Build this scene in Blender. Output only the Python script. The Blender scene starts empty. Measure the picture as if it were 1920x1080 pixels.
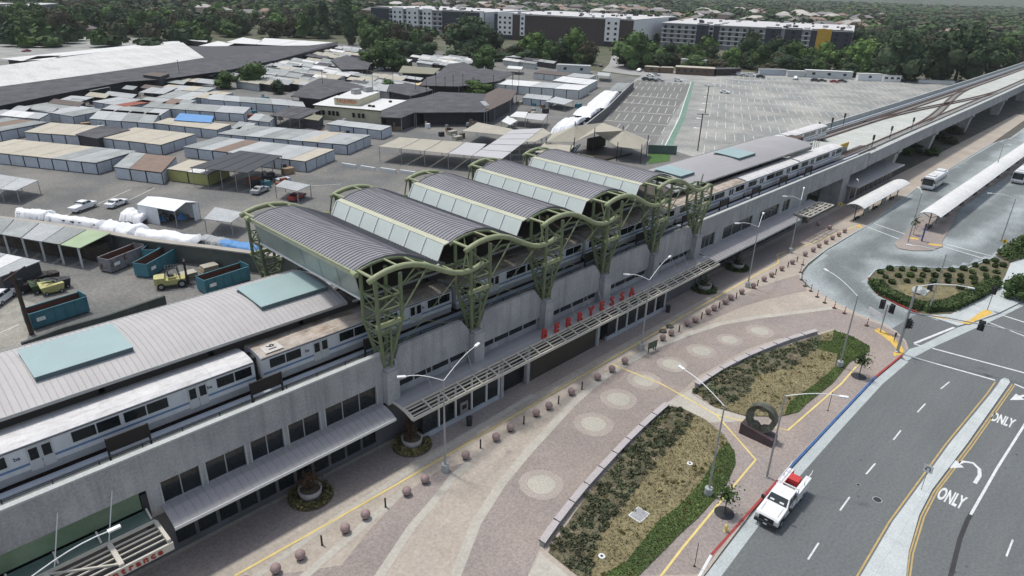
import bpy, math, random
import numpy as np
from mathutils import Vector, Matrix
from math import radians as rad, sin, cos, pi
random.seed(7)
S = bpy.context.scene
C = S.collection

# ---------------------------------------------------------------- camera
CAM_H = 41.0
FPX, PITCH, ROLL, YAW = 1256.04, rad(24.3096), rad(1.635), rad(43.9307)
fw = Vector((cos(YAW)*cos(PITCH), sin(YAW)*cos(PITCH), -sin(PITCH)))
_rt = Vector((sin(YAW), -cos(YAW), 0)); _up = _rt.cross(fw)
rt = cos(ROLL)*_rt + sin(ROLL)*_up
up = -sin(ROLL)*_rt + cos(ROLL)*_up
cd = bpy.data.cameras.new('camera'); cam = bpy.data.objects.new('camera', cd); C.objects.link(cam)
cd.sensor_width = 36.0; cd.lens = FPX/1920*36; cd.clip_start = 0.5; cd.clip_end = 20000
cam.matrix_world = Matrix(((rt.x, up.x, -fw.x, 0), (rt.y, up.y, -fw.y, 0), (rt.z, up.z, -fw.z, CAM_H), (0, 0, 0, 1)))
S.camera = cam

# ---------------------------------------------------------------- light
SUN = Vector((-0.06, 0.38, 1)).normalized()
W = bpy.data.worlds.new('World'); S.world = W; W.use_nodes = True
nt = W.node_tree; bg = nt.nodes['Background']
sky = nt.nodes.new('ShaderNodeTexSky'); sky.sky_type = 'NISHITA'; sky.sun_disc = False
sky.sun_elevation = math.asin(SUN.z); sky.sun_rotation = math.atan2(SUN.x, SUN.y)
sky.air_density = 1.0; sky.dust_density = 2.5; sky.ozone_density = 1.0
hs = nt.nodes.new('ShaderNodeHueSaturation'); hs.inputs['Saturation'].default_value = 0.62
nt.links.new(sky.outputs[0], hs.inputs['Color']); nt.links.new(hs.outputs[0], bg.inputs[0]); bg.inputs[1].default_value = 0.145
sl = bpy.data.lights.new('sun', 'SUN'); sl.energy = 2.25; sl.angle = rad(4); sl.color = (1, 0.955, 0.89)
so = bpy.data.objects.new('sun', sl); C.objects.link(so); so.rotation_euler = SUN.to_track_quat('Z', 'Y').to_euler()
vs = S.view_settings; vs.view_transform = 'Standard'; vs.look = 'None'; vs.exposure = 0.24; vs.gamma = 1.0; vs.use_curve_mapping = False

# ---------------------------------------------------------------- helpers
def at(x, y, z=0.0):
    """ground (or height z) point seen at a photo position"""
    d = fw + rt*((x-960)/FPX) - up*((y-540)/FPX)
    t = (z-CAM_H)/d.z
    return Vector((d.x*t, d.y*t, z))
def atY(x, y, Y):
    d = fw + rt*((x-960)/FPX) - up*((y-540)/FPX)
    t = Y/d.y
    return Vector((d.x*t, Y, CAM_H+d.z*t))
def P(pts, z=0.0): return [tuple(at(x, y, z)[:2]) for x, y in pts]
def hgt(b, t):
    p = at(*b); d = fw + rt*((t[0]-960)/FPX) - up*((t[1]-540)/FPX)
    return CAM_H + d.z*math.hypot(p.x, p.y)/math.hypot(d.x, d.y)

class MB:
    def __init__(s): s.v = []; s.f = []; s.m = []
    def add(s, vs, fs, mi=0):
        n = len(s.v); s.v += [tuple(p) for p in vs]; s.f += [tuple(n+i for i in f) for f in fs]; s.m += [mi]*len(fs); return s
    def box(s, x0, x1, y0, y1, z0, z1, mi=0):
        return s.add([(x0,y0,z0),(x1,y0,z0),(x1,y1,z0),(x0,y1,z0),(x0,y0,z1),(x1,y0,z1),(x1,y1,z1),(x0,y1,z1)],
              [(0,3,2,1),(4,5,6,7),(0,1,5,4),(1,2,6,5),(2,3,7,6),(3,0,4,7)], mi)
    def bar(s, a, b, w, h=None, mi=0, upv=(0,0,1)):
        a = Vector(a); b = Vector(b); h = h or w; d = (b-a).normalized(); u = Vector(upv)
        if abs(d.dot(u)) > 0.98: u = Vector((1,0,0))
        sx = d.cross(u).normalized()*w/2; uu = sx.cross(d).normalized()*h/2
        vs = [a-sx-uu, a+sx-uu, a+sx+uu, a-sx+uu, b-sx-uu, b+sx-uu, b+sx+uu, b-sx+uu]
        return s.add(vs, [(0,1,2,3),(7,6,5,4),(0,4,5,1),(1,5,6,2),(2,6,7,3),(3,7,4,0)], mi)
    def tube(s, pts, r, n=8, mi=0, r2=None):
        pts = [Vector(p) for p in pts]; k = len(pts); rings = []
        for i, p in enumerate(pts):
            d = (pts[min(i+1,k-1)]-pts[max(i-1,0)]).normalized()
            u = Vector((0,0,1)) if abs(d.z) < 0.95 else Vector((1,0,0))
            a = d.cross(u).normalized(); b = a.cross(d).normalized()
            rr = r if r2 is None else r+(r2-r)*i/(k-1)
            rings.append([p+a*rr*cos(2*pi*j/n)+b*rr*sin(2*pi*j/n) for j in range(n)])
        vs = [v for R in rings for v in R]; fs = []
        for i in range(k-1):
            for j in range(n):
                fs.append((i*n+j, i*n+(j+1)%n, (i+1)*n+(j+1)%n, (i+1)*n+j))
        fs.append(tuple(range(n))[::-1]); fs.append(tuple((k-1)*n+j for j in range(n)))
        return s.add(vs, fs, mi)
    def lathe(s, c, prof, n=16, mi=0):
        vs = []; fs = []; k = len(prof)
        for r, z in prof: vs += [(c[0]+r*cos(2*pi*j/n), c[1]+r*sin(2*pi*j/n), c[2]+z) for j in range(n)]
        for i in range(k-1):
            for j in range(n): fs.append((i*n+j, i*n+(j+1)%n, (i+1)*n+(j+1)%n, (i+1)*n+j))
        if prof[0][0] > 1e-4: fs.append(tuple(range(n))[::-1])
        if prof[-1][0] > 1e-4: fs.append(tuple((k-1)*n+j for j in range(n)))
        return s.add(vs, fs, mi)
    def prism(s, poly, z0, z1, mi=0):
        n = len(poly); area = sum(poly[i][0]*poly[(i+1)%n][1]-poly[(i+1)%n][0]*poly[i][1] for i in range(n))
        if area < 0: poly = poly[::-1]
        vs = [(x,y,z0) for x,y in poly]+[(x,y,z1) for x,y in poly]
        fs = [tuple(range(n))[::-1], tuple(range(n,2*n))]+[(i,(i+1)%n,n+(i+1)%n,n+i) for i in range(n)]
        return s.add(vs, fs, mi)
    def sheet(s, poly, z, mi=0):
        n = len(poly); area = sum(poly[i][0]*poly[(i+1)%n][1]-poly[(i+1)%n][0]*poly[i][1] for i in range(n))
        if area < 0: poly = poly[::-1]
        return s.add([(x,y,z) for x,y in poly], [tuple(range(n))], mi)
    def slab(s, q, t, mi=0):
        """four 3-D corners, thickness t downwards"""
        q = [Vector(p) for p in q]
        if (q[1]-q[0]).cross(q[2]-q[0]).z < 0: q = q[::-1]
        lo = [p-Vector((0,0,t)) for p in q]; n = len(q)
        return s.add(lo+q, [tuple(range(n))[::-1], tuple(range(n,2*n))]+[(i,(i+1)%n,n+(i+1)%n,n+i) for i in range(n)], mi)
    def strip(s, pts, w, z, mi=0):
        """flat ribbon along 2-D points"""
        pts = [Vector((p[0],p[1])) for p in pts]; L = []; R = []
        for i, p in enumerate(pts):
            d = pts[min(i+1,len(pts)-1)]-pts[max(i-1,0)]; n = Vector((-d.y,d.x)).normalized()*w/2
            L.append(p+n); R.append(p-n)
        k = len(pts)
        return s.add([(p.x,p.y,z) for p in L+R], [(k+i,k+i+1,i+1,i) for i in range(k-1)], mi)
    def ribbon(s, pts, w, z0, z1, mi=0):
        pts = [Vector((p[0],p[1])) for p in pts]
        for i in range(len(pts)-1):
            a, b = pts[i], pts[i+1]; n = Vector((-(b-a).y,(b-a).x)).normalized()*w/2
            s.prism([tuple(a+n),tuple(b+n),tuple(b-n),tuple(a-n)], z0, z1+i*0.0004, mi)
        return s

OFF = {}
def obj(name, mb, mats, parent=None, label=None, smooth=False, kind=None, **k):
    me = bpy.data.meshes.new(name)
    o = Vector((0,0,0)) if parent is None else OFF[parent]
    me.from_pydata([(x-o.x,y-o.y,z-o.z) for x,y,z in mb.v], [], mb.f)
    if not isinstance(mats, (list,tuple)): mats = [mats]
    for m in mats: me.materials.append(m)
    if len(mats) > 1: me.polygons.foreach_set('material_index', mb.m)
    if smooth: me.polygons.foreach_set('use_smooth', [True]*len(me.polygons))
    ob = bpy.data.objects.new(name, me); C.objects.link(ob)
    if parent is not None: ob.parent = parent
    OFF[ob] = o
    if label: ob['label'] = label
    if kind: ob['kind'] = kind
    return ob
def tag(o, label, cat, group=None):
    o['label'] = label; o['category'] = cat
    if group: o['group'] = group
    return o
def thing(name, label, cat, loc=(0,0,0), group=None):
    o = bpy.data.objects.new(name, None); C.objects.link(o); o.location = loc; OFF[o] = Vector(loc); o.empty_display_size = 0.5
    return tag(o, label, cat, group)
def struct(name, mb, m, **k): return obj(name, mb, m, kind='structure', **k)
KIDS = {}
def dup(o, parent=None, loc=None, rz=None, scale=None, label=None, group=None):
    c = o.copy(); C.objects.link(c); OFF[c] = OFF[o]
    if parent is not None: c.parent = parent
    if loc is not None: c.location = loc; OFF[c] = Vector(loc)
    if rz is not None: c.rotation_euler = (0,0,rz)
    if scale is not None: c.scale = scale
    if label: c['label'] = label
    if group: c['group'] = group
    for ch in list(KIDS.get(o) or o.children): dup(ch, c)
    return c
def inst(o, parent, loc=(0,0,0), rz=0.0, name=None, mat=None, scale=None):
    """another mesh object sharing o's mesh, as a part of parent; loc in world"""
    c = bpy.data.objects.new(name or o.name.split('.')[0], o.data); C.objects.link(c); c.parent = parent
    c.location = Vector(loc)-OFF[parent]; c.rotation_euler = (0,0,rz); OFF[c] = OFF[parent]
    if scale: c.scale = scale
    if mat:
        c.material_slots[0].link = 'OBJECT'; c.material_slots[0].material = mat
    return c
def text_mesh(txt, size, depth, fn, bold=0.018):
    """mesh of text; fn maps (x,y,z) to world"""
    cu = bpy.data.curves.new('t', 'FONT'); cu.body = txt; cu.size = size; cu.extrude = depth; cu.align_x = 'CENTER'; cu.offset = size*bold
    cu.resolution_u = 3
    o = bpy.data.objects.new('t', cu); C.objects.link(o)
    bpy.context.view_layer.update()
    me = bpy.data.meshes.new_from_object(o.evaluated_get(bpy.context.evaluated_depsgraph_get()))
    mb = MB(); mb.add([fn(*v.co) for v in me.vertices], [tuple(p.vertices) for p in me.polygons])
    bpy.data.objects.remove(o); bpy.data.curves.remove(cu); bpy.data.meshes.remove(me)
    return mb

# ---------------------------------------------------------------- materials
MATS = {}
def mat(name, c, rough=0.85, var=0.12, sc=0.6, grain=0.10, gsc=14.0, metal=0.0, bump=0.0, c2=None, spots=None, rnd=0.0, spec=0.3, joints=None, streak=None, emit=None, alpha=None):
    if name in MATS: return MATS[name]
    m = bpy.data.materials.new(name); m.use_nodes = True; N = m.node_tree.nodes; L = m.node_tree.links
    b = N['Principled BSDF']; b.inputs['Roughness'].default_value = rough; b.inputs['Metallic'].default_value = metal
    b.inputs['Specular IOR Level'].default_value = spec
    geo = N.new('ShaderNodeNewGeometry'); pos = geo.outputs['Position']
    def noise(s, det=4, v=None):
        n = N.new('ShaderNodeTexNoise'); n.inputs['Scale'].default_value = s; n.inputs['Detail'].default_value = det; n.inputs['Roughness'].default_value = 0.6
        L.new(v or pos, n.inputs['Vector']); return n.outputs['Fac']
    def rng(f, a, b2, lo=0.3, hi=0.7):
        r = N.new('ShaderNodeMapRange'); r.inputs['From Min'].default_value = lo; r.inputs['From Max'].default_value = hi
        r.inputs['To Min'].default_value = a; r.inputs['To Max'].default_value = b2; L.new(f, r.inputs['Value']); return r.outputs[0]
    def mix(f, A, B, t='MIX'):
        x = N.new('ShaderNodeMix'); x.data_type = 'RGBA'; x.blend_type = t
        for i, k in ((0, f), (6, A), (7, B)):
            if isinstance(k, (int, float)): x.inputs[i].default_value = k
            elif isinstance(k, tuple): x.inputs[i].default_value = (*k[:3], 1)
            else: L.new(k, x.inputs[i])
        return x.outputs[2]
    def scal(col, f):
        x = N.new('ShaderNodeVectorMath'); x.operation = 'SCALE'; L.new(f, x.inputs['Scale'])
        if isinstance(col, tuple): x.inputs[0].default_value = col
        else: L.new(col, x.inputs[0])
        return x.outputs[0]
    col = tuple(c)
    if c2: col = mix(rng(noise(sc*0.7+0.05), 0, 1, 0.4, 0.62), col, tuple(c2))
    if spots: col = mix(rng(noise(spots[1], 6), 0, 1, spots[2], spots[2]+0.06), col, tuple(spots[0]))
    if streak:
        mp = N.new('ShaderNodeMapping'); mp.inputs['Scale'].default_value = streak[1]; L.new(pos, mp.inputs['Vector'])
        col = mix(rng(noise(1.0, 5, mp.outputs[0]), 0, streak[2], 0.45, 0.7), col, tuple(streak[0]))
    if joints:
        br = N.new('ShaderNodeTexBrick'); br.inputs['Scale'].default_value = 1.0; br.inputs['Brick Width'].default_value = joints[0]
        br.inputs['Row Height'].default_value = joints[1]; br.inputs['Mortar Size'].default_value = joints[2]; br.offset = joints[4] if len(joints) > 4 else 0.5
        L.new(pos, br.inputs['Vector'])
        br.inputs['Color1'].default_value = (1,1,1,1); br.inputs['Color2'].default_value = (0.93,0.93,0.93,1); br.inputs['Mortar'].default_value = (joints[3],)*3+(1,)
        col = mix(1.0, col, br.outputs[0], 'MULTIPLY')
    if var: col = scal(col, rng(noise(sc, 5), 1-var, 1+var))
    if grain: col = scal(col, rng(noise(gsc, 2), 1-grain, 1+grain))
    if rnd:
        oi = N.new('ShaderNodeObjectInfo'); col = scal(col, rng(oi.outputs['Random'], 1-rnd, 1+rnd, 0, 1))
    if isinstance(col, tuple): b.inputs['Base Color'].default_value = (*col, 1)
    else: L.new(col, b.inputs['Base Color'])
    if bump:
        bn = N.new('ShaderNodeBump'); bn.inputs['Strength'].default_value = bump; bn.inputs['Distance'].default_value = 0.05
        L.new(noise(gsc*0.5, 5), bn.inputs['Height']); L.new(bn.outputs[0], b.inputs['Normal'])
    if alpha is not None:
        b.inputs['Alpha'].default_value = alpha
    MATS[name] = m
    return m
M_ = mat
asphalt = M_('asphalt_road', (0.125,0.136,0.138), 0.9, 0.08, 0.08, 0.15, 4.0, streak=((0.15,0.16,0.16),(0.03,0.5,1),0.6), bump=0.2)
asph_mk = M_('asphalt_market', (0.135,0.138,0.134), 0.95, 0.16, 0.05, 0.2, 2.0, c2=(0.19,0.185,0.17), spots=((0.095,0.095,0.097),0.25,0.64))
asph_lot = M_('asphalt_parking', (0.225,0.235,0.225), 0.95, 0.12, 0.03, 0.2, 1.5, c2=(0.33,0.33,0.305))
asph_lotd = M_('asphalt_parking_dark', (0.165,0.165,0.155), 0.95, 0.12, 0.05, 0.2, 1.5)
conc_bus = M_('bus_loop_concrete', (0.31,0.35,0.355), 0.9, 0.10, 0.06, 0.18, 2.5, streak=((0.20,0.235,0.24),(0.02,0.35,1),0.6))
conc = M_('concrete_wall', (0.36,0.365,0.365), 0.9, 0.14, 0.35, 0.14, 5.0, c2=(0.31,0.315,0.32), streak=((0.24,0.245,0.25),(1.6,1.6,0.10),0.8), bump=0.2)
conc_l = M_('concrete_light', (0.40,0.42,0.41), 0.9, 0.08, 0.5, 0.12, 6.0)
conc_w = M_('sidewalk_concrete', (0.46,0.50,0.50), 0.9, 0.06, 0.5, 0.12, 6.0, joints=(1.5,1.5,0.02,0.8,0.0))
conc_deck = M_('guideway_deck_concrete', (0.42,0.44,0.41), 0.9, 0.12, 0.2, 0.15, 4.0)
gutter_m = M_('gutter_concrete', (0.38,0.42,0.42), 0.9, 0.10, 0.5, 0.15, 6.0)
cream = M_('plaza_cream_paving', (0.405,0.36,0.305), 0.9, 0.08, 0.15, 0.14, 4.0, c2=(0.37,0.33,0.285), spots=((0.31,0.275,0.25),0.9,0.66), joints=(3.0,3.0,0.012,0.88,0.0))
cream_l = M_('plaza_pale_band', (0.43,0.41,0.36), 0.9, 0.06, 0.3, 0.12, 4.0, joints=(1.5,1.5,0.014,0.85,0.0))
pink = M_('plaza_pink_paving', (0.300,0.256,0.228), 0.9, 0.10, 0.12, 0.20, 5.0, c2=(0.27,0.24,0.225), spots=((0.235,0.205,0.19),0.8,0.67), joints=(3.0,3.0,0.012,0.92,0.0))
circ_out = M_('mosaic_outer', (0.345,0.305,0.275), 0.9, 0.1, 0.4, 0.25, 7.0)
circ_in = M_('mosaic_inner', (0.40,0.385,0.335), 0.9, 0.1, 0.4, 0.25, 7.0)
kerb_red = M_('kerb_red', (0.30,0.05,0.05), 0.7, 0.2, 1.0); kerb_blue = M_('kerb_blue', (0.05,0.12,0.28), 0.7, 0.2, 1.0)
paint_w = M_('road_paint_white', (0.58,0.60,0.595), 0.7, 0.14, 1.5, 0.2, 12, spots=((0.30,0.31,0.31),3.0,0.66)); paint_y = M_('road_paint_yellow', (0.42,0.31,0.13), 0.7, 0.15, 1.5)
lot_w = M_('parking_paint_white', (0.62,0.64,0.61), 0.8, 0.15, 1.0)
tact_y = M_('tactile_yellow', (0.62,0.42,0.10), 0.8, 0.12, 1.0, joints=(0.6,0.6,0.02,0.8,0.0)); line_y = M_('guide_line_yellow', (0.62,0.50,0.20), 0.8, 0.15, 0.6)
green_path = M_('green_lane_paint', (0.14,0.23,0.18), 0.85, 0.15, 0.3)
green_s = M_('truss_green_paint', (0.15,0.185,0.10), 0.55, 0.12, 1.5, 0.06, spec=0.4); green_l = M_('beam_pale_green_paint', (0.27,0.30,0.17), 0.5, 0.12, 1.2, 0.06, spec=0.4)
fascia_c = M_('cream_green_fascia', (0.43,0.44,0.33), 0.55, 0.08, 0.8, 0.06)
zinc = M_('vault_metal_sheet', (0.25,0.25,0.27), 0.8, 0.08, 0.3, 0.08, spec=0.2); zinc_d = M_('vault_seams', (0.16,0.16,0.17), 0.8, 0.1, 0.3, 0.05, spec=0.2)
canopy_m = M_('canopy_sheet_metal', (0.40,0.39,0.385), 0.55, 0.06, 0.4, 0.07, spec=0.35, rnd=0.025); canopy_g = M_('canopy_grey_roof', (0.31,0.305,0.31), 0.6, 0.06, 0.2, 0.08)
seam_m = M_('canopy_seam', (0.30,0.295,0.30), 0.6, 0.05, 0.4)
aqua = M_('skylight_aqua_glass', (0.27,0.37,0.37), 0.45, 0.06, 0.3, 0.10, spec=0.5); aqua_e = M_('skylight_edge', (0.10,0.14,0.15), 0.5)
glass_p = M_('vault_glazing', (0.49,0.55,0.52), 0.5, 0.06, 0.4, 0.06, spec=0.5); glass_g = M_('end_glazing_green', (0.24,0.29,0.27), 0.25, 0.08, 0.4, 0.06, spec=0.5)
glass_d = M_('dark_window_glass', (0.014,0.018,0.02), 0.12, 0.3, 1.0, spec=0.5); frame_w = M_('white_aluminium', (0.62,0.64,0.63), 0.45, 0.05, 1.0)
frame_g = M_('grey_aluminium', (0.34,0.35,0.35), 0.5, 0.06, 1.0); lattice_m = M_('lattice_cream_steel', (0.50,0.48,0.42), 0.6, 0.08, 1.0)
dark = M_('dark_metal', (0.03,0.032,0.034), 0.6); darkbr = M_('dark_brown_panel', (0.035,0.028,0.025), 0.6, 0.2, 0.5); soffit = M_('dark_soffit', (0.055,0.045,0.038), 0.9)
train_w = M_('train_white_paint', (0.60,0.61,0.62), 0.45, 0.06, 0.4, 0.04, spec=0.4, streak=((0.42,0.42,0.42),(1.5,1.5,0.4),0.35)); train_lo = M_('train_lower_grey', (0.34,0.34,0.34), 0.55, 0.12, 0.8)
train_rf = M_('train_roof_white', (0.60,0.60,0.60), 0.6, 0.10, 0.4, 0.1, streak=((0.38,0.36,0.33),(1.0,3.0,1),0.6)); train_rd = M_('train_roof_dirty', (0.40,0.35,0.30), 0.7, 0.25, 0.9, 0.15, c2=(0.25,0.19,0.14), streak=((0.5,0.47,0.43),(0.4,3.0,1),0.8))
train_bl = M_('train_blue_stripe', (0.12,0.20,0.34), 0.5)
rust = M_('rail_steel_rust', (0.10,0.065,0.05), 0.7, 0.2, 2.0); ballast = M_('track_bed', (0.11,0.11,0.11), 0.95, 0.25, 0.8, 0.3, 8)
red_s = M_('red_letters', (0.40,0.045,0.035), 0.6); granite = M_('pink_granite', (0.30,0.22,0.21), 0.6, 0.1, 2.0, 0.15, 20); gran_d = M_('bollard_dark', (0.03,0.022,0.022), 0.6)
steel = M_('galvanised_steel', (0.34,0.35,0.35), 0.5, 0.1, 1.0, metal=0.3); lampw = M_('lamp_head_white', (0.75,0.77,0.77), 0.4)
cast = M_('precast_planter', (0.40,0.38,0.37), 0.85, 0.1, 1.5); bronze = M_('weathered_bronze', (0.075,0.062,0.048), 0.55, 0.25, 1.2, 0.2, metal=0.3, c2=(0.13,0.15,0.12)); bronze_p = M_('plinth_dark_granite', (0.07,0.05,0.055), 0.6, 0.2, 1.0)
soil = M_('planter_soil', (0.10,0.085,0.06), 0.98, 0.3, 0.5, 0.3, 5); dry = M_('dry_grass', (0.19,0.165,0.092), 0.98, 0.22, 0.35, 0.35, 3.5, c2=(0.17,0.15,0.08), spots=((0.08,0.08,0.04),0.9,0.6)); lawn = M_('lawn_green', (0.085,0.125,0.04), 0.98, 0.25, 0.4, 0.35, 4.0, c2=(0.055,0.085,0.03))
shrubbed = M_('shrub_bed_ground', (0.10,0.10,0.062), 0.98, 0.3, 0.5, 0.4, 3.0, c2=(0.14,0.12,0.08))
def leaf(name, c, c2=None):
    return M_(name, c, 0.9, 0.35, 0.35, 0.25, 2.5, rnd=0.22, spec=0.15, c2=c2)
L_dark = leaf('foliage_dark', (0.040,0.068,0.034), (0.050,0.066,0.038)); L_mid = leaf('foliage_mid', (0.054,0.094,0.034), (0.068,0.104,0.038)); L_light = leaf('foliage_light', (0.090,0.150,0.045), (0.072,0.12,0.036)); L_brown = leaf('foliage_brownish', (0.066,0.070,0.042), (0.078,0.070,0.046)); L_red = leaf('foliage_rust', (0.16,0.085,0.05), (0.10,0.06,0.035)); L_olive = leaf('foliage_olive', (0.16,0.15,0.055), (0.10,0.10,0.04))
L_shrub = leaf('foliage_shrub_bed', (0.085,0.105,0.058), (0.11,0.11,0.068)); L_hedge = leaf('foliage_hedge', (0.062,0.092,0.036)); L_grass = leaf('grass_blades', (0.105,0.155,0.05)); L_drygr = leaf('dry_blades', (0.19,0.165,0.09)); L_skirt = leaf('foliage_skirt', (0.22,0.19,0.08), (0.15,0.14,0.06))
bark = M_('bark', (0.09,0.07,0.05), 0.95)
veh_w = M_('vehicle_white_paint', (0.72,0.73,0.73), 0.3, 0.03, 1.0, 0.03, spec=0.5); veh_d = M_('vehicle_dark_paint', (0.03,0.032,0.04), 0.3, spec=0.5); veh_s = M_('vehicle_silver_paint', (0.35,0.37,0.38), 0.35, spec=0.5); veh_r = M_('vehicle_red_paint', (0.25,0.03,0.03), 0.35, spec=0.5)
tyre = M_('tyre_rubber', (0.018,0.018,0.018), 0.85); chrome = M_('light_lens', (0.7,0.72,0.72), 0.2)
vglass = M_('vehicle_glass', (0.02,0.028,0.03), 0.1, spec=0.6)
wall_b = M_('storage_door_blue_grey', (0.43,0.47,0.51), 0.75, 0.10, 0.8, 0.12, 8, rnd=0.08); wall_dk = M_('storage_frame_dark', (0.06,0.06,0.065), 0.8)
rf = {'cream': M_('roof_cream', (0.42,0.39,0.32), 0.9, 0.08, 0.4, 0.15, 3, rnd=0.04), 'grey': M_('roof_grey_green', (0.26,0.28,0.275), 0.9, 0.12, 0.3, 0.15, 3, rnd=0.12, streak=((0.35,0.37,0.36),(0.3,0.3,1),0.6)),
      'lgrey': M_('roof_light_grey', (0.36,0.38,0.385), 0.85, 0.1, 0.3, 0.15, 3, rnd=0.10), 'white': M_('roof_white', (0.58,0.59,0.58), 0.85, 0.06, 0.2, 0.1, 2), 'shedw': M_('roof_worn_white', (0.53,0.53,0.515), 0.9, 0.08, 0.08, 0.15, 1.2, streak=((0.36,0.36,0.35),(0.3,0.05,1),0.5)), 'brown': M_('roof_brown', (0.20,0.15,0.12), 0.9, 0.15, 0.4),
      'dark': M_('roof_dark_shingle', (0.062,0.062,0.070), 0.9, 0.2, 0.25, 0.3, 2.5, c2=(0.085,0.085,0.09), streak=((0.12,0.12,0.125),(0.15,0.6,1),0.5)), 'black': M_('solar_black', (0.03,0.03,0.033), 0.5, 0.2, 0.6), 'blue': M_('tarp_blue', (0.10,0.25,0.50), 0.6, 0.12, 0.6),
      'tan': M_('shade_cloth_tan', (0.36,0.34,0.28), 0.9, 0.08, 0.3, 0.1, 4), 'lilac': M_('shade_cloth_grey', (0.42,0.42,0.43), 0.9, 0.05, 0.3, 0.08, 4), 'green': M_('roof_pale_green', (0.32,0.40,0.26), 0.9, 0.1, 0.4), 'olive': M_('roof_olive', (0.22,0.215,0.16), 0.9, 0.1, 0.4), 'yellow': M_('tarp_yellow', (0.62,0.50,0.22), 0.8), 'bwn': M_('roof_dark_brown', (0.12,0.10,0.09), 0.9), 'rust': M_('roof_rust', (0.25,0.09,0.06), 0.9, 0.2, 0.6)}
tarp_w = M_('tarp_white', (0.68,0.70,0.72), 0.7, 0.06, 0.5, 0.06, 3, bump=0.4); wall_y = M_('wall_yellow_green', (0.36,0.36,0.14), 0.85, 0.1, 0.5); wall_c = M_('wall_cream', (0.50,0.47,0.34), 0.85, 0.08, 0.4); wall_wh = M_('wall_white', (0.48,0.50,0.50), 0.8, 0.08, 0.5)
dump_t = M_('dumpster_teal', (0.06,0.185,0.225), 0.6, 0.15, 0.8, spots=((0.12,0.09,0.07),1.5,0.64)); dump_g = M_('dumpster_grey', (0.22,0.21,0.22), 0.7, 0.2, 0.8, spots=((0.12,0.07,0.05),1.2,0.58)); dump_i = M_('dumpster_rust_inside', (0.12,0.06,0.045), 0.9, 0.2, 0.8)
forky = M_('forklift_yellow', (0.42,0.40,0.17), 0.5, 0.1, 1.0); woodm = M_('timber', (0.30,0.22,0.14), 0.9, 0.2, 1.0); pole_w = M_('utility_pole_wood', (0.07,0.05,0.04), 0.9, 0.2, 1.5)

# ================================================================ GROUND
def ground_all():
    struct('ground', MB().box(-2000, 14000, -3000, 14000, -3, -0.03), M_('ground_earth', (0.12,0.115,0.085), 1.0, 0.2, 0.01, 0.2, 0.2, c2=(0.07,0.085,0.045)))
    struct('road', MB().sheet([(-80,-120),(700,-120),(700,30),(-80,30)], 0.0), asphalt)
    # market yard, parking lots
    struct('market_yard', MB().sheet([(-80,66),(170,66),(171,92),(300,190),(300,400),(250,470),(60,560),(-80,520)], 0.0), asph_mk)
    lot = P([(1240,275)])+[(160,80),(165,69),(250,69),(420,71),(470,82)]+P([(1692,152),(1560,143),(1400,135),(1215,133),(1190,150),(1118,235),(1105,262)])
    struct('parking_lot', MB().sheet(lot+[] , 0.004), asph_lot)
    struct('parking_lot_west', MB().sheet(P([(1300,158),(1195,150),(1105,240),(1105,262),(1225,275)]), 0.008), asph_lotd)
    struct('yard_under_tracks', MB().sheet([(165,20),(560,20),(560,66),(160,66)], 0.004), M_('ground_under_tracks', (0.10,0.095,0.08), 1.0, 0.2, 0.2, 0.2, 2))
    # bus loop concrete
    bl = P([(1500,520),(1515,500),(1550,470),(1633,420),(1714,357),(1772,322),(1860,269),(1895,258)]) + [(330,39),(330,8),(150,8)] + P([(1905,450),(1868,480),(1760,512),(1640,510),(1625,530),(1650,556),(1720,590),(1760,600),(1700,632),(1668,622),(1655,608),(1610,590),(1540,560)])
    struct('bus_loop', MB().sheet(bl, 0.006), conc_bus)
    global bl_poly; bl_poly = bl
ground_all()
KZ = 0.13
kerb_px = [(1320,1080),(1410,960),(1480,880),(1560,795),(1640,710),(1690,668)]
kerb = [(-60,13.0),(20,14.5)] + P(kerb_px)
corner = P([(1703,655),(1698,640),(1680,622),(1655,608),(1610,590),(1575,572),(1540,553),(1512,538),(1500,522),(1503,508),(1515,494),(1550,468),(1590,444),(1633,420),(1714,357),(1772,322),(1860,269)])
plaza_poly = kerb + corner + [(330,41.5),(330,46.2),(-60,46.2)]
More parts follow.
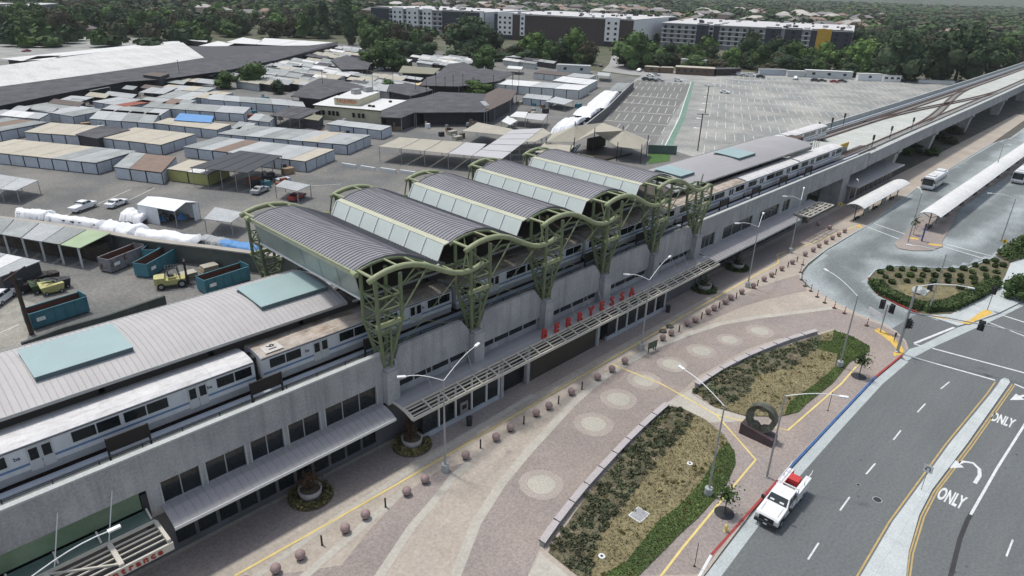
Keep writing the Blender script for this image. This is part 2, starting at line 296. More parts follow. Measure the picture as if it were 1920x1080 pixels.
def plaza():
    struct('plaza_pavement', MB().prism(plaza_poly, -0.2, KZ), cream)
    z = KZ
    cnt = [0]
    def sh(name, px, m, dz): cnt[0] += 1; struct(name, MB().sheet(P(px, KZ), z+dz+cnt[0]*0.0011), m)
    # pavement by the road (pink)
    sh('pink_paving', [(1195,1080),(1280,1000),(1343,935),(1379,872),(1357,817),(1323,788),(1280,767),(1297,737),(1340,763),(1397,780),(1460,783),(1513,757),(1593,680),(1633,655),(1600,633),(1563,616),(1480,640),(1440,625),(1560,598),(1600,590),(1655,610),(1680,624),(1697,642),(1700,655),(1686,666),(1636,708),(1556,792),(1476,876),(1406,956),(1314,1076)], pink, 0.004)
    # main swooping band of the mosaic discs
    sh('pink_paving', [(850,1090),(893,980),(940,907),(990,847),(1073,757),(1125,712),(1180,677),(1225,652),(1288,627),(1350,607),(1420,595),(1500,585),(1565,577),(1600,590),(1560,604),(1490,625),(1400,655),(1310,705),(1247,760),(1160,850),(1090,930),(1015,1020),(985,1090)], pink, 0.008)
    sh('pink_paving', [(440,1090),(640,1060),(700,985),(760,925),(825,880),(870,868),(846,897),(820,933),(773,987),(705,1090)], pink, 0.004)
    sh('pink_paving', [(1290,618),(1400,572),(1447,559),(1513,545),(1507,530),(1498,515),(1440,532),(1390,552),(1300,598)], pink, 0.0045)
    struct('shade_paving', MB().sheet([(-60,41.3),(150,41.3),(150,45.0),(-60,45.0)], z+0.004), pink)
    for w, pts in ((0.75, [(705,1090),(773,987),(820,933),(847,897),(880,868)]), (0.85, [(850,1090),(893,980),(940,907),(990,847),(1073,757),(1125,712),(1180,677),(1225,652),(1288,627),(1350,607),(1420,595),(1500,585),(1563,577)]),
                   (0.7, [(560,1090),(690,978),(760,918)]), (0.6,[(470,1088),(640,965),(800,862),(900,800),(1000,740)])):
        struct('pale_band', MB().strip(P(pts, z), w, z+0.012+w*0.003), cream_l)
    # branch paths between the beds
    sh('path_between_beds', [(1247,757),(1310,722),(1296,738),(1340,765),(1400,782),(1400,790),(1330,793),(1285,768),(1262,760)], cream_l, 0.012)
    sh('path_corner_apron', [(1012,1036),(1080,1090),(985,1090)], cream_l, 0.014)
    for i, (x, y, r) in enumerate([(1015,908,2.0),(1113,795,2.05),(1160,748,2.0),(1208,713,1.95),(1260,683,1.8),(1315,658,1.8),(1368,637,1.6),(1425,621,1.8)]):
        c = at(x, y, z)
        for rr, m, dz in ((r, circ_out, 0.014), (r*0.62, circ_in, 0.018)):
            n = 28; poly = [(c.x+rr*(1+0.03*sin(9*k))*cos(2*pi*k/n), c.y+rr*(1+0.03*cos(7*k))*sin(2*pi*k/n)) for k in range(n)]
            struct('mosaic_disc', MB().sheet(poly, z+dz), m)
    ly = MB()
    def yl(px, w=0.22):
        ly.strip(P(px, z), w, z+0.024+len(ly.f)*0.0002)
    yl([(440,1080),(640,968),(800,876),(1073,716),(1280,594),(1397,527),(1460,493),(1457,477),(1520,457),(1607,423)])
    yl([(1147,683),(1240,720),(1343,778),(1417,862),(1370,918),(1280,1027),(1238,1082)], 0.2)
    yl([(1343,778),(1400,791),(1477,807),(1577,720),(1612,680)], 0.2)
    struct('guide_line', ly, line_y)
    # kerbs (real step along the road)
    k = [Vector(p) for p in kerb]
    def seg(a, b, m, name, lab):
        o = obj(name, MB().ribbon([a, b], 0.2, -0.05, KZ+0.02), m, kind='structure')
    cols = [('white', frame_w), ('red', kerb_red), ('blue', kerb_blue), ('red', kerb_red)]
    brk = P([(1318,1082),(1333,1043),(1462,898),(1641,708),(1691,667)]); brk = [(-60,12.95),(36.4,15.27)]+brk[1:]
    for i, m in enumerate([conc_l, frame_w, kerb_red, kerb_blue, kerb_red]):
        struct('road_kerb', MB().ribbon([brk[i], brk[i+1]], 0.22, -0.05, KZ+0.02+0.001*i), m)
    struct('bus_loop_kerb', MB().ribbon(corner[8:], 0.18, -0.05, KZ+0.015), gutter_m)
    g = [(-60,12.3),(20,13.85),(38,14.75),(47,15.3),(55,15.5),(65,15.6),(78,15.6),(86,15.1)]
    struct('road_gutter', MB().strip(g, 0.95, 0.006), gutter_m)
plaza()

# ================================================================ BEDS
def leaf_cards(n, fn, size, seed=0):
    """n small folded leaf clumps; fn(rng)->(pos, size factor)"""
    r = random.Random(seed); mb = MB()
    for _ in range(n):
        p, k = fn(r); p = Vector(p); s = size*k*(0.6+0.8*r.random())
        a = Vector((r.gauss(0,1), r.gauss(0,1), r.gauss(0,0.6))).normalized(); b = a.cross(Vector((r.gauss(0,1), r.gauss(0,1), r.gauss(0,1)))).normalized()
        mb.add([p-a*s-b*s*0.5, p+a*s-b*s*0.6, p+a*s*0.8+b*s*0.6, p-a*s*0.7+b*s*0.55], [(0,1,2,3)])
    return mb
def inpoly(x, y, poly):
    c = False; n = len(poly); j = n-1
    for i in range(n):
        if (poly[i][1] > y) != (poly[j][1] > y) and x < (poly[j][0]-poly[i][0])*(y-poly[i][1])/(poly[j][1]-poly[i][1])+poly[i][0]: c = not c
        j = i
    return c
def scatter(poly, n, seed):
    r = random.Random(seed); xs = [p[0] for p in poly]; ys = [p[1] for p in poly]; out = []
    while len(out) < n:
        x = r.uniform(min(xs), max(xs)); y = r.uniform(min(ys), max(ys))
        if inpoly(x, y, poly): out.append((x, y))
    return out
def tufts(name, poly, n, h, m, z, seed, w=0.03, label=None, cat=None):
    r = random.Random(seed); mb = MB()
    for x, y in scatter(poly, n, seed):
        hh = h*(0.5+r.random()); 
        for _ in range(3):
            a = r.uniform(0, 2*pi); dx, dy = cos(a)*w, sin(a)*w; lx, ly = r.gauss(0,0.5)*hh, r.gauss(0,0.5)*hh
            mb.add([(x-dx,y-dy,z),(x+dx,y+dy,z),(x+lx,y+ly,z+hh)], [(0,1,2)])
    o = obj(name, mb, m, kind='stuff'); tag(o, label, cat); return o
def shrubs_on(name, pts, rad, m, z, seed, cards, label, cat, squash=0.7):
    pts = list(pts)
    def fn(r):
        x, y = r.choice(pts); 
        v = Vector((r.gauss(0,1), r.gauss(0,1), r.gauss(0,1))).normalized()*rad*(0.5+0.5*r.random())
        return (x+v.x, y+v.y, z+max(0.02, rad*squash*0.6+v.z*squash)), 1
    o = obj(name, leaf_cards(cards, fn, rad*0.28, seed), m, kind='stuff'); tag(o, label, cat); return o

bedA = [(1028,1036),(1100,930),(1170,850),(1253,763),(1280,767),(1323,788),(1357,817),(1377,847),(1379,870),(1363,907),(1343,933),(1310,970),(1280,997),(1195,1082),(1085,1082)]
bedB = [(1300,734),(1345,703),(1397,678),(1450,657),(1537,629),(1563,620),(1600,633),(1630,650),(1630,660),(1593,680),(1560,720),(1513,757),(1497,773),(1460,782),(1397,780),(1340,763)]
def beds():
    z = KZ
    for nm, px, sh_, dr, lw, who in (('near', bedA,
         [(1028,1036),(1100,930),(1170,850),(1253,763),(1300,777),(1285,812),(1230,865),(1190,925),(1140,985),(1107,1037),(1110,1082),(1085,1082)],
         None, [(1362,830),(1377,847),(1379,870),(1363,907),(1343,933),(1310,970),(1280,997),(1195,1082),(1125,1082),(1175,1053),(1233,980),(1280,943),(1318,900),(1345,850)], 'nearer bed'),
        ('far', bedB, [(1300,734),(1345,703),(1397,678),(1450,657),(1537,629),(1540,652),(1480,690),(1420,705),(1400,740),(1355,765),(1340,763)],
         None, [(1560,640),(1563,620),(1600,633),(1630,650),(1630,660),(1593,680),(1560,720),(1513,757),(1497,773),(1470,780),(1480,755),(1530,720),(1565,690),(1570,665),(1530,655),(1535,640)], 'farther bed')):
        poly = P(px, z); struct('planting_bed', MB().prism(poly, -0.1, z+0.10), dry)
        s = P(sh_, z); l = P(lw, z)
        struct('shrub_bed', MB().sheet(s, z+0.108), shrubbed); struct('lawn', MB().sheet(l, z+0.112), lawn)
        A = abs(sum(l[i][0]*l[(i+1)%len(l)][1]-l[(i+1)%len(l)][0]*l[i][1] for i in range(len(l))))/2
        tufts('lawn_grass', l, int(A*90), 0.10, L_grass, z+0.11, 3, 0.035, 'bright green lawn grass along the road side of the %s' % who, 'grass')
        tufts('dry_tufts', poly, 3600 if nm == 'near' else 2500, 0.10, L_drygr, z+0.10, 4, 0.04, 'straw coloured dry grass in the middle of the %s' % who, 'dry grass')
        pts = scatter(s, 230 if nm == 'near' else 170, 5)
        shrubs_on('low_shrubs', pts, 0.36, L_shrub, z+0.08, 6, 8500 if nm == 'near' else 6500, 'low dark green shrubs behind the stone edging of the %s' % who, 'ground cover', 0.5)
        pts = scatter(poly, 45, 15)
        shrubs_on('weed_clumps', pts, 0.22, L_olive, z+0.1, 16, 1400, 'small olive weed clumps dotted over the dry grass of the %s' % who, 'weeds', 0.5)
    # raised stone edging of separate coping blocks
    for who, px, cat in (('nearer', [(1015,1025),(1050,975),(1090,925),(1133,877),(1175,832),(1215,793),(1250,763)], 'edging wall'), ('farther', [(1305,727),(1345,700),(1397,673),(1440,655),(1480,640),(1530,625)], 'edging wall')):
        pp = [Vector((*p, 0)) for p in P(px, z)]
        t = thing('planter_wall', 'low wall of long grey coping blocks edging the %s planting bed' % who, cat, (pp[0].x, pp[0].y, 0))
        tot = 0; L = [0]
        for i in range(len(pp)-1): tot += (pp[i+1]-pp[i]).length; L.append(tot)
        def pt(d):
            for i in range(len(pp)-1):
                if d <= L[i+1]+1e-6: return pp[i].lerp(pp[i+1], (d-L[i])/(L[i+1]-L[i]))
            return pp[-1]
        n = max(6, int(tot/2.6))
        obj('wall_core', MB().ribbon([tuple(pt(tot*i/n)[:2]) for i in range(n+1)], 0.38, 0, z+0.42), conc, t)
        for i in range(n):
            a, b = pt(tot*i/n+0.04), pt(tot*(i+1)/n-0.04)
            obj('coping_stone', MB().ribbon([tuple(a[:2]), tuple(b[:2])], 0.62, z+0.43, z+0.53+0.004*(i%3)), M_('coping_stone_grey', (0.40,0.375,0.375), 0.85, 0.08, 0.6, 0.12, 6), t)
            c = pt(tot*i/n); obj('skate_stop', MB().box(c.x-.03,c.x+.03,c.y-.3,c.y+.3,z+.53,z+.57), dark, t)
    # drain grate and valve covers
    c = at(1198, 967, z); t = thing('drain_grate', 'square grey drain grate with pale rim in the dry grass', 'grate', (c.x,c.y,0))
    obj('rim', MB().box(c.x-.75,c.x+.75,c.y-.62,c.y+.62,z,z+.14), frame_w, t); obj('grid', MB().box(c.x-.66,c.x+.66,c.y-.53,c.y+.53,z+.14,z+.16), steel, t)
    for (x, y), l in (((1128,1045),'small white valve cover in the dry grass at the near end'), ((1293,871),'small white valve cover near the sculpture end of the nearer bed')):
        c = at(x, y, z); t = thing('valve_cover', l, 'valve cover', (c.x,c.y,0))
        obj('collar', MB().lathe((c.x,c.y,0), [(.28,z),(.28,z+.16),(.13,z+.17),(.12,z+.13)], 14), frame_w, t); obj('lid', MB().lathe((c.x,c.y,0), [(.12,z+.1),(.11,z+.15)], 12), dark, t)
beds()

# ================================================================ STATION
XK = [30.6+10.9*k for k in range(6)]
YW = 45.2
def station():
    t = thing('station_building', 'long concrete station block with glazed ground floor under red lettered canopy', 'station', (58,56,0))
    obj('core', MB().box(-12,122,47.0,66.0,0,8.4), conc, t); obj('deck_slab', MB().box(122.01,155,46.4,66.0,6.6,8.4), conc, t)
    for x_ in (131,140,152): obj('girder_pier', MB().box(x_-.7,x_+.7,52,53.6,0,6.59), conc, t)
    obj('platform_slab', MB().box(-12,139,52.05,60.2,8.41,9.75), M_('platform_shade_dark', (0.10,0.09,0.08), 0.8, 0.15, 0.5), t); obj('platform_slab', MB().box(139.01,155,52.05,60.2,8.41,9.75), conc_deck, t)  # long slab coloured dark to imitate the shade under the roofs
    obj('platform_edge', MB().box(139,155,52.0,52.45,9.755,9.775), tact_y, t)
    # outer walls: left of the shed, right of the shed
    def wall(x0, x1, z0, y=YW, nm='parapet_wall'):
        obj(nm, MB().box(x0,x1,y,y+0.35,z0,9.98), conc, t)
        obj('parapet_cap', MB().box(x0,x1,y-0.04,y+0.42,9.98,10.14), conc_l, t)
    # wall left of the shed with window band
    def wwall(x0, x1, wins, z0, za, zb, y=YW):
        mb = MB(); mb.box(x0,x1,y,y+.35,zb,9.98); mb.box(x0,x1,y,y+.35,z0,za); xs = [x0]+[v for w in wins for v in w]+[x1]
        for i in range(0, len(xs), 2): mb.box(xs[i],xs[i+1],y,y+.35,za,zb)
        obj('wall', mb, conc, t)
        obj('parapet_cap', MB().box(x0,x1,y-0.05,y+0.45,9.982,10.14), conc_l, t)
        for a, b in wins:
            w = obj('window', MB().box(a+.002,b-.002,y+.18,y+.24,za,zb), glass_d, t)
            n = 3 if b-a > 3.6 else 2
            obj('frame', MB().box(a-.12,a-.002,y-.06,y+.3,za-.1,zb+.05).box(b+.002,b+.12,y-.06,y+.3,za-.1,zb+.05), conc_l, w)
            for i in range(1, n): xx = a+(b-a)*i/n; obj('mullion', MB().box(xx-.035,xx+.035,y+.12,y+.26,za,zb), frame_g, w)
    wwall(9.2, 29.9, [(10.2,13.0),(13.5,16.6),(17.1,19.9),(20.4,23.3),(23.9,29.2)], 4.3, 5.05, 7.0)
    wwall(86.6, 125.0, [(88.0,92.0),(94.5,104.5),(107.0,114.5),(116.0,119.0)], 4.6, 5.3, 7.3, YW+.35)
    wall(125.0, 158, 6.6, YW+.35, 'girder_wall')
    obj('girder_pier', MB().box(146,150,46,50,0,6.6), conc, t); obj('girder_pier', MB().box(126,128,46,52,0,6.6), conc, t)
    # west entrance wall: plain above, green tinted glass band below
    obj('wall', MB().box(-12,9.2,YW,YW+.35,6.9,9.98), conc, t); obj('parapet_cap', MB().box(-12,9.2,YW-.05,YW+.45,9.982,10.14), conc_l, t)
    obj('glass_wall', MB().box(-12,8.7,YW+.1,YW+.16,5.4,6.9), M_('green_tinted_glass', (0.16,0.22,0.15), 0.3, 0.2, 0.3, c2=(0.10,0.17,0.10)), t)
    obj('doorway', MB().box(8.75,9.18,YW+.05,YW+.3,3.4,6.6), dark, t)
    obj('entrance_back_wall', MB().box(-12,9.2,46.4,46.9,0,5.4), glass_d, t)
    # curving end of the left wall by the first column
    mb = MB(); N = 7
    prof = [(29.9,9.98)]+[(29.9+1.3*sin(a*pi/2/N), 8.8+1.18*cos(a*pi/2/N)) for a in range(N+1)]+[(31.2,6.3),(30.4,6.0),(29.9,5.4)]
    mb.add([(x,YW,z) for x,z in prof]+[(x,YW+.35,z) for x,z in prof], [tuple(range(len(prof))), tuple(range(len(prof),2*len(prof)))[::-1]]+[(i,len(prof)+i,len(prof)+(i+1)%len(prof),(i+1)%len(prof)) for i in range(len(prof))])
    obj('curved_wall_end', mb, conc, t)
    cv = [Vector((x,0,z)) for x,z in prof[1:N+2]]; mb = MB()
    for i in range(N): mb.bar((cv[i].x,YW+.2,cv[i].z+.08),(cv[i+1].x,YW+.2,cv[i+1].z+.08),.5,.14)
    obj('parapet_cap', mb, conc_l, t)
    # pedestals and panels between
    for k, x in enumerate(XK):
        for y0, y1 in ((YW-.75,YW+1.1),(66.0,67.6)):
            m_ = MB().box(x-.65,x+.75,y0,y1,0 if y0 > 60 else 4.9,8.3).box(x-.5,x+.6,y0+.12,y1-.1,8.3,8.6)
            obj('pedestal', m_, conc, t)
        if k < 5:
            a, b = x+.95, XK[k+1]-.72
            pr = [(a,6.45),(a,9.1),(a+.5,10.15),(b-1.1,10.15),(b,8.75),(b,6.45)]; n = len(pr)
            mb = MB().add([(px_,YW,z) for px_,z in pr]+[(px_,YW+.4,z) for px_,z in pr], [tuple(range(n))[::-1], tuple(range(n,2*n))]+[(i,(i+1)%n,n+(i+1)%n,n+i) for i in range(n)])
            obj('wall_panel', mb, conc, t); obj('panel_rib', MB().box(x+.76,x+.94,YW-.12,YW+.35,5.0,9.0), conc_l, t)
            nw = 4
            for i in range(nw):
                wa = a+.1+(b-a-.2)*i/nw; wb = a+.1+(b-a-.2)*(i+1)/nw-.25
                obj('clerestory_window', MB().box(wa,wb,YW+.3,YW+.36,5.65,6.45), glass_d, t)
            obj('lower_wall', MB().box(a,b,YW+.36,YW+.6,4.6,6.449), conc, t)
    # ground floor glazing
    x = 33.0; 
    gl = [(33,34.9),(35.2,37.1),(37.4,39.3),(39.6,41.4),(41.7,43.2),(62.6,64.4),(64.7,66.6),(66.9,68.8),(69.1,71.0),(71.3,73.2),(73.5,75.6)]
    for a, b in gl:
        w = obj('shopfront_window', MB().box(a,b,43.35,43.40,.65,4.35), glass_d, t)
        obj('mullion', MB().box(b+.02,b+.16,43.2,43.42,.5,4.4), frame_w, w)
    [obj('shopfront_base', MB().box(u,v,43.2,43.5,KZ,.64), M_('painted_base_pale', (0.36,0.39,0.42), 0.8), t) for u, v in ((32.8,43.4),(62.4,76))]
    obj('roller_door', MB().box(48.2,60.2,43.4,43.5,.1,4.35), M_('brown_shutter', (0.045,0.038,0.03), 0.7, 0.1, 0.5, streak=((0.07,0.06,0.05),(0.2,0.2,12),0.8)), t)
    [obj('column', MB().box(u,u+.45,43.15,43.6,0,4.5), conc, t) for u in (43.5,47.6,60.3)]
    [obj('doorway', MB().box(u,v,43.9,44,0,4.4), glass_d, t) for u, v in ((44,47.6),(60.9,62.4))]
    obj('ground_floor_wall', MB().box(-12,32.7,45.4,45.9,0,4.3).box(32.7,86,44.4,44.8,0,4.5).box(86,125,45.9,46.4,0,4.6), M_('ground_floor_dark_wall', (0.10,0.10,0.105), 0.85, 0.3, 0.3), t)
    for i in range(12):
        a = 10.5+i*1.7
        if a < 29: obj('ground_floor_window', MB().box(a,a+1.4,45.34,45.38,.8,3.6), glass_d, t)
    for i in range(13):
        a = 87+i*2.8; obj('ground_floor_window', MB().box(a,a+2.3,45.84,45.88,.8,3.8), glass_d, t)
    # curved entrance canopies
    def canopy(x0, x1, prof, m=canopy_g):
        mb = MB(); n = len(prof)
        for i in range(n-1):
            (ya,za),(yb,zb) = prof[i], prof[i+1]
            mb.add([(x0,ya,za),(x1,ya,za),(x1,yb,zb),(x0,yb,zb),(x0,ya,za-.16),(x1,ya,za-.16),(x1,yb,zb-.16),(x0,yb,zb-.16)], [(0,3,2,1),(4,5,6,7),(0,4,7,3),(1,2,6,5)])
        mb.add([(x0,prof[-1][0],prof[-1][1]),(x1,prof[-1][0],prof[-1][1]),(x1,prof[-1][0],prof[-1][1]-.16),(x0,prof[-1][0],prof[-1][1]-.16)],[(0,3,2,1)])
        return obj('entrance_canopy', mb, m, t)
    def seams(par, x0, x1, prof, step, nm='canopy_seam'):
        mb = MB(); x = x0+step
        while x < x1-.1:
            for i in range(len(prof)-1):
                a, b = prof[i], prof[i+1]; mb.bar((x,a[0],a[1]+.015),(x,b[0],b[1]+.015),.05,.05)
            x += step
        obj(nm, mb, seam_m, par, kind='stuff')
    pm = [(45.6,4.85),(44.8,5.02),(43.9,5.08),(43.25,4.98)]
    c1 = canopy(30.5, 86.8, pm)
    pl = [(45.3,5.0),(44.4,5.02),(43.5,4.82),(42.85,4.5)]
    c2 = canopy(9.9, 29.6, pl); seams(c2, 9.9, 29.6, pl, .6); obj('edge_trim', MB().box(9.9,29.6,42.78,42.84,4.25,4.52), frame_w, c2)
    pr = [(45.9,5.2),(44.6,5.05),(43.4,4.8),(42.5,4.45)]
    c3 = canopy(87.2, 117.5, pr); seams(c3, 87.2, 117.5, pr, .8); obj('edge_trim', MB().box(87.2,117.5,42.43,42.49,4.2,4.47), frame_g, c3)
    # steel lattice in front
    obj('lattice_edge_beam', MB().box(30.5,86.8,41.42,41.6,4.40,4.68), lattice_m, t)
    obj('lattice_back_beam', MB().box(30.5,86.8,43.05,43.2,4.78,4.98), lattice_m, t)
    obj('lattice_end_beam', MB().tube([(30.5,45.5,4.8),(30.5,44.6,4.98),(30.5,43.6,5.02),(30.5,42.6,4.9),(30.5,41.5,4.55)], .13, 6), lattice_m, t)
    for i, (y, z) in enumerate(((42.65,4.92),(42.25,4.82),(41.85,4.68))):
        obj('lattice_rail', MB().box(30.6,86.7,y-.05,y+.05,z-.05,z+.05), lattice_m, t)
    x = 30.6
    proto = None
    while x < 87:
        if proto is None: proto = obj('lattice_bar', MB().bar((x,43.1,5.02),(x,42.3,4.95),.15,.12).bar((x,42.3,4.95),(x,41.45,4.66),.15,.12), lattice_m, t)
        else: inst(proto, t, (OFF[t].x+x-30.6, OFF[t].y, OFF[t].z))
        x += 2.15
    # letters, standing on the canopy edge
    word = 'BERRYESSA'; n = len(word)
    for i, ch in enumerate(word):
        X = 50.4+(67.2-50.4)*i/(n-1)
        mb = text_mesh(ch, 1.65, 0.11, lambda x, y, z, X=X: (X+x*0.92, 43.32+z, 5.0+y*.95), 0.03)
        obj('letter', mb, red_s, t, label='red capital letter %s' % ch)
        [obj('letter_post', MB().box(X+u,X+u+.08,43.34,43.4,4.9,5.05), dark, t) for u in (-.3,.22)]
    # stay rods from wall to canopy
    for k in range(5):
        for dx in (4.0, 7.0, 9.3):
            if k in (0, 2, 4): obj('stay_rod', MB().tube([(XK[k]+dx,YW,8.0),(XK[k]+dx-.3,43.3,5.05)], .035, 5), steel, t)
    # west entrance glass and lattice canopy with sign
    e = obj('glass_canopy', MB().slab([(-6,45.15,5.3),(9.0,45.15,5.3),(9.0,44.15,4.95),(-6,44.15,4.95)], .05), M_('canopy_green_glass', (0.07,0.11,0.095), 0.15, 0.2, 0.5, spec=0.6), t)
    for x in (-2.4,.3,3.0,5.6,8.9): obj('glass_canopy_beam', MB().bar((x,45.1,5.42),(x,44.2,5.05),.12), lattice_m, e)
    obj('lattice_back_beam', MB().box(-6,9.1,44.05,44.15,4.7,4.95), lattice_m, t); obj('sign_beam', MB().box(-6,9.25,41.3,41.45,4.05,4.68), lattice_m, t)
    obj('lattice_end_beam', MB().box(8.95,9.2,41.46,44.04,4.6,4.92), lattice_m, t)
    for x in (-1.6,2.2,6.0): obj('lattice_bar', MB().box(x-.16,x+.16,41.46,44.04,4.6,4.88), lattice_m, t)
    for y in (42.0,42.55,43.1,43.6): obj('lattice_rail', MB().box(-6,8.94,y-.045,y+.045,4.62,4.72), lattice_m, t)
    [obj('diagonal_brace', MB().bar(u,v,.12), lattice_m, t) for u, v in (((6.0,41.6,4.8),(2.3,43.95,4.8)),((-1.6,41.6,4.8),(2.1,43.95,4.8)))]
    for k, (x, z) in enumerate(((7.2,8.1),(3.9,8.2),(.7,8.2))): obj('stay_rod', MB().tube([(x,YW,z),(x-1.15,44.1,5.0)], .04, 6), frame_w, t)
    [obj('letter', text_mesh(ch, 0.70, 0.03, lambda x, y, z, i=i: (5.0+i*.475+x*1.0, 41.27+z, 4.18+y), .03), M_('sign_dark_red', (0.30,0.035,0.03), 0.6), t) for i, ch in enumerate('Entrance')]
    # far entrance lattice canopy
    f = obj('entrance_canopy', MB().slab([(114.5,46.0,5.0),(129.5,46.0,5.0),(129.5,44.4,4.8),(117.5,44.4,4.8)], .12), canopy_g, t)
    mb = MB()
    for x in (119.2,121.4,123.6,125.8,128.0,130.2): mb.box(x-.13,x+.13,41.6,44.4,4.55,4.78)
    for y in (41.6,42.3,43.0,43.7,44.35): mb.box(119.2,130.2,y-.08,y+.08,4.57,4.8)
    mb.bar((121.4,41.7,4.84),(123.6,44.3,4.84),.14); mb.bar((125.8,41.7,4.84),(128,44.3,4.84),.14)
    obj('lattice_frame', mb, lattice_m, t)
    # service house under the far end
    obj('service_house_wall', MB().box(150,178,45.4,49,0,4.0), M_('service_wall', (0.20,0.20,0.20), 0.9, 0.2, 0.5), t)
    obj('service_house_roof', MB().box(149,180,43.6,49.4,4.0,4.25), canopy_g, t)
    for i in range(9): obj('service_window', MB().box(151+i*3,153.2+i*3,45.3,45.36,1.0,3.2), glass_d, t)
    # wheel-side furniture along the wall
    obj('side_walkway', MB().box(-12,158,45.62,48.55,8.41,8.95), M_('walkway_grey_green', (0.17,0.18,0.165), 0.9, 0.15, 0.5), t); obj('pipe_tray', MB().box(-12,158,47.75,48.35,8.96,9.22), M_('cable_tray_blue_grey', (0.34,0.38,0.43), 0.7), t); obj('pipe_tray', MB().box(-12,158,46.75,47.05,8.96,9.12), MATS['cable_tray_blue_grey'], t)
    mb = MB().box(-12,158,46.55,46.6,9.4,9.45).box(-12,158,46.55,46.6,9.85,9.9)
    for i in range(60): x = -10+i*2.85; mb.box(x,x+.06,46.55,46.6,8.4,9.9)
    obj('walkway_railing', mb, dark, t)
    for a, b, zt in ((7.9,10.8,10.9),(18.6,21.4,10.9),(29.6,32.4,10.9),(62.0,65,10.9),(73,76,10.9),(84.6,87.4,11.0),(95.6,98.4,11.1),(106.5,109.4,11.1),(117,120,11.1),(128,131,11.1)):
        s = obj('track_side_panel', MB().box(a,b,47.25,47.33,zt-1.15,zt), darkbr, t); [obj('post', MB().box(u,u+.12,47.2,47.38,8.4,zt), dark, s) for u in (a,b-.12)]
    return t
ST = station()

# ---------------------------------------------------------------- tracks
def tracks():
    for y, l in ((50.3,'near track beside the white train with rusty rails'), (61.9,'far track behind the platform with rusty rails')):
        t = thing('railway_track', l, 'track', (60,y,8.4))
        obj('track_bed', MB().box(-12,172,y-1.8,y+1.8,8.405,8.55), ballast, t)
        for s in (-.84,.84): obj('rail', MB().box(-12,172,y+s-.05,y+s+.05,8.55,8.75), rust, t)
tracks()

# ---------------------------------------------------------------- trains
def make_car():
    t = thing('train_car', 'x', 'train car')
    L = 21.1; hw = 1.6
    prof = [(-hw+.12,.85),(-hw,1.15),(-hw,2.9),(-hw+.10,3.10),(-hw+.5,3.27),(0,3.38),(hw-.5,3.27),(hw-.10,3.10),(hw,2.9),(hw,1.15),(hw-.12,.85)]
    # body shell sides/ends
    def ext(pr, x0, x1, closed=True):
        n = len(pr); mb = MB()
        fs = [(i,i+1,n+i+1,n+i) for i in range(n-1)]+([(n-1,0,n,2*n-1)] if closed else [])
        mb.add([(x0,y,z) for y,z in pr]+[(x1,y,z) for y,z in pr], fs+([tuple(range(n))[::-1], tuple(range(n,2*n))] if closed else [])); return mb
    obj('body', ext(prof[1:-1], .1, L, True), train_w, t)
    obj('skirt', MB().box(.15,L-.05,-hw+.03,hw-.03,.55,1.149), train_lo, t)
    rp = [(-hw+.02,3.12),(-hw+.5,3.30),(0,3.41),(hw-.5,3.30),(hw-.02,3.12)]
    for i in range(12):
        a = .12+(L-.14)*i/12; o = obj('roof_panel', ext(rp, a+.02, a+(L-.14)/12-.03, False), train_rf, t)
    obj('gutter', MB().box(.1,L,-hw-.03,-hw+.06,2.98,3.03).box(.1,L,hw-.06,hw+.03,2.98,3.03), M_('train_gutter', (0.12,0.12,0.12),0.6), t)
    obj('stripe', MB().box(.12,L-.02,-hw-.012,-hw,1.52,1.70), train_bl, t)
    wins = [(.8,2.2),(2.3,3.7),(7.6,9.1),(9.2,10.7),(11.0,12.5),(12.6,14.1),(17.9,19.3),(19.4,20.8)]
    for a, b in wins:
        obj('window', MB().box(a,b,-hw-.03,-hw-.012,1.98,2.82), glass_d, t); obj('window', MB().box(a,b,hw+.012,hw+.03,1.98,2.82), glass_d, t)
    for a in (4.9,15.6):
        for i in range(2):
            x = a+i*.78; d = obj('door', MB().box(x,x+.72,-hw-.05,-hw+.0,1.0,2.92), M_('train_door_white', (0.50,0.50,0.49), 0.5, 0.05), t)
            obj('pane', MB().box(x+.1,x+.62,-hw-.065,-hw-.051,1.85,2.75), glass_d, d)
            d2 = obj('door', MB().box(x,x+.72,hw,hw+.05,1.0,2.92), MATS['train_door_white'], t); obj('pane', MB().box(x+.1,x+.62,hw+.051,hw+.065,1.85,2.75), glass_d, d2)
    for x, s in ((4.3,1),(17.3,1)):
        obj('logo', text_mesh('ba', .42, .004, lambda u, v, w, x=x: (x+u, -hw-.012+w, 2.2+v)), M_('logo_dark', (0.04,0.06,0.09), 0.5), t)
    obj('gangway', MB().box(-.15,.12,-.6,.6,.9,2.9).box(L,L+.15,-.6,.6,.9,2.9), dark, t)
    for x in (3.2,17.9): obj('bogie', MB().box(x-1.4,x+1.4,-1.1,1.1,.1,.35), dark, t)
    return t
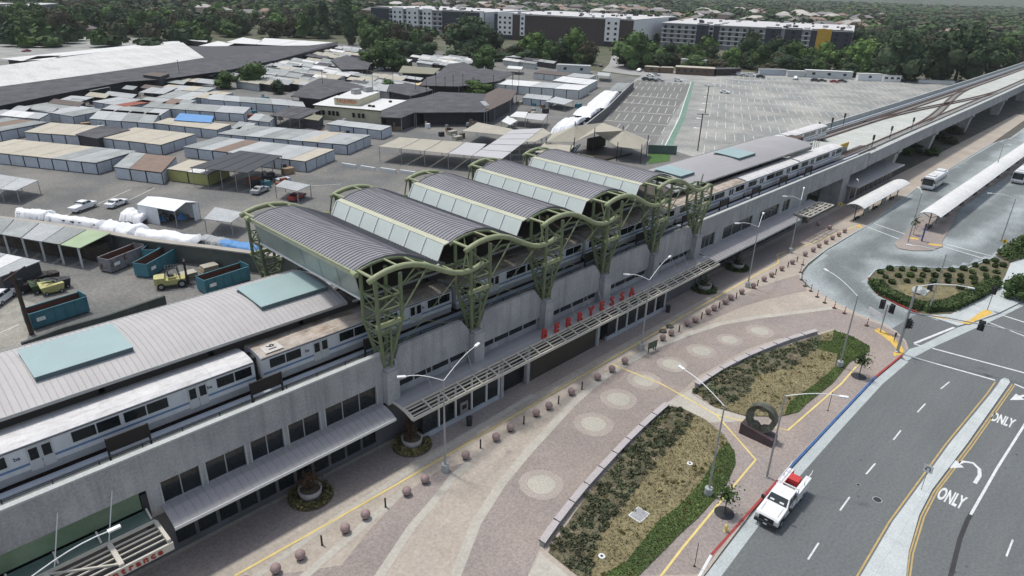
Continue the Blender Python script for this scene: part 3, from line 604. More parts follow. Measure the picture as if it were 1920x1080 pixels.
def trains():
    c = make_car(); KIDS.clear()
    x0 = 20.35-21.65
    labs = ['train car with clean white roof nearest the camera at the left edge','train car with number 16 on its dirty brown roof','train car behind the first two green columns','middle train car under the wavy roofs','train car between the third and fifth green columns','train car emerging from the right end of the wavy roofs','train car beside the far platform roof with white roof','last train car at the yellow platform end']
    for i in range(7):
        if i == 0: o = c; o.location = (x0,50.3,8.75); OFF[o] = Vector(o.location)
        else: o = dup(c, loc=(x0+21.65*i,50.3,8.75))
        o['label'] = labs[i if i < 6 else i]; o['group'] = 'cars of the near train'
        if i in (1,2,3,4):
            for ch in o.children:
                if ch.name.startswith('roof_panel'): ch.material_slots[0].link = 'OBJECT'; ch.material_slots[0].material = train_rd
        if i == 1:
            z = 8.75+3.415
            pl = obj('number_plate', MB().slab([(x0+21.65+.7,48.95,z-.10),(x0+21.65+2.3,48.95,z-.10),(x0+21.65+2.3,50.2,z+.01),(x0+21.65+.7,50.2,z+.01)], .02), M_('roof_number_panel', (0.50,0.48,0.45),0.7,0.15,2.0), o)
            obj('number', text_mesh('16', .95, .006, lambda u, v, w: (x0+21.65+1.85-v*1.0, 49.6+u, z+.02-(50.2-49.6-u)*.08)), M_('number_black', (0.03,0.03,0.03), 0.6), o)
    for i in range(3):
        o = dup(c, loc=(172-21.65*(i+1),61.9,8.75)); o['label'] = ['rear train end car standing beyond the far platform roof','second rear train car half hidden by the grey platform roof','third rear train car hidden behind the far platform roof'][i]; o['group'] = 'cars of the rear train'
trains()

# ---------------------------------------------------------------- platform canopies
def plat_canopy(name, label, x0, x1, step, m, skys, panels=True):
    t = thing(name, label, 'platform roof', ((x0+x1)/2, 56.2, 9.75))
    prof = []
    for i in range(9):
        u = i/8; y = 51.0+u*10.5; prof.append((y, 13.15+0.95*(1-(2*u-1)**2)))
    n = len(prof); nx = int(round((x1-x0)/step)); proto = None
    if panels:
        for k in range(nx):
            xa = x0+k*step
            if proto is None:
                mb = MB()
                for i in range(n-1):
                    (ya,za),(yb,zb) = prof[i], prof[i+1]
                    mb.add([(xa+.008,ya,za),(xa+step-.03,ya,za),(xa+step-.03,yb,zb),(xa+.008,yb,zb)], [(0,1,2,3)])
                    mb.add([(xa+step-.03,ya,za),(xa+step+.008,ya,za+.05),(xa+step+.008,yb,zb+.05),(xa+step-.03,yb,zb)], [(0,1,2,3)])
                    mb.add([(xa+step+.008,ya,za+.05),(xa+step+.008,ya,za-.02),(xa+step+.008,yb,zb-.02),(xa+step+.008,yb,zb+.05)], [(0,1,2,3)])
                proto = obj('roof_panel', mb, m, t)
            else: inst(proto, t, OFF[t]+Vector((k*step,0,0)))
    mb = MB(); d = .02
    for i in range(n-1):
        (ya,za),(yb,zb) = prof[i], prof[i+1]
        q = [(x0,ya,za-d),(x1,ya,za-d),(x1,yb,zb-d),(x0,yb,zb-d)]
        mb.slab(q, .22)
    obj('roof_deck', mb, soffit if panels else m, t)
    obj('gutter_edge', MB().box(x0,x1,50.93,51.0,12.95,13.2).box(x0,x1,61.5,61.57,12.95,13.2), steel, t)
    for a, b in skys:
        s = obj('skylight', MB().slab([(a,53.3,14.22),(b,53.3,14.22),(b,58.3,14.42),(a,58.3,14.42)], .04), aqua, t)
        obj('kerb', MB().prism([(a+.04,53.34),(b-.04,53.34),(b-.04,58.26),(a+.04,58.26)], 13.6, 14.17), aqua_e, s)
    x = x0+4
    while x < x1-2:
        obj('column', MB().box(x-.2,x+.2,56.0,56.4,9.75,13.9).bar((x,56.2,12.8),(x,52.2,13.2),.18,.2).bar((x,56.2,12.8),(x,60.2,13.2),.18,.2), dark, t); x += 9
    if x1 > 100:
        obj('platform_shelter', MB().box(141,147,54,57,9.75,12.2), M_('shelter_grey', (0.25,0.27,0.26), 0.8), t)
    return t
plat_canopy('platform_canopy', 'pale ribbed platform roof with two aqua skylights left of the wavy shed', -11.9, 30.4, .45, canopy_m, [(5.75,12.45),(23.1,29.75)])
plat_canopy('platform_canopy', 'platform roof beneath the wavy vaults, coloured dark for their shade', 31.0, 87.4, .6, M_('inner_canopy_shade', (0.085,0.072,0.062), 0.85, 0.2, 0.6, 0.15), [], False)  # same platform roof carried through; vault shade is put into its dark colour
plat_canopy('platform_canopy', 'smooth grey platform roof with two skylights right of the wavy shed', 88, 139, .6, canopy_g, [(93.0,97.3),(112.2,118.6)], False)

# ---------------------------------------------------------------- wavy train shed
def shed():
    t = thing('train_shed', 'five wavy metal vaults with slanted glazing on green tubular steel columns', 'train shed roof', (58,56,8.6))
    YF, YB = 46.75, 65.6; OF, OB = 44.35, 67.95
    vp = [(-1.8,18.15),(-1.0,18.45),(0.2,18.7),(1.5,18.75),(2.8,18.6),(4.0,18.2),(5.2,17.65),(6.4,17.05),(7.4,16.55),(8.3,16.2)]
    wv = [(-2.0,17.9),(-1.2,18.2),(-.2,18.42),(.8,18.5),(1.8,18.45),(2.9,18.25),(4.0,17.85),(5.2,17.25),(6.4,16.6),(7.4,16.15),(8.5,15.85),(9.5,15.78),(10.4,15.88),(11.2,16.1)]
    protos = {}
    def part(key, name, fn, k, m, **kw):
        if key not in protos:
            o = obj(name, fn(XK[0]), m, t, **kw); protos[key] = o; return o
        o = inst(protos[key], t, OFF[t]+Vector((10.9*k,0,0)))
        if 'kind' in kw and kw['kind']: o['kind'] = kw['kind']
        return o
    for k in range(5):
        def vault(X):
            mb = MB()
            for i in range(len(vp)-1):
                a, b = vp[i], vp[i+1]
                mb.slab([(X+a[0],YF,a[1]),(X+b[0],YF,b[1]),(X+b[0],YB,b[1]),(X+a[0],YB,a[1])], .14)
            return mb
        def seam(X):
            mb = MB(); y = YF+.25
            while y < YB-.1:
                for i in range(len(vp)-1):
                    a, b = vp[i], vp[i+1]; mb.bar((X+a[0],y,a[1]+.03),(X+b[0],y,b[1]+.02),.075,.055)
                y += .46
            return mb
        part('so','vault_soffit', lambda X: (lambda mb: [mb.slab([(X+vp[i][0]+.02,YF+.05,vp[i][1]-.16),(X+vp[i+1][0],YF+.05,vp[i+1][1]-.16),(X+vp[i+1][0],YB-.05,vp[i+1][1]-.16),(X+vp[i][0]+.02,YB-.05,vp[i][1]-.16)],.05) for i in range(9)] and mb)(MB()), k, soffit)
        part('v','vault_roof', vault, k, zinc); part('s','roof_seams', seam, k, zinc_d, kind='stuff')
        part('ef','vault_edge', lambda X: (lambda mb: [mb.bar((X+vp[i][0],YF-.06,vp[i][1]-.12),(X+vp[i+1][0],YF-.06,vp[i+1][1]-.12),.12,.34) for i in range(9)] and mb)(MB()), k, zinc_d)
        part('eb','vault_edge', lambda X: (lambda mb: [mb.bar((X+vp[i][0],YB+.06,vp[i][1]-.12),(X+vp[i+1][0],YB+.06,vp[i+1][1]-.12),.12,.34) for i in range(9)] and mb)(MB()), k, zinc_d)
        # glazing rising from this vault's gutter to the next one's edge
        if k < 4:
            n = 7
            for i in range(n):
                ya = YF+(YB-YF)*i/n+.05; yb = YF+(YB-YF)*(i+1)/n-.05
                part('g%d' % i, 'glass_pane', lambda X: MB().slab([(X+7.38,ya,16.32),(X+7.38,yb,16.32),(X+8.3,yb,18.05),(X+8.3,ya,18.05)], .06), k, glass_p)
            for i in range(n+1):
                y = YF+(YB-YF)*i/n
                part('b%d' % i, 'glazing_bar', lambda X: MB().bar((X+7.34,y,16.34),(X+8.28,y,18.12),.10,.12,upv=(0,1,0)), k, frame_w)
            part('gu', 'gutter', lambda X: MB().box(X+7.08,X+7.42,YF-.35,YB+.3,16.22,16.38), k, frame_w)
            part('fa', 'fascia', lambda X: MB().slab([(X+8.32,YF-.1,18.10),(X+8.95,YF-.1,18.22),(X+8.95,YB+.1,18.22),(X+8.32,YB+.1,18.10)], .12), k, fascia_c)
    # glazed end below the first vault
    X = XK[0]
    for i in range(6):
        ya = YF+(YB-YF)*i/6+.04; yb = YF+(YB-YF)*(i+1)/6-.04
        obj('end_glass_pane', MB().add([(X-1.25,ya,15.4),(X-1.25,yb,15.4),(X-1.75,yb,17.7),(X-1.75,ya,17.7),(X-1.2,ya,15.4),(X-1.2,yb,15.4),(X-1.7,yb,17.7),(X-1.7,ya,17.7)], [(0,1,2,3)[::-1],(4,5,6,7),(0,4,5,1),(3,2,6,7)]), glass_g, t)
    obj('end_sill', MB().box(X-1.35,X-1.15,YF,YB,15.2,15.4), frame_w, t)
    obj('end_fascia', MB().bar((X-1.8,YF-.1,17.92),(X-1.8,YB+.1,17.92),.34,.42), fascia_c, t); obj('end_rail', MB().tube([(X-1.95,YF-.5,18.15),(X-1.95,YB+.4,18.15)], .10, 8), green_l, t)
    for y in (YF-.5,YB+.4): obj('end_knob', MB().tube([(X-2.1,y-.35,18.1),(X-2.1,y+.35,18.1)], .26, 10), green_l, t)
    # trusses: columns, wave beams, struts
    for side, (yo, yi, yc, yv) in enumerate(((OF,YF-.15,45.55,YF),(OB,YB+.15,66.8,YB))):
        sg = -1 if side == 0 else 1
        for k in range(6):
            last = k == 5; ls = 'L' if last else ''; dX = 10.9*5 if last else 0
            def col(X):
                X += dX
                mb = MB()
                cor = [(-1,yo,),(1,yo),(-1,yi),(1,yi)]
                for sx, y in cor:
                    yb_ = yc+(.28 if y > yc else -.28); top = 17.9 if sx < 0 else 16.6
                    if k >= 0: mb.tube([(X+sx*.28,yb_,8.6),(X+sx*1.25,y,13.3),(X+sx*1.3,y,15.9 if last else (top if sx < 0 else 17.9))], .185, 8)
                mb.tube([(X,yo+sg*-.1,8.8),(X,yo,13.3)], .09, 6)
                return mb
            part('col%d%s' % (side, ls), 'column_legs', col, k, green_s)
            def rings(X):
                X += dX; mb = MB()
                def c(sx, y, z):
                    f = min(1,(z-8.6)/4.7); yb_ = yc+(.28 if y > yc else -.28); return (X+sx*(.28+.97*f), yb_+(y-yb_)*f, z)
                for z in (10.0,11.4,12.5,13.3,14.8,16.0):
                    q = [c(-1,yo,z),c(1,yo,z),c(1,yi,z),c(-1,yi,z)]
                    for i in range(4): mb.tube([q[i],q[(i+1)%4]], .085, 6)
                zs = [8.8,10.0,11.4,12.5,13.3,14.8,16.0]
                for i in range(len(zs)-1):
                    a, b = zs[i], zs[i+1]; s = 1 if i % 2 else -1
                    mb.tube([c(-s,yo,a),c(s,yo,b)], .07, 5); mb.tube([c(s,yi,a),c(-s,yi,b)], .07, 5)
                    mb.tube([c(-1,yo if s > 0 else yi,a),c(-1,yi if s > 0 else yo,b)], .055, 5); mb.tube([c(1,yo if s < 0 else yi,a),c(1,yi if s < 0 else yo,b)], .055, 5)
                return mb
            part('ring%d%s' % (side, ls), 'lattice_bracing', rings, k, green_s)
            part('hb%d' % side, 'collar_beam', lambda X: MB().bar((X-1.5,yo,13.4),(X+1.55,yo,13.4),.26,.4), k, green_l)
            part('ft%d' % side, 'foot_plate', lambda X: MB().box(X-.45,X+.45,yc-.4,yc+.4,8.6,8.7), k, green_s)
        for k in range(5):
            def wave(y, r):
                def f(X):
                    return MB().tube([(X+a,y,b) for a, b in wv], r, 10)
                return f
            part('w%d' % side, 'wave_beam', wave(yo, .27), k, green_l, smooth=True)
            part('wi%d' % side, 'inner_wave_beam', wave(yi, .15), k, green_s, smooth=True)
            for a in (-1.5,1.2,3.4,5.6,7.8):
                z = float(np.interp(a, [w[0] for w in wv], [w[1] for w in wv]))
                part('st%d%g' % (side, a), 'roof_strut', lambda X, a=a, z=z: MB().tube([(X+a,yo,z+.05),(X+a,yv,z+.05)], .15 if a < 0 else .10, 7), k, green_l)
            def diag(X):
                mb = MB(); g = lambda a: float(np.interp(a, [w[0] for w in wv], [w[1] for w in wv]))
                mb.tube([(X+1.3,yo,14.0),(X+4.4,yo,g(4.4))], .09, 6)
                mb.tube([(X-1.25,yo,14.8),(X-.2,yi,g(-.2))], .08, 6); mb.tube([(X+1.3,yo,15.2),(X-1.2,yo,17.7)], .09, 6); mb.tube([(X+1.3,yi,14.0),(X+3.2,yo,g(3.2))], .07, 6)
                return mb
            part('dg%d' % side, 'diagonal_strut', diag, k, green_s)
            part('rs%d' % side, 'rising_strut', lambda X: MB().tube([(X+8.6,yo,15.85),(X+9.1,yo,18.0)], .09, 6), k, green_s)
            def chord(X):
                return MB().tube([(X+1.3,yi,14.3),(X+3,yi,15.5),(X+5,yi,16.1),(X+7,yi,15.9),(X+8.8,yi,15.2),(X+9.65,yi,14.3)], .14, 8)
            part('ch%d' % side, 'lower_chord', chord, k, green_s, smooth=True)
            part('cb%d' % side, 'cross_cable', lambda X: MB().tube([(X+1.4,yo,13.3),(X+5.4,yi,11.0),(X+10.4,yc,9.0)], .035, 5).tube([(X+8.0,yo,15.8),(X+5.4,yi,11.0),(X+.6,yc,9.2)], .035, 5), k, green_l)
    # purlins under the vaults
    for k in range(5):
        part('pu', 'purlins', lambda X: (lambda mb: [mb.box(X+a-.08,X+a+.08,YF,YB,z-.5,z-.2) for a, z in ((0,18.6),(2.5,18.6),(5,17.7),(7,16.7))] and mb)(MB()), k, green_s)
    return t
shed()

# ================================================================ GUIDEWAY
def guideway():
    t = thing('elevated_guideway', 'long concrete elevated railway with crossing switch tracks leading to the top right', 'viaduct', (300,57,0))
    F = [(158,45.6),(200,46.6),(260,47.6),(340,49.2),(440,52),(560,55),(760,60)]
    B = [(158,66.2),(200,66.2),(260,66.9),(340,68.0),(440,70),(560,73),(760,78)]
    for i in range(len(F)-1):
        q = [(*F[i],8.4),(*F[i+1],8.4),(*B[i+1],8.4),(*B[i],8.4)]
        obj('deck_span', MB().slab(q, .7), conc_deck, t)
        f2 = [(F[i][0],F[i][1]+2.5,7.75),(F[i+1][0],F[i+1][1]+2.5,7.75),(B[i+1][0],B[i+1][1]-2.5,7.75),(B[i][0],B[i][1]-2.5,7.75)]
        obj('girder', MB().slab(f2, 1.5), conc, t)
        for L, nm in ((F,'front_parapet'),(B,'rear_parapet')):
            obj(nm, MB().ribbon([L[i],L[i+1]], .3, 6.9, 9.7), conc_l if L is B else conc, t)
            obj('parapet_cap', MB().ribbon([L[i],L[i+1]], .42, 9.702, 9.8), conc_l, t)
    def front(x): return float(np.interp(x,[p[0] for p in F],[p[1] for p in F]))
    def back(x): return float(np.interp(x,[p[0] for p in B],[p[1] for p in B]))
    for x in (186,221,266,322,378,436,500,570,640):
        y = front(x)+3.2; y2 = back(x)-3.2
        obj('pier', MB().add([(x-1.1,y-1.3,-.1),(x+1.1,y-1.3,-.1),(x+1.1,y+1.3,-.1),(x-1.1,y+1.3,-.1),(x-1.6,y-2.2,6.3),(x+1.6,y-2.2,6.3),(x+1.6,y+2.2,6.3),(x-1.6,y+2.2,6.3)], [(0,3,2,1),(4,5,6,7),(0,1,5,4),(1,2,6,5),(2,3,7,6),(3,0,4,7)]), conc, t)
        obj('pier', MB().add([(x-1.1,y2-1.3,-.1),(x+1.1,y2-1.3,-.1),(x+1.1,y2+1.3,-.1),(x-1.1,y2+1.3,-.1),(x-1.6,y2-2.2,6.3),(x+1.6,y2-2.2,6.3),(x+1.6,y2+2.2,6.3),(x-1.6,y2+2.2,6.3)], [(0,3,2,1),(4,5,6,7),(0,1,5,4),(1,2,6,5),(2,3,7,6),(3,0,4,7)]), conc, t)
        obj('crosshead', MB().box(x-1.5,x+1.5,front(x)+.6,back(x)-.6,6.25-.6,6.249), conc, t)
    def xo(x, u): return front(x)+4.2+u*(back(x)-front(x)-8.4)
    def track(a, b, ua, ub, nm='track'):
        pts = []
        for i in range(13):
            s = i/12; x = a+(b-a)*s; e = s*s*(3-2*s); pts.append((x, xo(x, ua+(ub-ua)*e)))
        r = MB()
        for w in (-.84,.84):
            r.ribbon([(p[0],p[1]+w) for p in pts], .34, 8.42+.004*(ua != ub), 8.66)
        obj('rail_pair', r, rust, t)
        obj('track_plinth', MB().ribbon(pts, 2.6, 8.402, 8.43+.012*(ua != ub)), M_('track_plinth_grey', (0.20,0.20,0.195), 0.9, 0.15, 0.5), t)
    track(158,760,0,0); track(158,760,1,1); track(205,330,0,1); track(205,330,1,0)
    for L in ((F,1.5),(B,-1.2)):
        pts = [(p[0],p[1]+L[1]) for p in L[0]]
        obj('cable_tray', MB().ribbon(pts, .5, 8.41, 8.75), MATS['cable_tray_blue_grey'], t); pts = [(p[0],p[1]+L[1]*2.1) for p in L[0]]
        obj('third_rail_cover', MB().ribbon(pts, .3, 8.41, 8.85), M_('third_rail_cover', (0.30,0.30,0.28),0.7), t)
    for x, y in ((176,64),(186,64.5),(196,65),(170,49),(186,50),(205,50.4)):
        obj('signal_mast', MB().box(x-.07,x+.07,y-.07,y+.07,8.4,11.6).box(x-.18,x+.18,y-.2,y+.2,10.6,11.7), dark, t)
    return t
guideway()
def plat_end():
    t = thing('platform_end_stair', 'open platform end with yellow barrier and dark stair roof behind the last train car', 'stair', (150,56,9.75))
    obj('end_floor', MB().box(155.2,163,52,60.2,8.4,9.6), conc_deck, t)
    obj('yellow_barrier', MB().box(152.5,163,51.9,52.05,9.6,10.6), M_('barrier_yellow', (0.65,0.45,0.08),0.6), t)
    obj('stair_roof', MB().box(139.5,150,57.2,60.1,12.3,12.5), M_('stair_roof_brown', (0.09,0.06,0.045),0.8), t)
    obj('stair_wall', MB().box(139.6,149.9,57.3,57.4,9.78,12.29), darkbr, t)
    for x in (151,152.2,153.4): obj('gate_frame', MB().box(x,x+.1,55,55.1,9.78,12.2).box(x,x+1.1,55,55.1,12.1,12.2), steel, t)
plat_end()

# ================================================================ ROAD
def road():
    z = 0.004
    def ln(px, w=.12, m=paint_w, dz=0.004, nm='lane_line'): return struct(nm, MB().strip(P(px), w, z+dz), m)
    for px in ([(1720,773),(1735,757)],[(1675,825),(1689,807)],[(1624,889),(1641,869)],[(1575,957),(1593,932)],[(1515,1049),(1535,1018)],[(1764,729),(1780,716)],[(1887,1043),(1899,1012)]):
        ln(px, .14)
    med = P([(1613,1082),(1673,980),(1737,893),(1780,833),(1857,740),(1870,723),(1876,713),(1883,710),(1891,713),(1893,719),(1813,833),(1747,920),(1723,967),(1703,1037),(1698,1082)])
    med = [(40,7.4)]+med+[(42,4.6)]
    struct('road_median', MB().prism(med, -.1, .14), conc_w)
    ln([(1606,1082),(1666,980),(1730,892),(1773,833),(1850,739),(1866,716)], .14, paint_y, .004)
    ln([(1700,1082),(1706,1037),(1727,968),(1751,922),(1818,834),(1898,721)], .12, paint_y, .004); ln([(1706,1082),(1712,1038),(1733,969),(1757,922),(1823,836),(1902,723)], .12, paint_y, .006)
    ln([(1820,965),(1870,877),(1925,790)], .22)
    ln([(1822,962),(1814,975),(1800,1010),(1790,1050),(1780,1090)], .35, M_('asphalt_seam_dark',(0.045,0.045,0.047),0.9,0.2,0.8), .002, 'asphalt_seam')
    rr_ = random.Random(3)
    for i in range(26):
        x_, y_ = rr_.uniform(46,150), rr_.choice([13.9,10.4,11.6,2.6,1.2,9.0])+rr_.gauss(0,.3); r_ = rr_.uniform(.06,.22)
        struct('oil_spot', MB().sheet([(x_+r_*(1+.3*sin(k*2.3+i))*cos(k*pi/5),y_+r_*(1+.3*cos(k*1.7+i))*sin(k*pi/5)*.7) for k in range(10)], .0015+i*.00005), M_('oil_stain_dark',(0.075,0.08,0.082),0.85))
    # crosswalk and stop lines
    ln([(1748,653),(1920,699),(1990,717)], .3); ln([(1713,670),(1866,713)], .3); ln([(1873,589),(1920,604),(1990,626)], .3); ln([(1848,602),(1925,632)], .22)
    ln([(1714,644),(1789,614)], .3); ln([(1714,645),(1727,649)], .25); ln([(1700,604),(1719,597)], .3); ln([(1663,619),(1719,597)], .25)
    ln([(1902,720),(1960,745)], .3)
    struct('driveway_asphalt', MB().sheet(P([(1663,622),(1719,588),(1790,612),(1702,650),(1690,640)]), 0.0115), asphalt)
    ln([(1714,644),(1789,614)], .35, paint_w, .0155); ln([(1714,645),(1727,649)], .25, paint_w, .0165)
    struct('valley_gutter', MB().sheet(P([(1690,668),(1700,656),(1724,649),(1796,614),(1833,603),(1872,590),(1920,566),(1920,573),(1873,596),(1850,606),(1748,652),(1700,677)]), 0.015), gutter_m)
    # painted words and arrows
    for c, s in (((1784,933),1.0),((1880,787),1.0)):
        p = at(*c); obj('road_marking', text_mesh('ONLY', 1.0, 0.0, lambda u, v, w, p=p: (p.x+(v-.35)*2.9, p.y-u*.76, 0.010), 0.035), paint_w, kind='structure')
    for (x, y) in ((1817,877),(1930,750)):
        p = at(x, y); mb = MB(); pts = [(-2.2,-.95),(-.6,-1.0),(.5,-.75),(1.1,-.1),(.7,.6),(-.1,.95)]
        mb.strip([(p.x+a, p.y+b) for a, b in pts], .32, 0.010)
        mb.sheet([(p.x-.35,p.y+.35),(p.x+.45,p.y+1.35),(p.x-1.7,p.y+1.55)], 0.0104)
        struct('turn_arrow_marking', mb, paint_w)
    for (x, y), r in (((1645,937),.42),((1609,909),.2)):
        c = at(x, y); t = thing('manhole', 'round dark manhole cover in the near lane right of the truck' if r > .3 else 'tiny round valve cover left of the manhole in the near lane', 'manhole', (c.x,c.y,0))
        obj('rim', MB().lathe((c.x,c.y,0), [(r,0),(r,.012)], 18), steel, t); obj('lid', MB().lathe((c.x,c.y,0), [(r*.8,.012),(r*.8,.016)], 18), dark, t)
    # east pavement beyond the crossing
    e = P([(1725,590),(1783,588),(1830,562),(1880,519),(1893,493),(1925,480),(1990,480),(1990,530),(1925,562),(1872,588),(1833,602),(1796,612),(1760,600)])
    struct('east_pavement', MB().prism(e, -.1, .12), conc_w)
    struct('tactile_ramp', MB().sheet(P([(1745,594),(1778,599),(1808,607),(1818,608),(1829,602),(1862,587),(1852,580),(1841,583),(1819,599),(1803,604),(1785,601),(1762,592)],.12), .126), tact_y)
    struct('tactile_ramp', MB().sheet(P([(1640,617),(1650,616),(1672,630),(1686,644),(1694,655),(1693,664),(1676,668),(1675,662),(1682,657),(1670,642),(1655,630),(1640,621)],.13), KZ+.02), tact_y)
    struct('tactile_ramp', MB().sheet(P([(1606,424),(1613,428),(1617,426),(1611,420)],.13), KZ+.02), tact_y)
    # worn darker wheel lanes in the bus loop concrete
    paths = [[(1712,604),(1670,590),(1620,560),(1580,525),(1572,500),(1600,482),(1660,478),(1740,492),(1800,497),(1850,478),(1900,440),(1990,370)], [(1640,455),(1690,415),(1760,350),(1830,300),(1900,250)], [(1790,440),(1850,395),(1920,340),(1990,290)], [(1600,500),(1620,470),(1650,440)]]
    segs = []
    for p_ in paths:
        w_ = [Vector(q) for q in P(p_)]; segs += list(zip(w_[:-1], w_[1:]))
    from mathutils import noise as mn
    me = bpy.data.meshes.new('worn_lane'); V = []; F = []; idx = {}
    poly = bl_poly; st = 0.9
    def wear(x, y):
        p = Vector((x,y)); d = 99
        for a, b in segs:
            ab = b-a; u = max(0,min(1,(p-a).dot(ab)/ab.length_squared)); d = min(d, (a+ab*u-p).length)
        n_ = mn.noise(Vector((x*.09,y*.22,0)))*1.6+mn.noise(Vector((x*.3,y*.7,3)))*.8
        return max(0,min(1,1.25-(d+n_*1.6)/3.6))
    cols_ = []
    nx = int((300-86)/st); ny = int((41-8)/st)
    def vid(i, j):
        k = (i,j)
        if k not in idx: idx[k] = len(V); x, y = 86+i*st, 8+j*st; V.append((x,y,.0085)); cols_.append(wear(x,y))
        return idx[k]
    for i in range(nx):
        for j in range(ny):
            x, y = 86+(i+.5)*st, 8+(j+.5)*st
            if all(inpoly(x+a, y+b, poly) for a in (-st*.5,st*.5) for b in (-st*.5,st*.5)): F.append((vid(i,j),vid(i+1,j),vid(i+1,j+1),vid(i,j+1)))
    me.from_pydata(V, [], F); ca = me.color_attributes.new('wear','FLOAT_COLOR','POINT')
    for k, v in enumerate(cols_): ca.data[k].color = (v,v,v,1)
    m = M_('bus_loop_worn', (0.31,0.35,0.355), 0.9, 0.12, 0.10, 0.18, 2.5); N = m.node_tree.nodes; L_ = m.node_tree.links; b_ = N['Principled BSDF']
    src_ = b_.inputs['Base Color'].links[0].from_socket; at_ = N.new('ShaderNodeAttribute'); at_.attribute_name = 'wear'; mr = N.new('ShaderNodeMapRange'); mr.inputs['To Min'].default_value = 1.0; mr.inputs['To Max'].default_value = .50; L_.new(at_.outputs['Fac'], mr.inputs['Value'])
    vm = N.new('ShaderNodeVectorMath'); vm.operation = 'SCALE'; L_.new(src_, vm.inputs[0]); L_.new(mr.outputs[0], vm.inputs['Scale']); L_.new(vm.outputs[0], b_.inputs['Base Color'])
    me.materials.append(m); o = bpy.data.objects.new('worn_lane', me); C.objects.link(o); o['kind'] = 'structure'
    # bus loop islands and markings
    isl = P([(1676,458),(1690,448),(1725,405),(1760,400),(1930,262),(1990,262),(1990,262),(1930,300),(1800,392),(1766,455),(1768,463),(1745,471),(1710,471),(1685,467)])
    struct('bus_island', MB().prism(isl, -.1, .14), pink)
    isl = P([(1600,412),(1634,420),(1716,357)])
    for px in ([(1625,425),(1685,448)],[(1638,419),(1700,440)],[(1768,462),(1845,485)],[(1775,458),(1858,480)]): ln(px, .25, paint_w, .009)
    for px in ([(1703,444),(1722,447)],[(1741,456),(1766,459)]): struct('tactile_ramp', MB().sheet(P([px[0],px[1],(px[1][0],px[1][1]+3),(px[0][0],px[0][1]+3)],.14), .15), tact_y)
    # hedge island
    isl = P([(1630,527),(1640,511),(1680,503),(1747,506),(1813,506),(1862,487),(1895,492),(1885,517),(1872,542),(1832,562),(1783,590),(1730,592),(1685,572),(1647,552)])
    struct('hedge_island', MB().prism(isl, -.1, .16), M_('island_mulch_green', (0.105,0.105,0.055), 0.98, 0.25, 0.6, 0.35, 4, c2=(0.14,0.12,0.08)))
    struct('island_kerb', MB().ribbon(P([(1628,522),(1632,535),(1647,553),(1685,573),(1722,588)]), .22, 0, .2), kerb_red)
    struct('island_kerb', MB().ribbon(P([(1628,522),(1640,508),(1680,500),(1747,503),(1813,504),(1862,484)]), .22, 0, .19), gutter_m)
    struct('dry_patch', MB().sheet(P([(1680,535),(1720,532),(1790,540),(1800,552),(1760,560),(1700,555)],.16), .166), dry)
    r = []
    for row in ([(1650,512),(1668,506),(1690,507),(1712,507),(1736,508),(1760,508),(1783,508),(1806,506),(1828,500),(1848,493),(1865,490)],
                [(1660,521),(1684,519),(1706,518),(1729,519),(1752,519),(1776,519),(1800,518),(1823,512),(1844,507),(1865,501),(1880,500)],
                [(1672,531),(1700,529),(1724,528),(1750,529),(1776,530),(1800,529),(1824,523),(1848,518),(1868,512)],
                [(1800,541),(1826,533),(1850,528),(1868,525)]): r += row
    p0 = None; rown = []
    for q_, (cnt_, nm_) in enumerate(((11,'row along the bus loop kerb'),(11,'second row from the bus loop kerb'),(9,'third row from the bus loop kerb'),(4,'short inner row beside the dry patch'))): rown += [(k_, nm_) for k_ in range(cnt_)]
    OR_ = ['first','second','third','fourth','fifth','sixth','seventh','eighth','ninth','tenth','eleventh']
    for i, (x, y) in enumerate(r):
        c = at(x, y, .16)
        if p0 is None:
            def fn(q):
                v = Vector((q.gauss(0,1),q.gauss(0,1),q.gauss(0,1))).normalized()*.62*(.6+.4*q.random()); return (v.x, v.y, .42+v.z*.8), 1
            p0 = tag(obj('clipped_shrub', leaf_cards(420, fn, .14, 31), L_hedge), 'x', 'shrub'); o = p0
        else:
            o = bpy.data.objects.new('clipped_shrub', p0.data); C.objects.link(o); tag(o, 'x', 'shrub')
        o.location = (c.x, c.y, .16); OFF[o] = o.location.copy(); o.rotation_euler = (0,0,i*1.7); s_ = .84+.12*sin(i*2.1); o.scale = (s_,s_,.72+.12*sin(i))
        o['label'] = '%s rounded green shrub from the left in the %s' % (OR_[rown[i][0]], rown[i][1]); o['group'] = 'shrubs in rows on the hedge island'
    def hedge(nm, px, w, h, lab):
        pts = P(px, .16); mb = MB(); q = random.Random(len(px)*7)
        segs = [(Vector(pts[i]),Vector(pts[i+1])) for i in range(len(pts)-1)]; tot = sum((b-a).length for a, b in segs)
        def fn(r_):
            a, b = r_.choices(segs, [(b-a).length for a, b in segs])[0]; p = a.lerp(b, r_.random()); n = Vector((-(b-a).y,(b-a).x)).normalized()
            u = r_.uniform(-1,1); s = r_.random()
            if r_.random() < .45: return (p.x+n.x*u*w/2, p.y+n.y*u*w/2, .16+h*(.93+.12*r_.random())), 1
            sgn = 1 if u > 0 else -1
            return (p.x+n.x*sgn*w/2*(.9+.15*r_.random()), p.y+n.y*sgn*w/2*(.9+.15*r_.random()), .16+h*s), 1
        t = thing('clipped_hedge', lab, 'hedge', (pts[0][0],pts[0][1],0))
        obj('hedge_body', MB().ribbon(pts, w*.86, .1, .16+h*.9), L_hedge, t); obj('hedge_leaves', leaf_cards(int(tot*w*90), fn, .13, 5), L_hedge, t, kind='stuff')
    hedge('h', [(1640,532),(1655,550),(1690,566),(1728,581),(1781,577),(1826,556),(1864,533)], 2.0, .9, 'dense clipped green hedge curving round the road side of the hedge island')
    c = at(1722,548,.16)
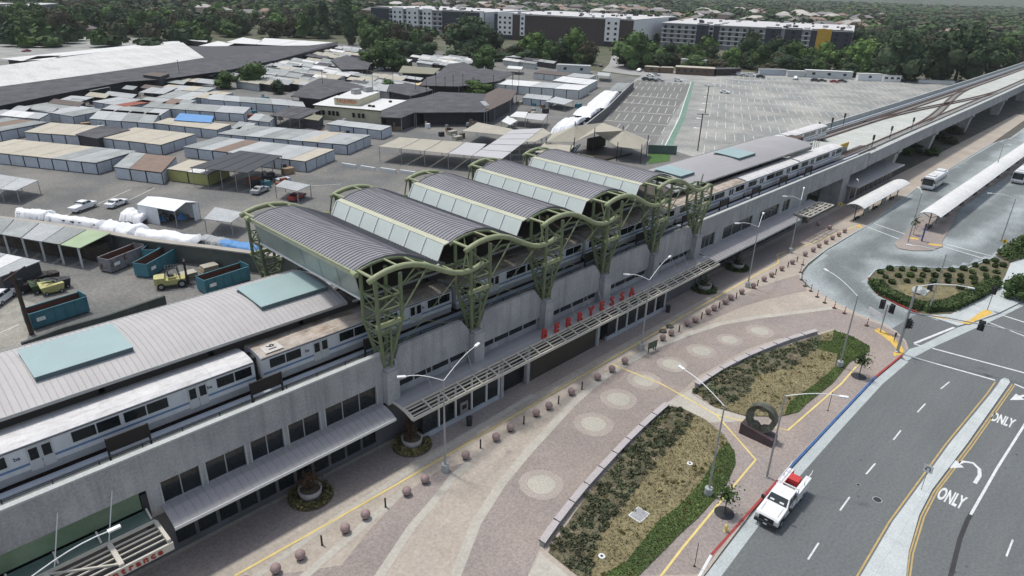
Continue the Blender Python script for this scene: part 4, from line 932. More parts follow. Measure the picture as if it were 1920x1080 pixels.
    t = thing('boulder_sign', 'low pale rock and dark utility cabinet in the dry middle of the hedge island', 'rock', (c.x,c.y,.1)); mb = MB(); q = random.Random(4)
    mb.lathe((c.x,c.y,.1), [(1.0,0),(1.1,.3),(.8,.7),(.35,.95),(0,1.0)], 9); mb.v = [(x+q.gauss(0,.08), y+q.gauss(0,.08), z_+q.gauss(0,.05)) for x, y, z_ in mb.v]
    obj('rock', mb, conc_l, t); obj('cabinet', MB().box(c.x+1.8,c.x+2.6,c.y-1.2,c.y-.6,.1,1.2), dark, t); obj('slab', MB().box(c.x-1,c.x+2.2,c.y-1.1,c.y-.4,.1,.3), gutter_m, t)
    # right-hand bed
    isl = P([(1866,478),(1893,458),(1925,442),(1990,430),(1990,470),(1925,484),(1893,494)])
    struct('verge_bed', MB().prism(isl, -.1, .17), soil)
    def fn(r_):
        x, y = scatter(isl, 1, r_.random())[0]; return (x, y, .2+r_.random()*.8), 1
    tag(obj('verge_shrubs', leaf_cards(2600, fn, .2, 8), L_mid, kind='stuff'), 'mixed green and rust verge shrubs at the right edge beyond the hedge island', 'shrubs')
road()

# ================================================================ STREET FURNITURE
def lamp(label, base, h, arms, pedestal=True, group='street lamps', lean=0):
    t = thing('street_lamp', label, 'street lamp', (base.x, base.y, 0), group)
    b = Vector(base); z0 = .0
    if pedestal:
        obj('pedestal', MB().lathe((b.x,b.y,0), [(.36,0),(.36,.92),(.30,.98),(.20,.94)], 16), M_('lamp_pedestal_concrete', (0.36,0.38,0.38),0.85,0.1,1), t); z0 = .9
    obj('pole', MB().tube([(b.x,b.y,z0),(b.x,b.y,h)], .11, 8, r2=.06), steel, t)
    if not pedestal: obj('base_plate', MB().box(b.x-.2,b.x+.2,b.y-.2,b.y+.2,.1,.2), steel, t)
    for (dx, dy) in arms:
        L = math.hypot(dx, dy); pts = []
        for i in range(7):
            s = i/6; pts.append((b.x+dx*s, b.y+dy*s, h-.05+.75*sin(s*pi*.62)*min(1,L/3)))
        a = obj('arm', MB().tube(pts, .036, 6), lampw, t)
        e = Vector(pts[-1]); d = Vector((dx,dy,0)).normalized()
        obj('lamp_head', MB().bar(e-d*.1, e+d*.62, .27, .12), lampw, a)
    return t
ORD = ['first','second','third','fourth','fifth','sixth','seventh','eighth','ninth','tenth','eleventh','twelfth','thirteenth','fourteenth']
def rank(what, x, xs):
    marks = [(835,'lamp by the lattice canopy corner'),(1202,'lamp beside the letter A'),(1401,'lamp left of the guide line bend'),(1486,'lamp at the guide line bend')]
    m, nm = min(marks, key=lambda q: abs(q[0]-x)); s = sorted([v for v in xs if (v < m) == (x < m)], key=lambda v: abs(v-m))
    return '%s %s %s the %s' % (ORD[s.index(x)], what, 'left of' if x < m else 'right of', nm)
def lamps():
    # double armed plaza row
    for l, px, h, arms in (('double armed lamp in front of the left end of the lattice canopy',(835,885),9.9,[(-2.7,1.9),(5.3,1.7)]),('double armed lamp with bench sign before the letter A',(1201.7,657),9.6,[(-1.6,1.9),(6.6,1.6)]),
                           ('double armed lamp between the two right planters pots',(1401,540),9.8,[(-2.6,1.9),(4.5,1.6)]),('double armed lamp beside the bend of the yellow guide line',(1481,475),9.6,[(5,1.8),(-2,1.8)])):
        lamp(l, at(*px), h, arms, group='double armed plaza lamps')
    lamp('single armed lamp reaching over the glass entrance canopy at bottom left', Vector((1.0,38.9,0)), 9.3, [(4.5,0)], group='single armed lamps')
    lamp('single armed lamp at the tip of the nearer planting bed', at(1327,930), 9.6, [(1.6,5.0)], group='single armed lamps')
    lamp('single armed lamp beside the ring sculpture, arm over the road', at(1437,897), 9.1, [(2.3,-3.7)], False, 'single armed lamps')
    lamp('single armed lamp at the right tip of the farther planting bed', at(1573,690), 9.6, [(3.3,4.9)], group='single armed lamps')
    lamp('tall lamp standing inside the hedge island', at(1740,587), 9.0, [(-2,4)], False, 'bus loop lamps')
    lamp('slender lamp on the island before the long bus shelter', at(1702,455), 9.4, [(1.5,1)], False, 'bus loop lamps')
    lamp('slender lamp by the yellow sign at the right of the bus loop', at(1877,452), 8.2, [(-2.5,3.5)], False, 'bus loop lamps')
    lamp('thin lamp behind the long white bus shelter', at(1862,332), 8.0, [(1,-1)], False, 'bus loop lamps')
    lamp('dark lamp standing left of the small bus shelter', at(1597,392), 6.0, [(.6,.4)], False, 'bus loop lamps')
    lamp('dark lamp under the guideway behind the small bus shelter', at(1652,345), 6.5, [(.6,.4)], False, 'bus loop lamps')
    # bollards
    balls = [(462,1098),(518,1074),(564,1048),(648,998),(686,972),(763,928),(797,905),(873,860),(930,826),(957,808),(1005,780),(1029,767),(1071,740),(1120,712),(1147,697),(1171,682),(1242,638),(1258,629),(1288,611),(1303,604),(1327,589),(1338,582),(1359,570),(1370,562),(1390,551),(1412,540),(1432,527),(1446,519),(1465,507),(1485,495),(1509,480),(1524,472),(1535,464),(1548,457),(1560,449),(1572,443),(1583,436),(1555,430),(1534,423),(1513,417)]
    p0 = None
    for i, (x, y) in enumerate(balls):
        c = at(x, y, KZ)
        if p0 is None:
            p0 = o = thing('ball_bollard', 'x', 'bollard', (c.x,c.y,KZ), 'round granite bollards along the plaza')
            prof = [(.0,.07)]+[(.41*sin(a*pi/10), .47-.41*cos(a*pi/10)) for a in range(1,10)]+[(0,.88)]
            obj('ball', MB().lathe((c.x,c.y,KZ), prof, 20), granite, o, smooth=True); obj('foot', MB().lathe((c.x,c.y,KZ), [(.2,0),(.18,.12)], 12), gran_d, o)
        else: o = dup(p0, loc=(c.x,c.y,KZ), rz=i)
        o['label'] = rank('round granite ball bollard', x, [b_[0] for b_ in balls[:37]]) if i < 37 else ['nearest','middle','farthest'][i-37]+' of three ball bollards standing apart in the building shade'
    posts = [(604,1020),(723,951),(784,843+70-40),(901,839),(982,794),(1047,757),(1091,729),(1225,654),(1273,622),(1315,598),(1348,578),(1380,560),(1421,537),(1454,514),(1477,500),(1494,491)]
    posts = [(604,1022),(723,951),(901,840),(982,795),(1047,757),(1091,730),(1225,655),(1273,622),(1315,598),(1348,578),(1380,560),(1420,536),(1454,515),(1477,501),(1494,491)]
    p0 = None
    for i, (x, y) in enumerate(posts):
        c = at(x, y, KZ)
        if p0 is None:
            p0 = o = thing('post_bollard', 'x', 'bollard', (c.x,c.y,KZ), 'thin dark posts between the ball bollards')
            obj('post', MB().lathe((c.x,c.y,KZ), [(.075,0),(.075,.98),(.04,1.02)], 10), gran_d, o); obj('collar', MB().lathe((c.x,c.y,KZ), [(.10,.0),(.10,.04)], 10), gran_d, o)
        else: o = dup(p0, loc=(c.x,c.y,KZ))
        o['label'] = rank('thin dark post', x, [b_[0] for b_ in posts])
    p0 = None
    for i, (x, y) in enumerate([(1505,497),(1501,511),(1503,525),(1509,537),(1520,546),(1532,557),(1546,568),(1564,578),(1583,588),(1625,611)]):
        c = at(x, y, KZ)
        if p0 is None:
            p0 = o = thing('traffic_delineator', 'x', 'delineator', (c.x,c.y,KZ), 'red delineator posts across the plaza edge')
            obj('base', MB().prism([(c.x+.3*cos(k*pi/3),c.y+.3*sin(k*pi/3)) for k in range(6)], KZ, KZ+.08), dark, o)
            obj('post', MB().lathe((c.x,c.y,KZ), [(.065,.08),(.058,1.1),(.03,1.14)], 10), M_('delineator_red', (0.42,0.08,0.05),0.6), o)
            obj('band', MB().lathe((c.x,c.y,KZ), [(.068,.74),(.067,.86)], 10), lampw, o)
        else: o = dup(p0, loc=(c.x,c.y,KZ))
        o['label'] = ORD[i]+' red delineator post from the bus loop kerb bend'
    # concrete bowls with planting
    for i, ((x, y), lab, m) in enumerate((((583,938),'round concrete bowl with rust twigs, nearest to the entrance sign',L_red),((773,842),'round concrete bowl with rust twigs below the lattice canopy corner',L_red),((1320,543),'round concrete bowl with dark plants in the canopy shade',L_dark),((1382,503),'round concrete bowl ringed by hedge left of the third lamp',L_dark))):
        c = at(x, y-8 if i < 2 else y, KZ); t = thing('planter_bowl', lab, 'planter', (c.x,c.y,KZ))
        obj('bowl', MB().lathe((c.x,c.y,KZ), [(.75,0),(.95,.45),(1.02,.9),(.90,.9),(.86,.7),(0,.68)], 24), cast, t, smooth=False)
        obj('bowl_soil', MB().lathe((c.x,c.y,KZ), [(.87,.70),(.5,.74),(0,.76)], 20), soil, t); obj('skirt_soil', MB().lathe((c.x,c.y,KZ), [(1.95,0),(1.9,.1),(.8,.12)], 24), soil, t)
        def f1(r):
            a = r.uniform(0,2*pi); q = r.uniform(1.05,1.9); return (c.x+q*cos(a), c.y+q*sin(a), KZ+.1+r.random()*.35), 1
        obj('skirt_plants', leaf_cards(900, f1, .10, i), L_skirt if i < 2 else L_hedge, t)
        def f2(r):
            v = Vector((r.gauss(0,.45)+.15, r.gauss(0,.38)+.45, abs(r.gauss(0,.75)))); return (c.x+v.x, c.y+v.y, KZ+.8+v.z), .75
        obj('bush', leaf_cards(430, f2, .10, i+9), m, t)
        tw = MB(); q = random.Random(i)
        for _ in range(14): tw.tube([(c.x,c.y,KZ+.7),(c.x+q.gauss(0,.5),c.y+q.gauss(0,.5),KZ+1.6+q.random()*.9)], .02, 4)
        obj('twigs', tw, bark, t)
    # small rubble planters
    for (x, y), l in (((1243,622),'small flat bronze disc lying beside the granite balls'),((1256,613),'second small flat bronze disc behind the first one')):
        c = at(x, y, KZ); t = thing('bronze_disc', l, 'disc', (c.x,c.y,KZ)); obj('disc', MB().lathe((c.x,c.y,KZ), [(.5,0),(.45,.18),(0,.22)], 14), bronze, t); obj('rim', MB().lathe((c.x,c.y,KZ), [(.52,0),(.52,.06)], 14), dark, t)
    # bench sign by lamp B
    c = at(1214,663,KZ); t = thing('wayfinding_panel', 'low dark green panel on posts beside the double armed lamp', 'sign', (c.x,c.y,KZ))
    obj('panel', MB().bar((c.x,c.y,KZ+1.0),(c.x+1.6,c.y-.2,KZ+1.0),.08,.9), M_('panel_green', (0.08,0.11,0.08),0.6), t)
    for u in (.1,1.45): obj('post', MB().box(c.x+u-.04,c.x+u+.04,c.y-u*.12-.04,c.y-u*.12+.04,KZ,KZ+1.4), dark, t)
    # figures and bins near the doors
    for (x, y), l in (((1252,585),'dark grey litter bin near the glazed front under the lattice canopy'),((880,797),'dark litter bin by the left shopfront in the canopy shade')):
        c = at(x, y, KZ); t = thing('litter_bin', l, 'bin', (c.x,c.y,KZ)); obj('body', MB().lathe((c.x,c.y,KZ), [(.28,0),(.33,.9),(.2,1.05)], 12), dark, t); obj('rim', MB().lathe((c.x,c.y,KZ), [(.35,.86),(.35,.93)], 12), gran_d, t)
    c = at(866,780,KZ); t = thing('ticket_kiosk', 'grey boxy kiosk standing under the left part of the lattice canopy', 'kiosk', (c.x,c.y,KZ)); obj('cabinet', MB().box(c.x-.5,c.x+.5,c.y-.4,c.y+.4,KZ,KZ+1.9), M_('kiosk_grey', (0.22,0.21,0.20),0.7), t); obj('screen', MB().box(c.x-.3,c.x+.3,c.y-.42,c.y-.401,KZ+1.1,KZ+1.6), glass_d, t)
    # ring sculpture
    a, b, c_, d = [Vector((*p, 0)) for p in P([(1385,812),(1445,840),(1456,823),(1399,785)], KZ)]
    t = thing('ring_sculpture', 'dark weathered bronze ring on a wedge shaped granite plinth between the beds', 'sculpture', (57.9,20.9,KZ))
    q = [a, b, Vector((b.x+1.7,b.y+.15,0)), Vector((a.x+1.7,a.y+.15,0))]
    top = [1.25,.8,.65,1.1]
    obj('plinth', MB().add([(p.x,p.y,KZ) for p in q]+[(p.x,p.y,KZ+h) for p, h in zip(q,top)], [(0,1,2,3),(7,6,5,4),(0,4,5,1),(1,5,6,2),(2,6,7,3),(3,7,4,0)]), bronze_p, t)
    cx, cy = (q[0].x+q[1].x)/2+.85, (q[0].y+q[1].y)/2+.05; R, r0 = 1.48, .98; zc = KZ+1.0+1.33; mb = MB(); n = 40; qq = random.Random(2); vs = []
    dirv = Vector((0.12,-1,0)).normalized(); nv = Vector((1,.12,0)).normalized(); 
    for k in range(n):
        an = 2*pi*k/n; ri = r0+.12*sin(an*7)+qq.uniform(-.05,.05)*(1.5 if sin(an) < 0 else .4)
        for rr, w in ((R,-.46),(R,.46),(ri,.36),(ri,-.36)):
            p = Vector((cx,cy,zc))+dirv*rr*cos(an)+Vector((0,0,1))*rr*sin(an)+nv*w; vs.append(p)
    fs = []
    for k in range(n):
        for j in range(4): fs.append((k*4+j,k*4+(j+1)%4,((k+1)%n)*4+(j+1)%4,((k+1)%n)*4+j))
    mb.add(vs, fs); obj('ring', mb, bronze, t)
    # tree with grates, hydrant
    for (x, y), h, l in (((1358,962),2.6,'small broadleaf street tree over a round dark grate beside the hydrant'),((1610,706),2.8,'small broadleaf street tree over a round dark grate at the far end of the pavement')):
        c = at(x, y, KZ); t = thing('street_tree', l, 'tree', (c.x,c.y,KZ))
        obj('grate', MB().lathe((c.x,c.y,KZ), [(.85,0),(.85,.03)], 24), dark, t); obj('trunk', MB().tube([(c.x,c.y,KZ),(c.x+.05,c.y,KZ+h*.6)], .05, 6).tube([(c.x+.05,c.y,KZ+h*.5),(c.x+.4,c.y+.2,KZ+h*.8)], .025, 5).tube([(c.x+.05,c.y,KZ+h*.5),(c.x-.3,c.y-.3,KZ+h*.8)], .025, 5), bark, t)
        def f(r):
            v = Vector((r.gauss(0,.42), r.gauss(0,.42), r.gauss(0,.34))); return (c.x+v.x, c.y+v.y, KZ+h*.8+v.z), 1
        obj('crown', leaf_cards(420, f, .10, 3), L_mid, t)
    c = at(1360,996,KZ); t = thing('fire_hydrant', 'small yellow fire hydrant on the pavement by the red kerb', 'hydrant', (c.x,c.y,KZ))
    hy = M_('hydrant_yellow', (0.60,0.50,0.16),0.5)
    obj('barrel', MB().lathe((c.x,c.y,KZ), [(.17,0),(.17,.06),(.11,.08),(.11,.5),(.15,.52),(.15,.57),(.10,.68),(.04,.76),(0,.78)], 14), hy, t); obj('outlet', MB().tube([(c.x-.2,c.y,KZ+.4),(c.x+.2,c.y,KZ+.4)], .06, 8), hy, t); obj('outlet', MB().tube([(c.x,c.y-.22,KZ+.42),(c.x,c.y,KZ+.42)], .075, 8), hy, t)
    c = at(1302,1062,KZ); t = thing('slender_post', 'thin dark sign post on the pavement at the bottom edge', 'post', (c.x,c.y,KZ)); obj('post', MB().tube([(c.x,c.y,KZ),(c.x,c.y,KZ+2.4)], .03, 6), dark, t); obj('base', MB().box(c.x-.1,c.x+.1,c.y-.1,c.y+.1,KZ,KZ+.03), dark, t)
    c = at(1552,770,KZ); t = thing('slender_post', 'thin dark sign post on the pavement near the blue kerb', 'post', (c.x,c.y,KZ)); obj('post', MB().tube([(c.x,c.y,KZ),(c.x,c.y,KZ+2.4)], .03, 6), dark, t); obj('base', MB().box(c.x-.1,c.x+.1,c.y-.1,c.y+.1,KZ,KZ+.03), dark, t)
    # U-turn sign on the median
    c = at(1727,918,.14); t = thing('turn_sign', 'white square U-turn sign on a thin pole on the median', 'road sign', (c.x,c.y,.14))
    obj('pole', MB().tube([(c.x,c.y,.14),(c.x,c.y,2.75)], .03, 6), steel, t)
    pz = 2.5; obj('sign_plate', MB().box(c.x-.03,c.x-.01,c.y-.38,c.y+.38,pz-.38,pz+.38), frame_w, t)
    mb = MB(); pts = [(.16,-.2),(.16,.05),(.10,.17),(0,.2),(-.10,.17),(-.16,.05),(-.16,-.08)]
    for i in range(len(pts)-1): mb.bar((c.x-.036,c.y-pts[i][0],pz+pts[i][1]),(c.x-.036,c.y-pts[i+1][0],pz+pts[i+1][1]),.07,.01,upv=(1,0,0))
    mb.add([(c.x-.038,c.y+.06,pz-.05),(c.x-.038,c.y+.27,pz-.05),(c.x-.038,c.y+.16,pz-.22)],[(0,1,2)]); obj('arrow', mb, dark, t)
    # yellow diamond signs
    for (x, y), h, l in (((1571,405),2.6,'yellow warning sign at the plaza side of the small bus shelter'),((1878,470),1.9,'yellow warning sign at the foot of the right bus loop lamp')):
        c = at(x, y, KZ); t = thing('warning_sign', l, 'road sign', (c.x,c.y,KZ)); obj('pole', MB().tube([(c.x,c.y,0),(c.x,c.y,h)], .035, 6), steel, t)
        obj('sign_plate', MB().add([(c.x-.03,c.y-.5,h),(c.x-.03,c.y,h-.5),(c.x-.03,c.y+.5,h),(c.x-.03,c.y,h+.5),(c.x,c.y-.5,h),(c.x,c.y,h-.5),(c.x,c.y+.5,h),(c.x,c.y,h+.5)], [(0,1,2,3),(7,6,5,4),(0,4,5,1),(1,5,6,2),(2,6,7,3),(3,7,4,0)]), M_('sign_yellow',(0.70,0.48,0.05),0.6), t); obj('symbol', MB().box(c.x-.036,c.x-.031,c.y-.08,c.y+.08,h-.22,h+.22), dark, t)
    # traffic signals
    def head(par, c, rz=0):
        d = Vector((cos(rz),sin(rz),0)); n = Vector((-d.y,d.x,0))
        h = obj('signal_head', MB().bar(c-n*.22, c+n*.22, .3, 1.1), dark, par)
        for k, dz in enumerate((.34,0,-.34)): obj('visor', MB().tube([c-d*.15+Vector((0,0,dz)), c-d*.42+Vector((0,0,dz))], .12, 8), dark, h)
        obj('backboard', MB().bar(c-n*.34+d*.17, c+n*.34+d*.17, .03, 1.35), dark, h)
    p = at(1682,660,KZ); t = thing('traffic_signal', 'tall signal mast at the plaza corner with arm over the road', 'traffic signal', (p.x,p.y,KZ))
    obj('pole', MB().tube([(p.x,p.y,KZ),(p.x,p.y,9.3)], .19, 10, r2=.12), steel, t); obj('base_plate', MB().lathe((p.x,p.y,KZ), [(.32,0),(.32,.12),(.22,.2)], 12), steel, t)
    obj('mast_arm', MB().tube([(p.x,p.y,5.7),(p.x+1.2,p.y-4,6.0),(p.x+2.6,p.y-10.3,6.25),(p.x+3.4,p.y-14.5,6.3)], .10, 8, r2=.05), steel, t); obj('lamp_arm', MB().tube([(p.x,p.y,9.2),(p.x+1,p.y-1.6,9.75),(p.x+2.2,p.y-3.6,9.9),(p.x+3.0,p.y-4.7,9.75)], .05, 6), lampw, t)
    obj('lamp_head', MB().bar((p.x+2.9,p.y-4.6,9.74),(p.x+3.3,p.y-5.2,9.66),.28,.12), lampw, t)
    head(t, Vector((p.x+1.95,p.y-7.2,5.9))); head(t, Vector((p.x-.1,p.y-.45,4.3)), 1.2)
    p2 = at(1650,623,KZ); t = thing('pedestrian_signal', 'short signal pole with two dark heads and white banner at the crossing', 'traffic signal', (p2.x,p2.y,KZ))
    obj('pole', MB().tube([(p2.x,p2.y,KZ),(p2.x,p2.y,4.2)], .07, 8), steel, t); head(t, Vector((p2.x,p2.y+.55,4.0)), .6); head(t, Vector((p2.x+.2,p2.y-.5,3.7)), -.4)
    obj('banner', MB().bar((p2.x-.2,p2.y+.2,2.4),(p2.x+.6,p2.y+2.2,2.6),.05,.7), tarp_w, t)
    p3 = at(1851,581,.12); t = thing('pedestrian_signal', 'short signal pole at the tactile ramp beyond the crossing', 'traffic signal', (p3.x,p3.y,.12))
    obj('pole', MB().tube([(p3.x,p3.y,.12),(p3.x,p3.y,3.3)], .06, 8), steel, t); head(t, Vector((p3.x,p3.y,3.2)), 0)
    p3 = at(1676,640,KZ); t = thing('call_button_post', 'short dark push button post beside the tall signal mast', 'post', (p3.x,p3.y,KZ)); obj('post', MB().tube([(p3.x,p3.y,KZ),(p3.x,p3.y,1.3)], .05, 6), dark, t); obj('button_box', MB().box(p3.x-.1,p3.x+.1,p3.y-.1,p3.y+.1,1.0,1.4), dark, t)
    # utility pole behind the left canopy
    b = at(60,627); t = thing('utility_pole', 'dark leaning wooden utility pole with crossarm behind the left platform roof', 'utility pole', (b.x,b.y,0))
    obj('pole', MB().tube([b,(b.x-.1,b.y+.2,8.4)], .28, 8, r2=.2), pole_w, t); obj('crossarm', MB().bar((b.x-1.3,b.y-1.6,8.1),(b.x+1.5,b.y+1.6,8.2),.12,.16), pole_w, t); obj('transformer', MB().lathe((b.x+.4,b.y+.1,6.4), [(.25,0),(.25,.9),(.1,1.0)], 10), dark, t)
    for (x, y), h, l in (((1308,283),10.3,'tall wooden pole with crossarm at the near edge of the big car park'),((1322,213),10,'tall wooden pole with crossarm farther up the car park lane')):
        b = at(x, y); t = thing('utility_pole', l, 'utility pole', (b.x,b.y,0)); obj('pole', MB().tube([b,(b.x,b.y,h)], .16, 7), pole_w, t); obj('crossarm', MB().bar((b.x-1,b.y+1.2,h-.2),(b.x+1,b.y-1.2,h-.2),.14,.14), pole_w, t)
lamps()

# ================================================================ SHELTERS, VEHICLES
def shelter(label, x0, x1, y0, y1, z, n, grp='bus shelters'):
    t = thing('bus_shelter', label, 'bus shelter', ((x0+x1)/2,(y0+y1)/2,KZ), grp)
    N = 6; pr = [(y0+(y1-y0)*i/N, z+.55*(1-(2*i/N-1)**2)) for i in range(N+1)]
    k = max(1, int((x1-x0)/7))
    for j in range(k):
        xa = x0+(x1-x0)*j/k; xb = x0+(x1-x0)*(j+1)/k-.03; mb = MB()
        for i in range(N): mb.slab([(xa,pr[i][0],pr[i][1]),(xb,pr[i][0],pr[i][1]),(xb,pr[i+1][0],pr[i+1][1]),(xa,pr[i+1][0],pr[i+1][1])], .08)
        obj('roof_panel', mb, rf['white'], t)
    ym = (y0+y1)/2
    for j in range(n):
        x = x0+1+(x1-x0-2)*j/(n-1)
        p = obj('post', MB().tube([(x,ym,.1),(x,ym,z+.3)], .10, 8), M_('shelter_post_green', (0.10,0.13,0.11),0.6), t)
        obj('bracket', MB().bar((x,ym,z-.7),(x,y0+.3,z),.08,.1).bar((x,ym,z-.7),(x,y1-.3,z),.08,.1), MATS['shelter_post_green'], p)
        if j < n-1 and j % 2 == 0: b = obj('bench', MB().box(x+.6,x+2.8,ym-.25,ym+.25,.5,.58).box(x+.8,x+.9,ym-.2,ym+.2,.1,.5).box(x+2.5,x+2.6,ym-.2,ym+.2,.1,.5), dark, t)
        if j < n-1 and j % 2 == 1: obj('windscreen', MB().box(x+.5,x+3,ym-.02,ym+.02,.4,2.2), glass_g, t)
shelter('short bus shelter with curved white roof beside the plaza', 137.5, 166, 38.2, 41.6, 3.3, 6)
shelter('long bus shelter with curved white roof running to the right edge', 143, 268, 26.3, 30.0, 3.3, 22)
def island_plants():
    c = at(1712,440,.14); t = thing('young_tree', 'thin young tree on the tip of the bus island', 'tree', (c.x,c.y,.1)); obj('trunk', MB().tube([(c.x,c.y,.1),(c.x,c.y,2.4)], .04, 5), bark, t)
    def f(r): return (c.x+r.gauss(0,.4), c.y+r.gauss(0,.4), 2.6+r.gauss(0,.5)), 1
    obj('crown', leaf_cards(160, f, .12, 3), L_mid, t)
    c = at(1728,452,.14); t = thing('stop_pylon', 'blue stop pylon at the near end of the long bus shelter', 'sign', (c.x,c.y,.1)); obj('pylon', MB().box(c.x-.2,c.x+.2,c.y-.1,c.y+.1,.1,3.0), M_('pylon_blue',(0.05,0.08,0.22),0.5), t); obj('header', MB().box(c.x-.25,c.x+.25,c.y-.12,c.y+.12,3.0,3.5), dark, t)
island_plants()
def wheel(par, c, r, w, ax=(0,1,0)):
    a = Vector(ax)*w/2; c = Vector(c); o = obj('wheel', MB().tube([c-a, c+a], r, 16), tyre, par)
    obj('rim', MB().tube([c-a*1.03, c+a*1.03], r*.55, 10), steel, o); return o
def bus(label, loc, rz):
    t = thing('city_bus', label, 'bus', (0,0,0), 'white city buses'); L = 11.5; w = 1.27
    pr = [(-w,.45),(-w,2.6),(-w+.12,2.95),(-w+.4,3.08),(w-.4,3.08),(w-.12,2.95),(w,2.6),(w,.45)]; n = len(pr)
    obj('body', MB().add([(0,y,z) for y,z in pr]+[(L,y,z) for y,z in pr], [tuple(range(n)),tuple(range(n,2*n))[::-1]]+[(i,n+i,n+(i+1)%n,(i+1)%n) for i in range(n)]), veh_w, t)
    obj('windscreen', MB().box(-.03,-.003,-1.13,1.13,1.2,2.7), vglass, t); obj('bumper', MB().box(-.12,-.001,-1.2,1.2,.4,.8), veh_s, t)
    for s in (-1,1):
        for i in range(7): obj('side_window', MB().box(.9+i*1.45,2.15+i*1.45,s*1.272,s*1.285,1.35,2.35) if s > 0 else MB().box(.9+i*1.45,2.15+i*1.45,-1.285,-1.272,1.35,2.35), vglass, t)
        for x in (2.4,8.4): wheel(t, (x,s*1.12,.5), .5, .32)
        obj('mirror', MB().box(-.3,-.1,s*1.35-.1,s*1.35+.1,1.9,2.5), dark, t)
    obj('roof_unit', MB().box(1.2,3.4,-.8,.8,3.08,3.35).box(4.5,6,-.6,.6,3.08,3.2).box(8.6,10.8,-.9,.9,3.08,3.4), frame_w, t)
    t.location = loc; t.rotation_euler = (0,0,rz); OFF[t] = Vector(loc); return t
bus('white city bus driving past the short shelter', (176.2,37.0,.01), .0)
bus('white city bus cut by the right edge of the view', (200.5,23.6,.01), .0)
def utility_truck():
    t = thing('utility_truck', 'white crew cab utility truck with red tool box and ladder racks by the red kerb', 'truck', (0,0,0))
    # x forward = -X
    w = .98
    hood = [(0.0,.62),(0,1.12),(.12,1.28),(1.35,1.38),(1.75,1.42),(2.35,1.95),(2.6,2.0),(3.75,2.0),(4.0,1.9),(4.05,.55),(.3,.5)]
    n = len(hood)
    def sec(pr, w0, w1, zt=1.4):
        vs = []
        for s in (-1,1):
            for x, z in pr: vs.append((x, s*(w0 if z < zt else w1), z))
        m_ = len(pr); return MB().add(vs, [tuple(range(m_)),tuple(range(m_,2*m_))[::-1]]+[(i,m_+i,m_+(i+1)%m_,(i+1)%m_) for i in range(m_)])
    obj('cab', sec(hood, w, .82, 1.45), veh_w, t)
    obj('windscreen', MB().add([(1.80,-.84,1.475),(1.80,.84,1.475),(2.33,.74,1.94),(2.33,-.74,1.94)], [(0,3,2,1)]).add([(1.78,-.84,1.49),(1.78,.84,1.49),(2.31,.74,1.955),(2.31,-.74,1.955)], [(0,3,2,1)]), vglass, t)
    obj('dashboard_paper', MB().add([(1.86,.25,1.575),(1.86,.62,1.575),(1.97,.60,1.67),(1.97,.27,1.67)],[(0,3,2,1)]), frame_w, t); obj('dashboard_paper', MB().add([(1.86,-.58,1.575),(1.86,-.2,1.575),(1.97,-.22,1.67),(1.97,-.56,1.67)],[(0,3,2,1)]), frame_w, t)
    for s in (-1,1):
        q = [(1.95,s*.975,1.42),(2.95,s*.965,1.42),(2.9,s*.85,1.90),(2.42,s*.85,1.90)]; obj('side_window', MB().add([(x,y+s*.012,z) for x,y,z in q],[(0,1,2,3) if s < 0 else (0,3,2,1)]), vglass, t)
        q = [(3.05,s*.965,1.42),(3.85,s*.965,1.42),(3.75,s*.85,1.90),(3.0,s*.85,1.90)]; obj('side_window', MB().add([(x,y+s*.012,z) for x,y,z in q],[(0,1,2,3) if s < 0 else (0,3,2,1)]), vglass, t)
        for x in (.95,5.5): wheel(t, (x,s*.88,.42), .42, .28)
        obj('mirror', MB().box(1.75,1.9,s*1.2-.12,s*1.2+.12,1.3,1.65), dark, t)
        obj('service_box', MB().box(4.12,7.0,s*.78-.24,s*.78+.24,.55,1.62), veh_w, t)
        obj('ladder_rack', MB().box(4.0,6.95,s*.92-.03,s*.92+.03,2.05,2.11).box(4.1,4.16,s*.92-.03,s*.92+.03,1.6,2.1).box(5.5,5.56,s*.92-.03,s*.92+.03,1.6,2.1).bar((6.95,s*.92,2.08),(7.2,s*.92,2.3),.05), frame_w, t)
        obj('headlight', MB().box(-.02,.05,s*.78-.14,s*.78+.14,.85,1.08), chrome, t)
    obj('roof_rack_bar', MB().box(4.02,4.1,-.92,.92,2.02,2.1), frame_w, t); obj('bed_floor', MB().box(4.12,7.0,-.54,.54,.7,.85), dark, t)
    obj('tool_box', MB().box(5.35,6.3,-.42,.5,.86,1.75), M_('tool_box_red',(0.50,0.05,0.05),0.5), t); obj('bed_load', MB().box(4.3,5.2,-.45,.4,.86,1.3).box(6.35,6.9,-.5,.5,.86,1.2), M_('bed_clutter_grey',(0.15,0.15,0.16),0.8,0.4,2), t)
    obj('red_rail', MB().box(4.2,6.9,.50,.54,1.2,1.7), MATS['tool_box_red'], t)
    obj('grille', MB().box(-.05,-.002,-.62,.62,.62,1.15), dark, t); obj('bumper', MB().box(-.16,-.052,-.96,.96,.42,.72), dark, t); obj('number_plate', MB().box(-.175,-.161,-.16,.16,.48,.6), frame_w, t)
    obj('badge', MB().box(-.07,-.051,-.12,.12,.86,.93), frame_w, t)
    for s in (-1,1):
        for x in (1.9,2.98,3.95): obj('door_seam', MB().box(x,x+.025,s*.985-.004,s*.985+.004,.6,1.42), dark, t)
        for x in (2.75,3.7): obj('door_handle', MB().box(x,x+.16,s*1.0-.015,s*1.0+.015,1.2,1.25), dark, t)
        obj('wheel_arch', MB().box(.42,1.48,s*.983-.006,s*.983+.006,.42,.98), dark, t); obj('sill', MB().box(1.5,4.0,s*.99-.03,s*.99+.03,.42,.56), dark, t)
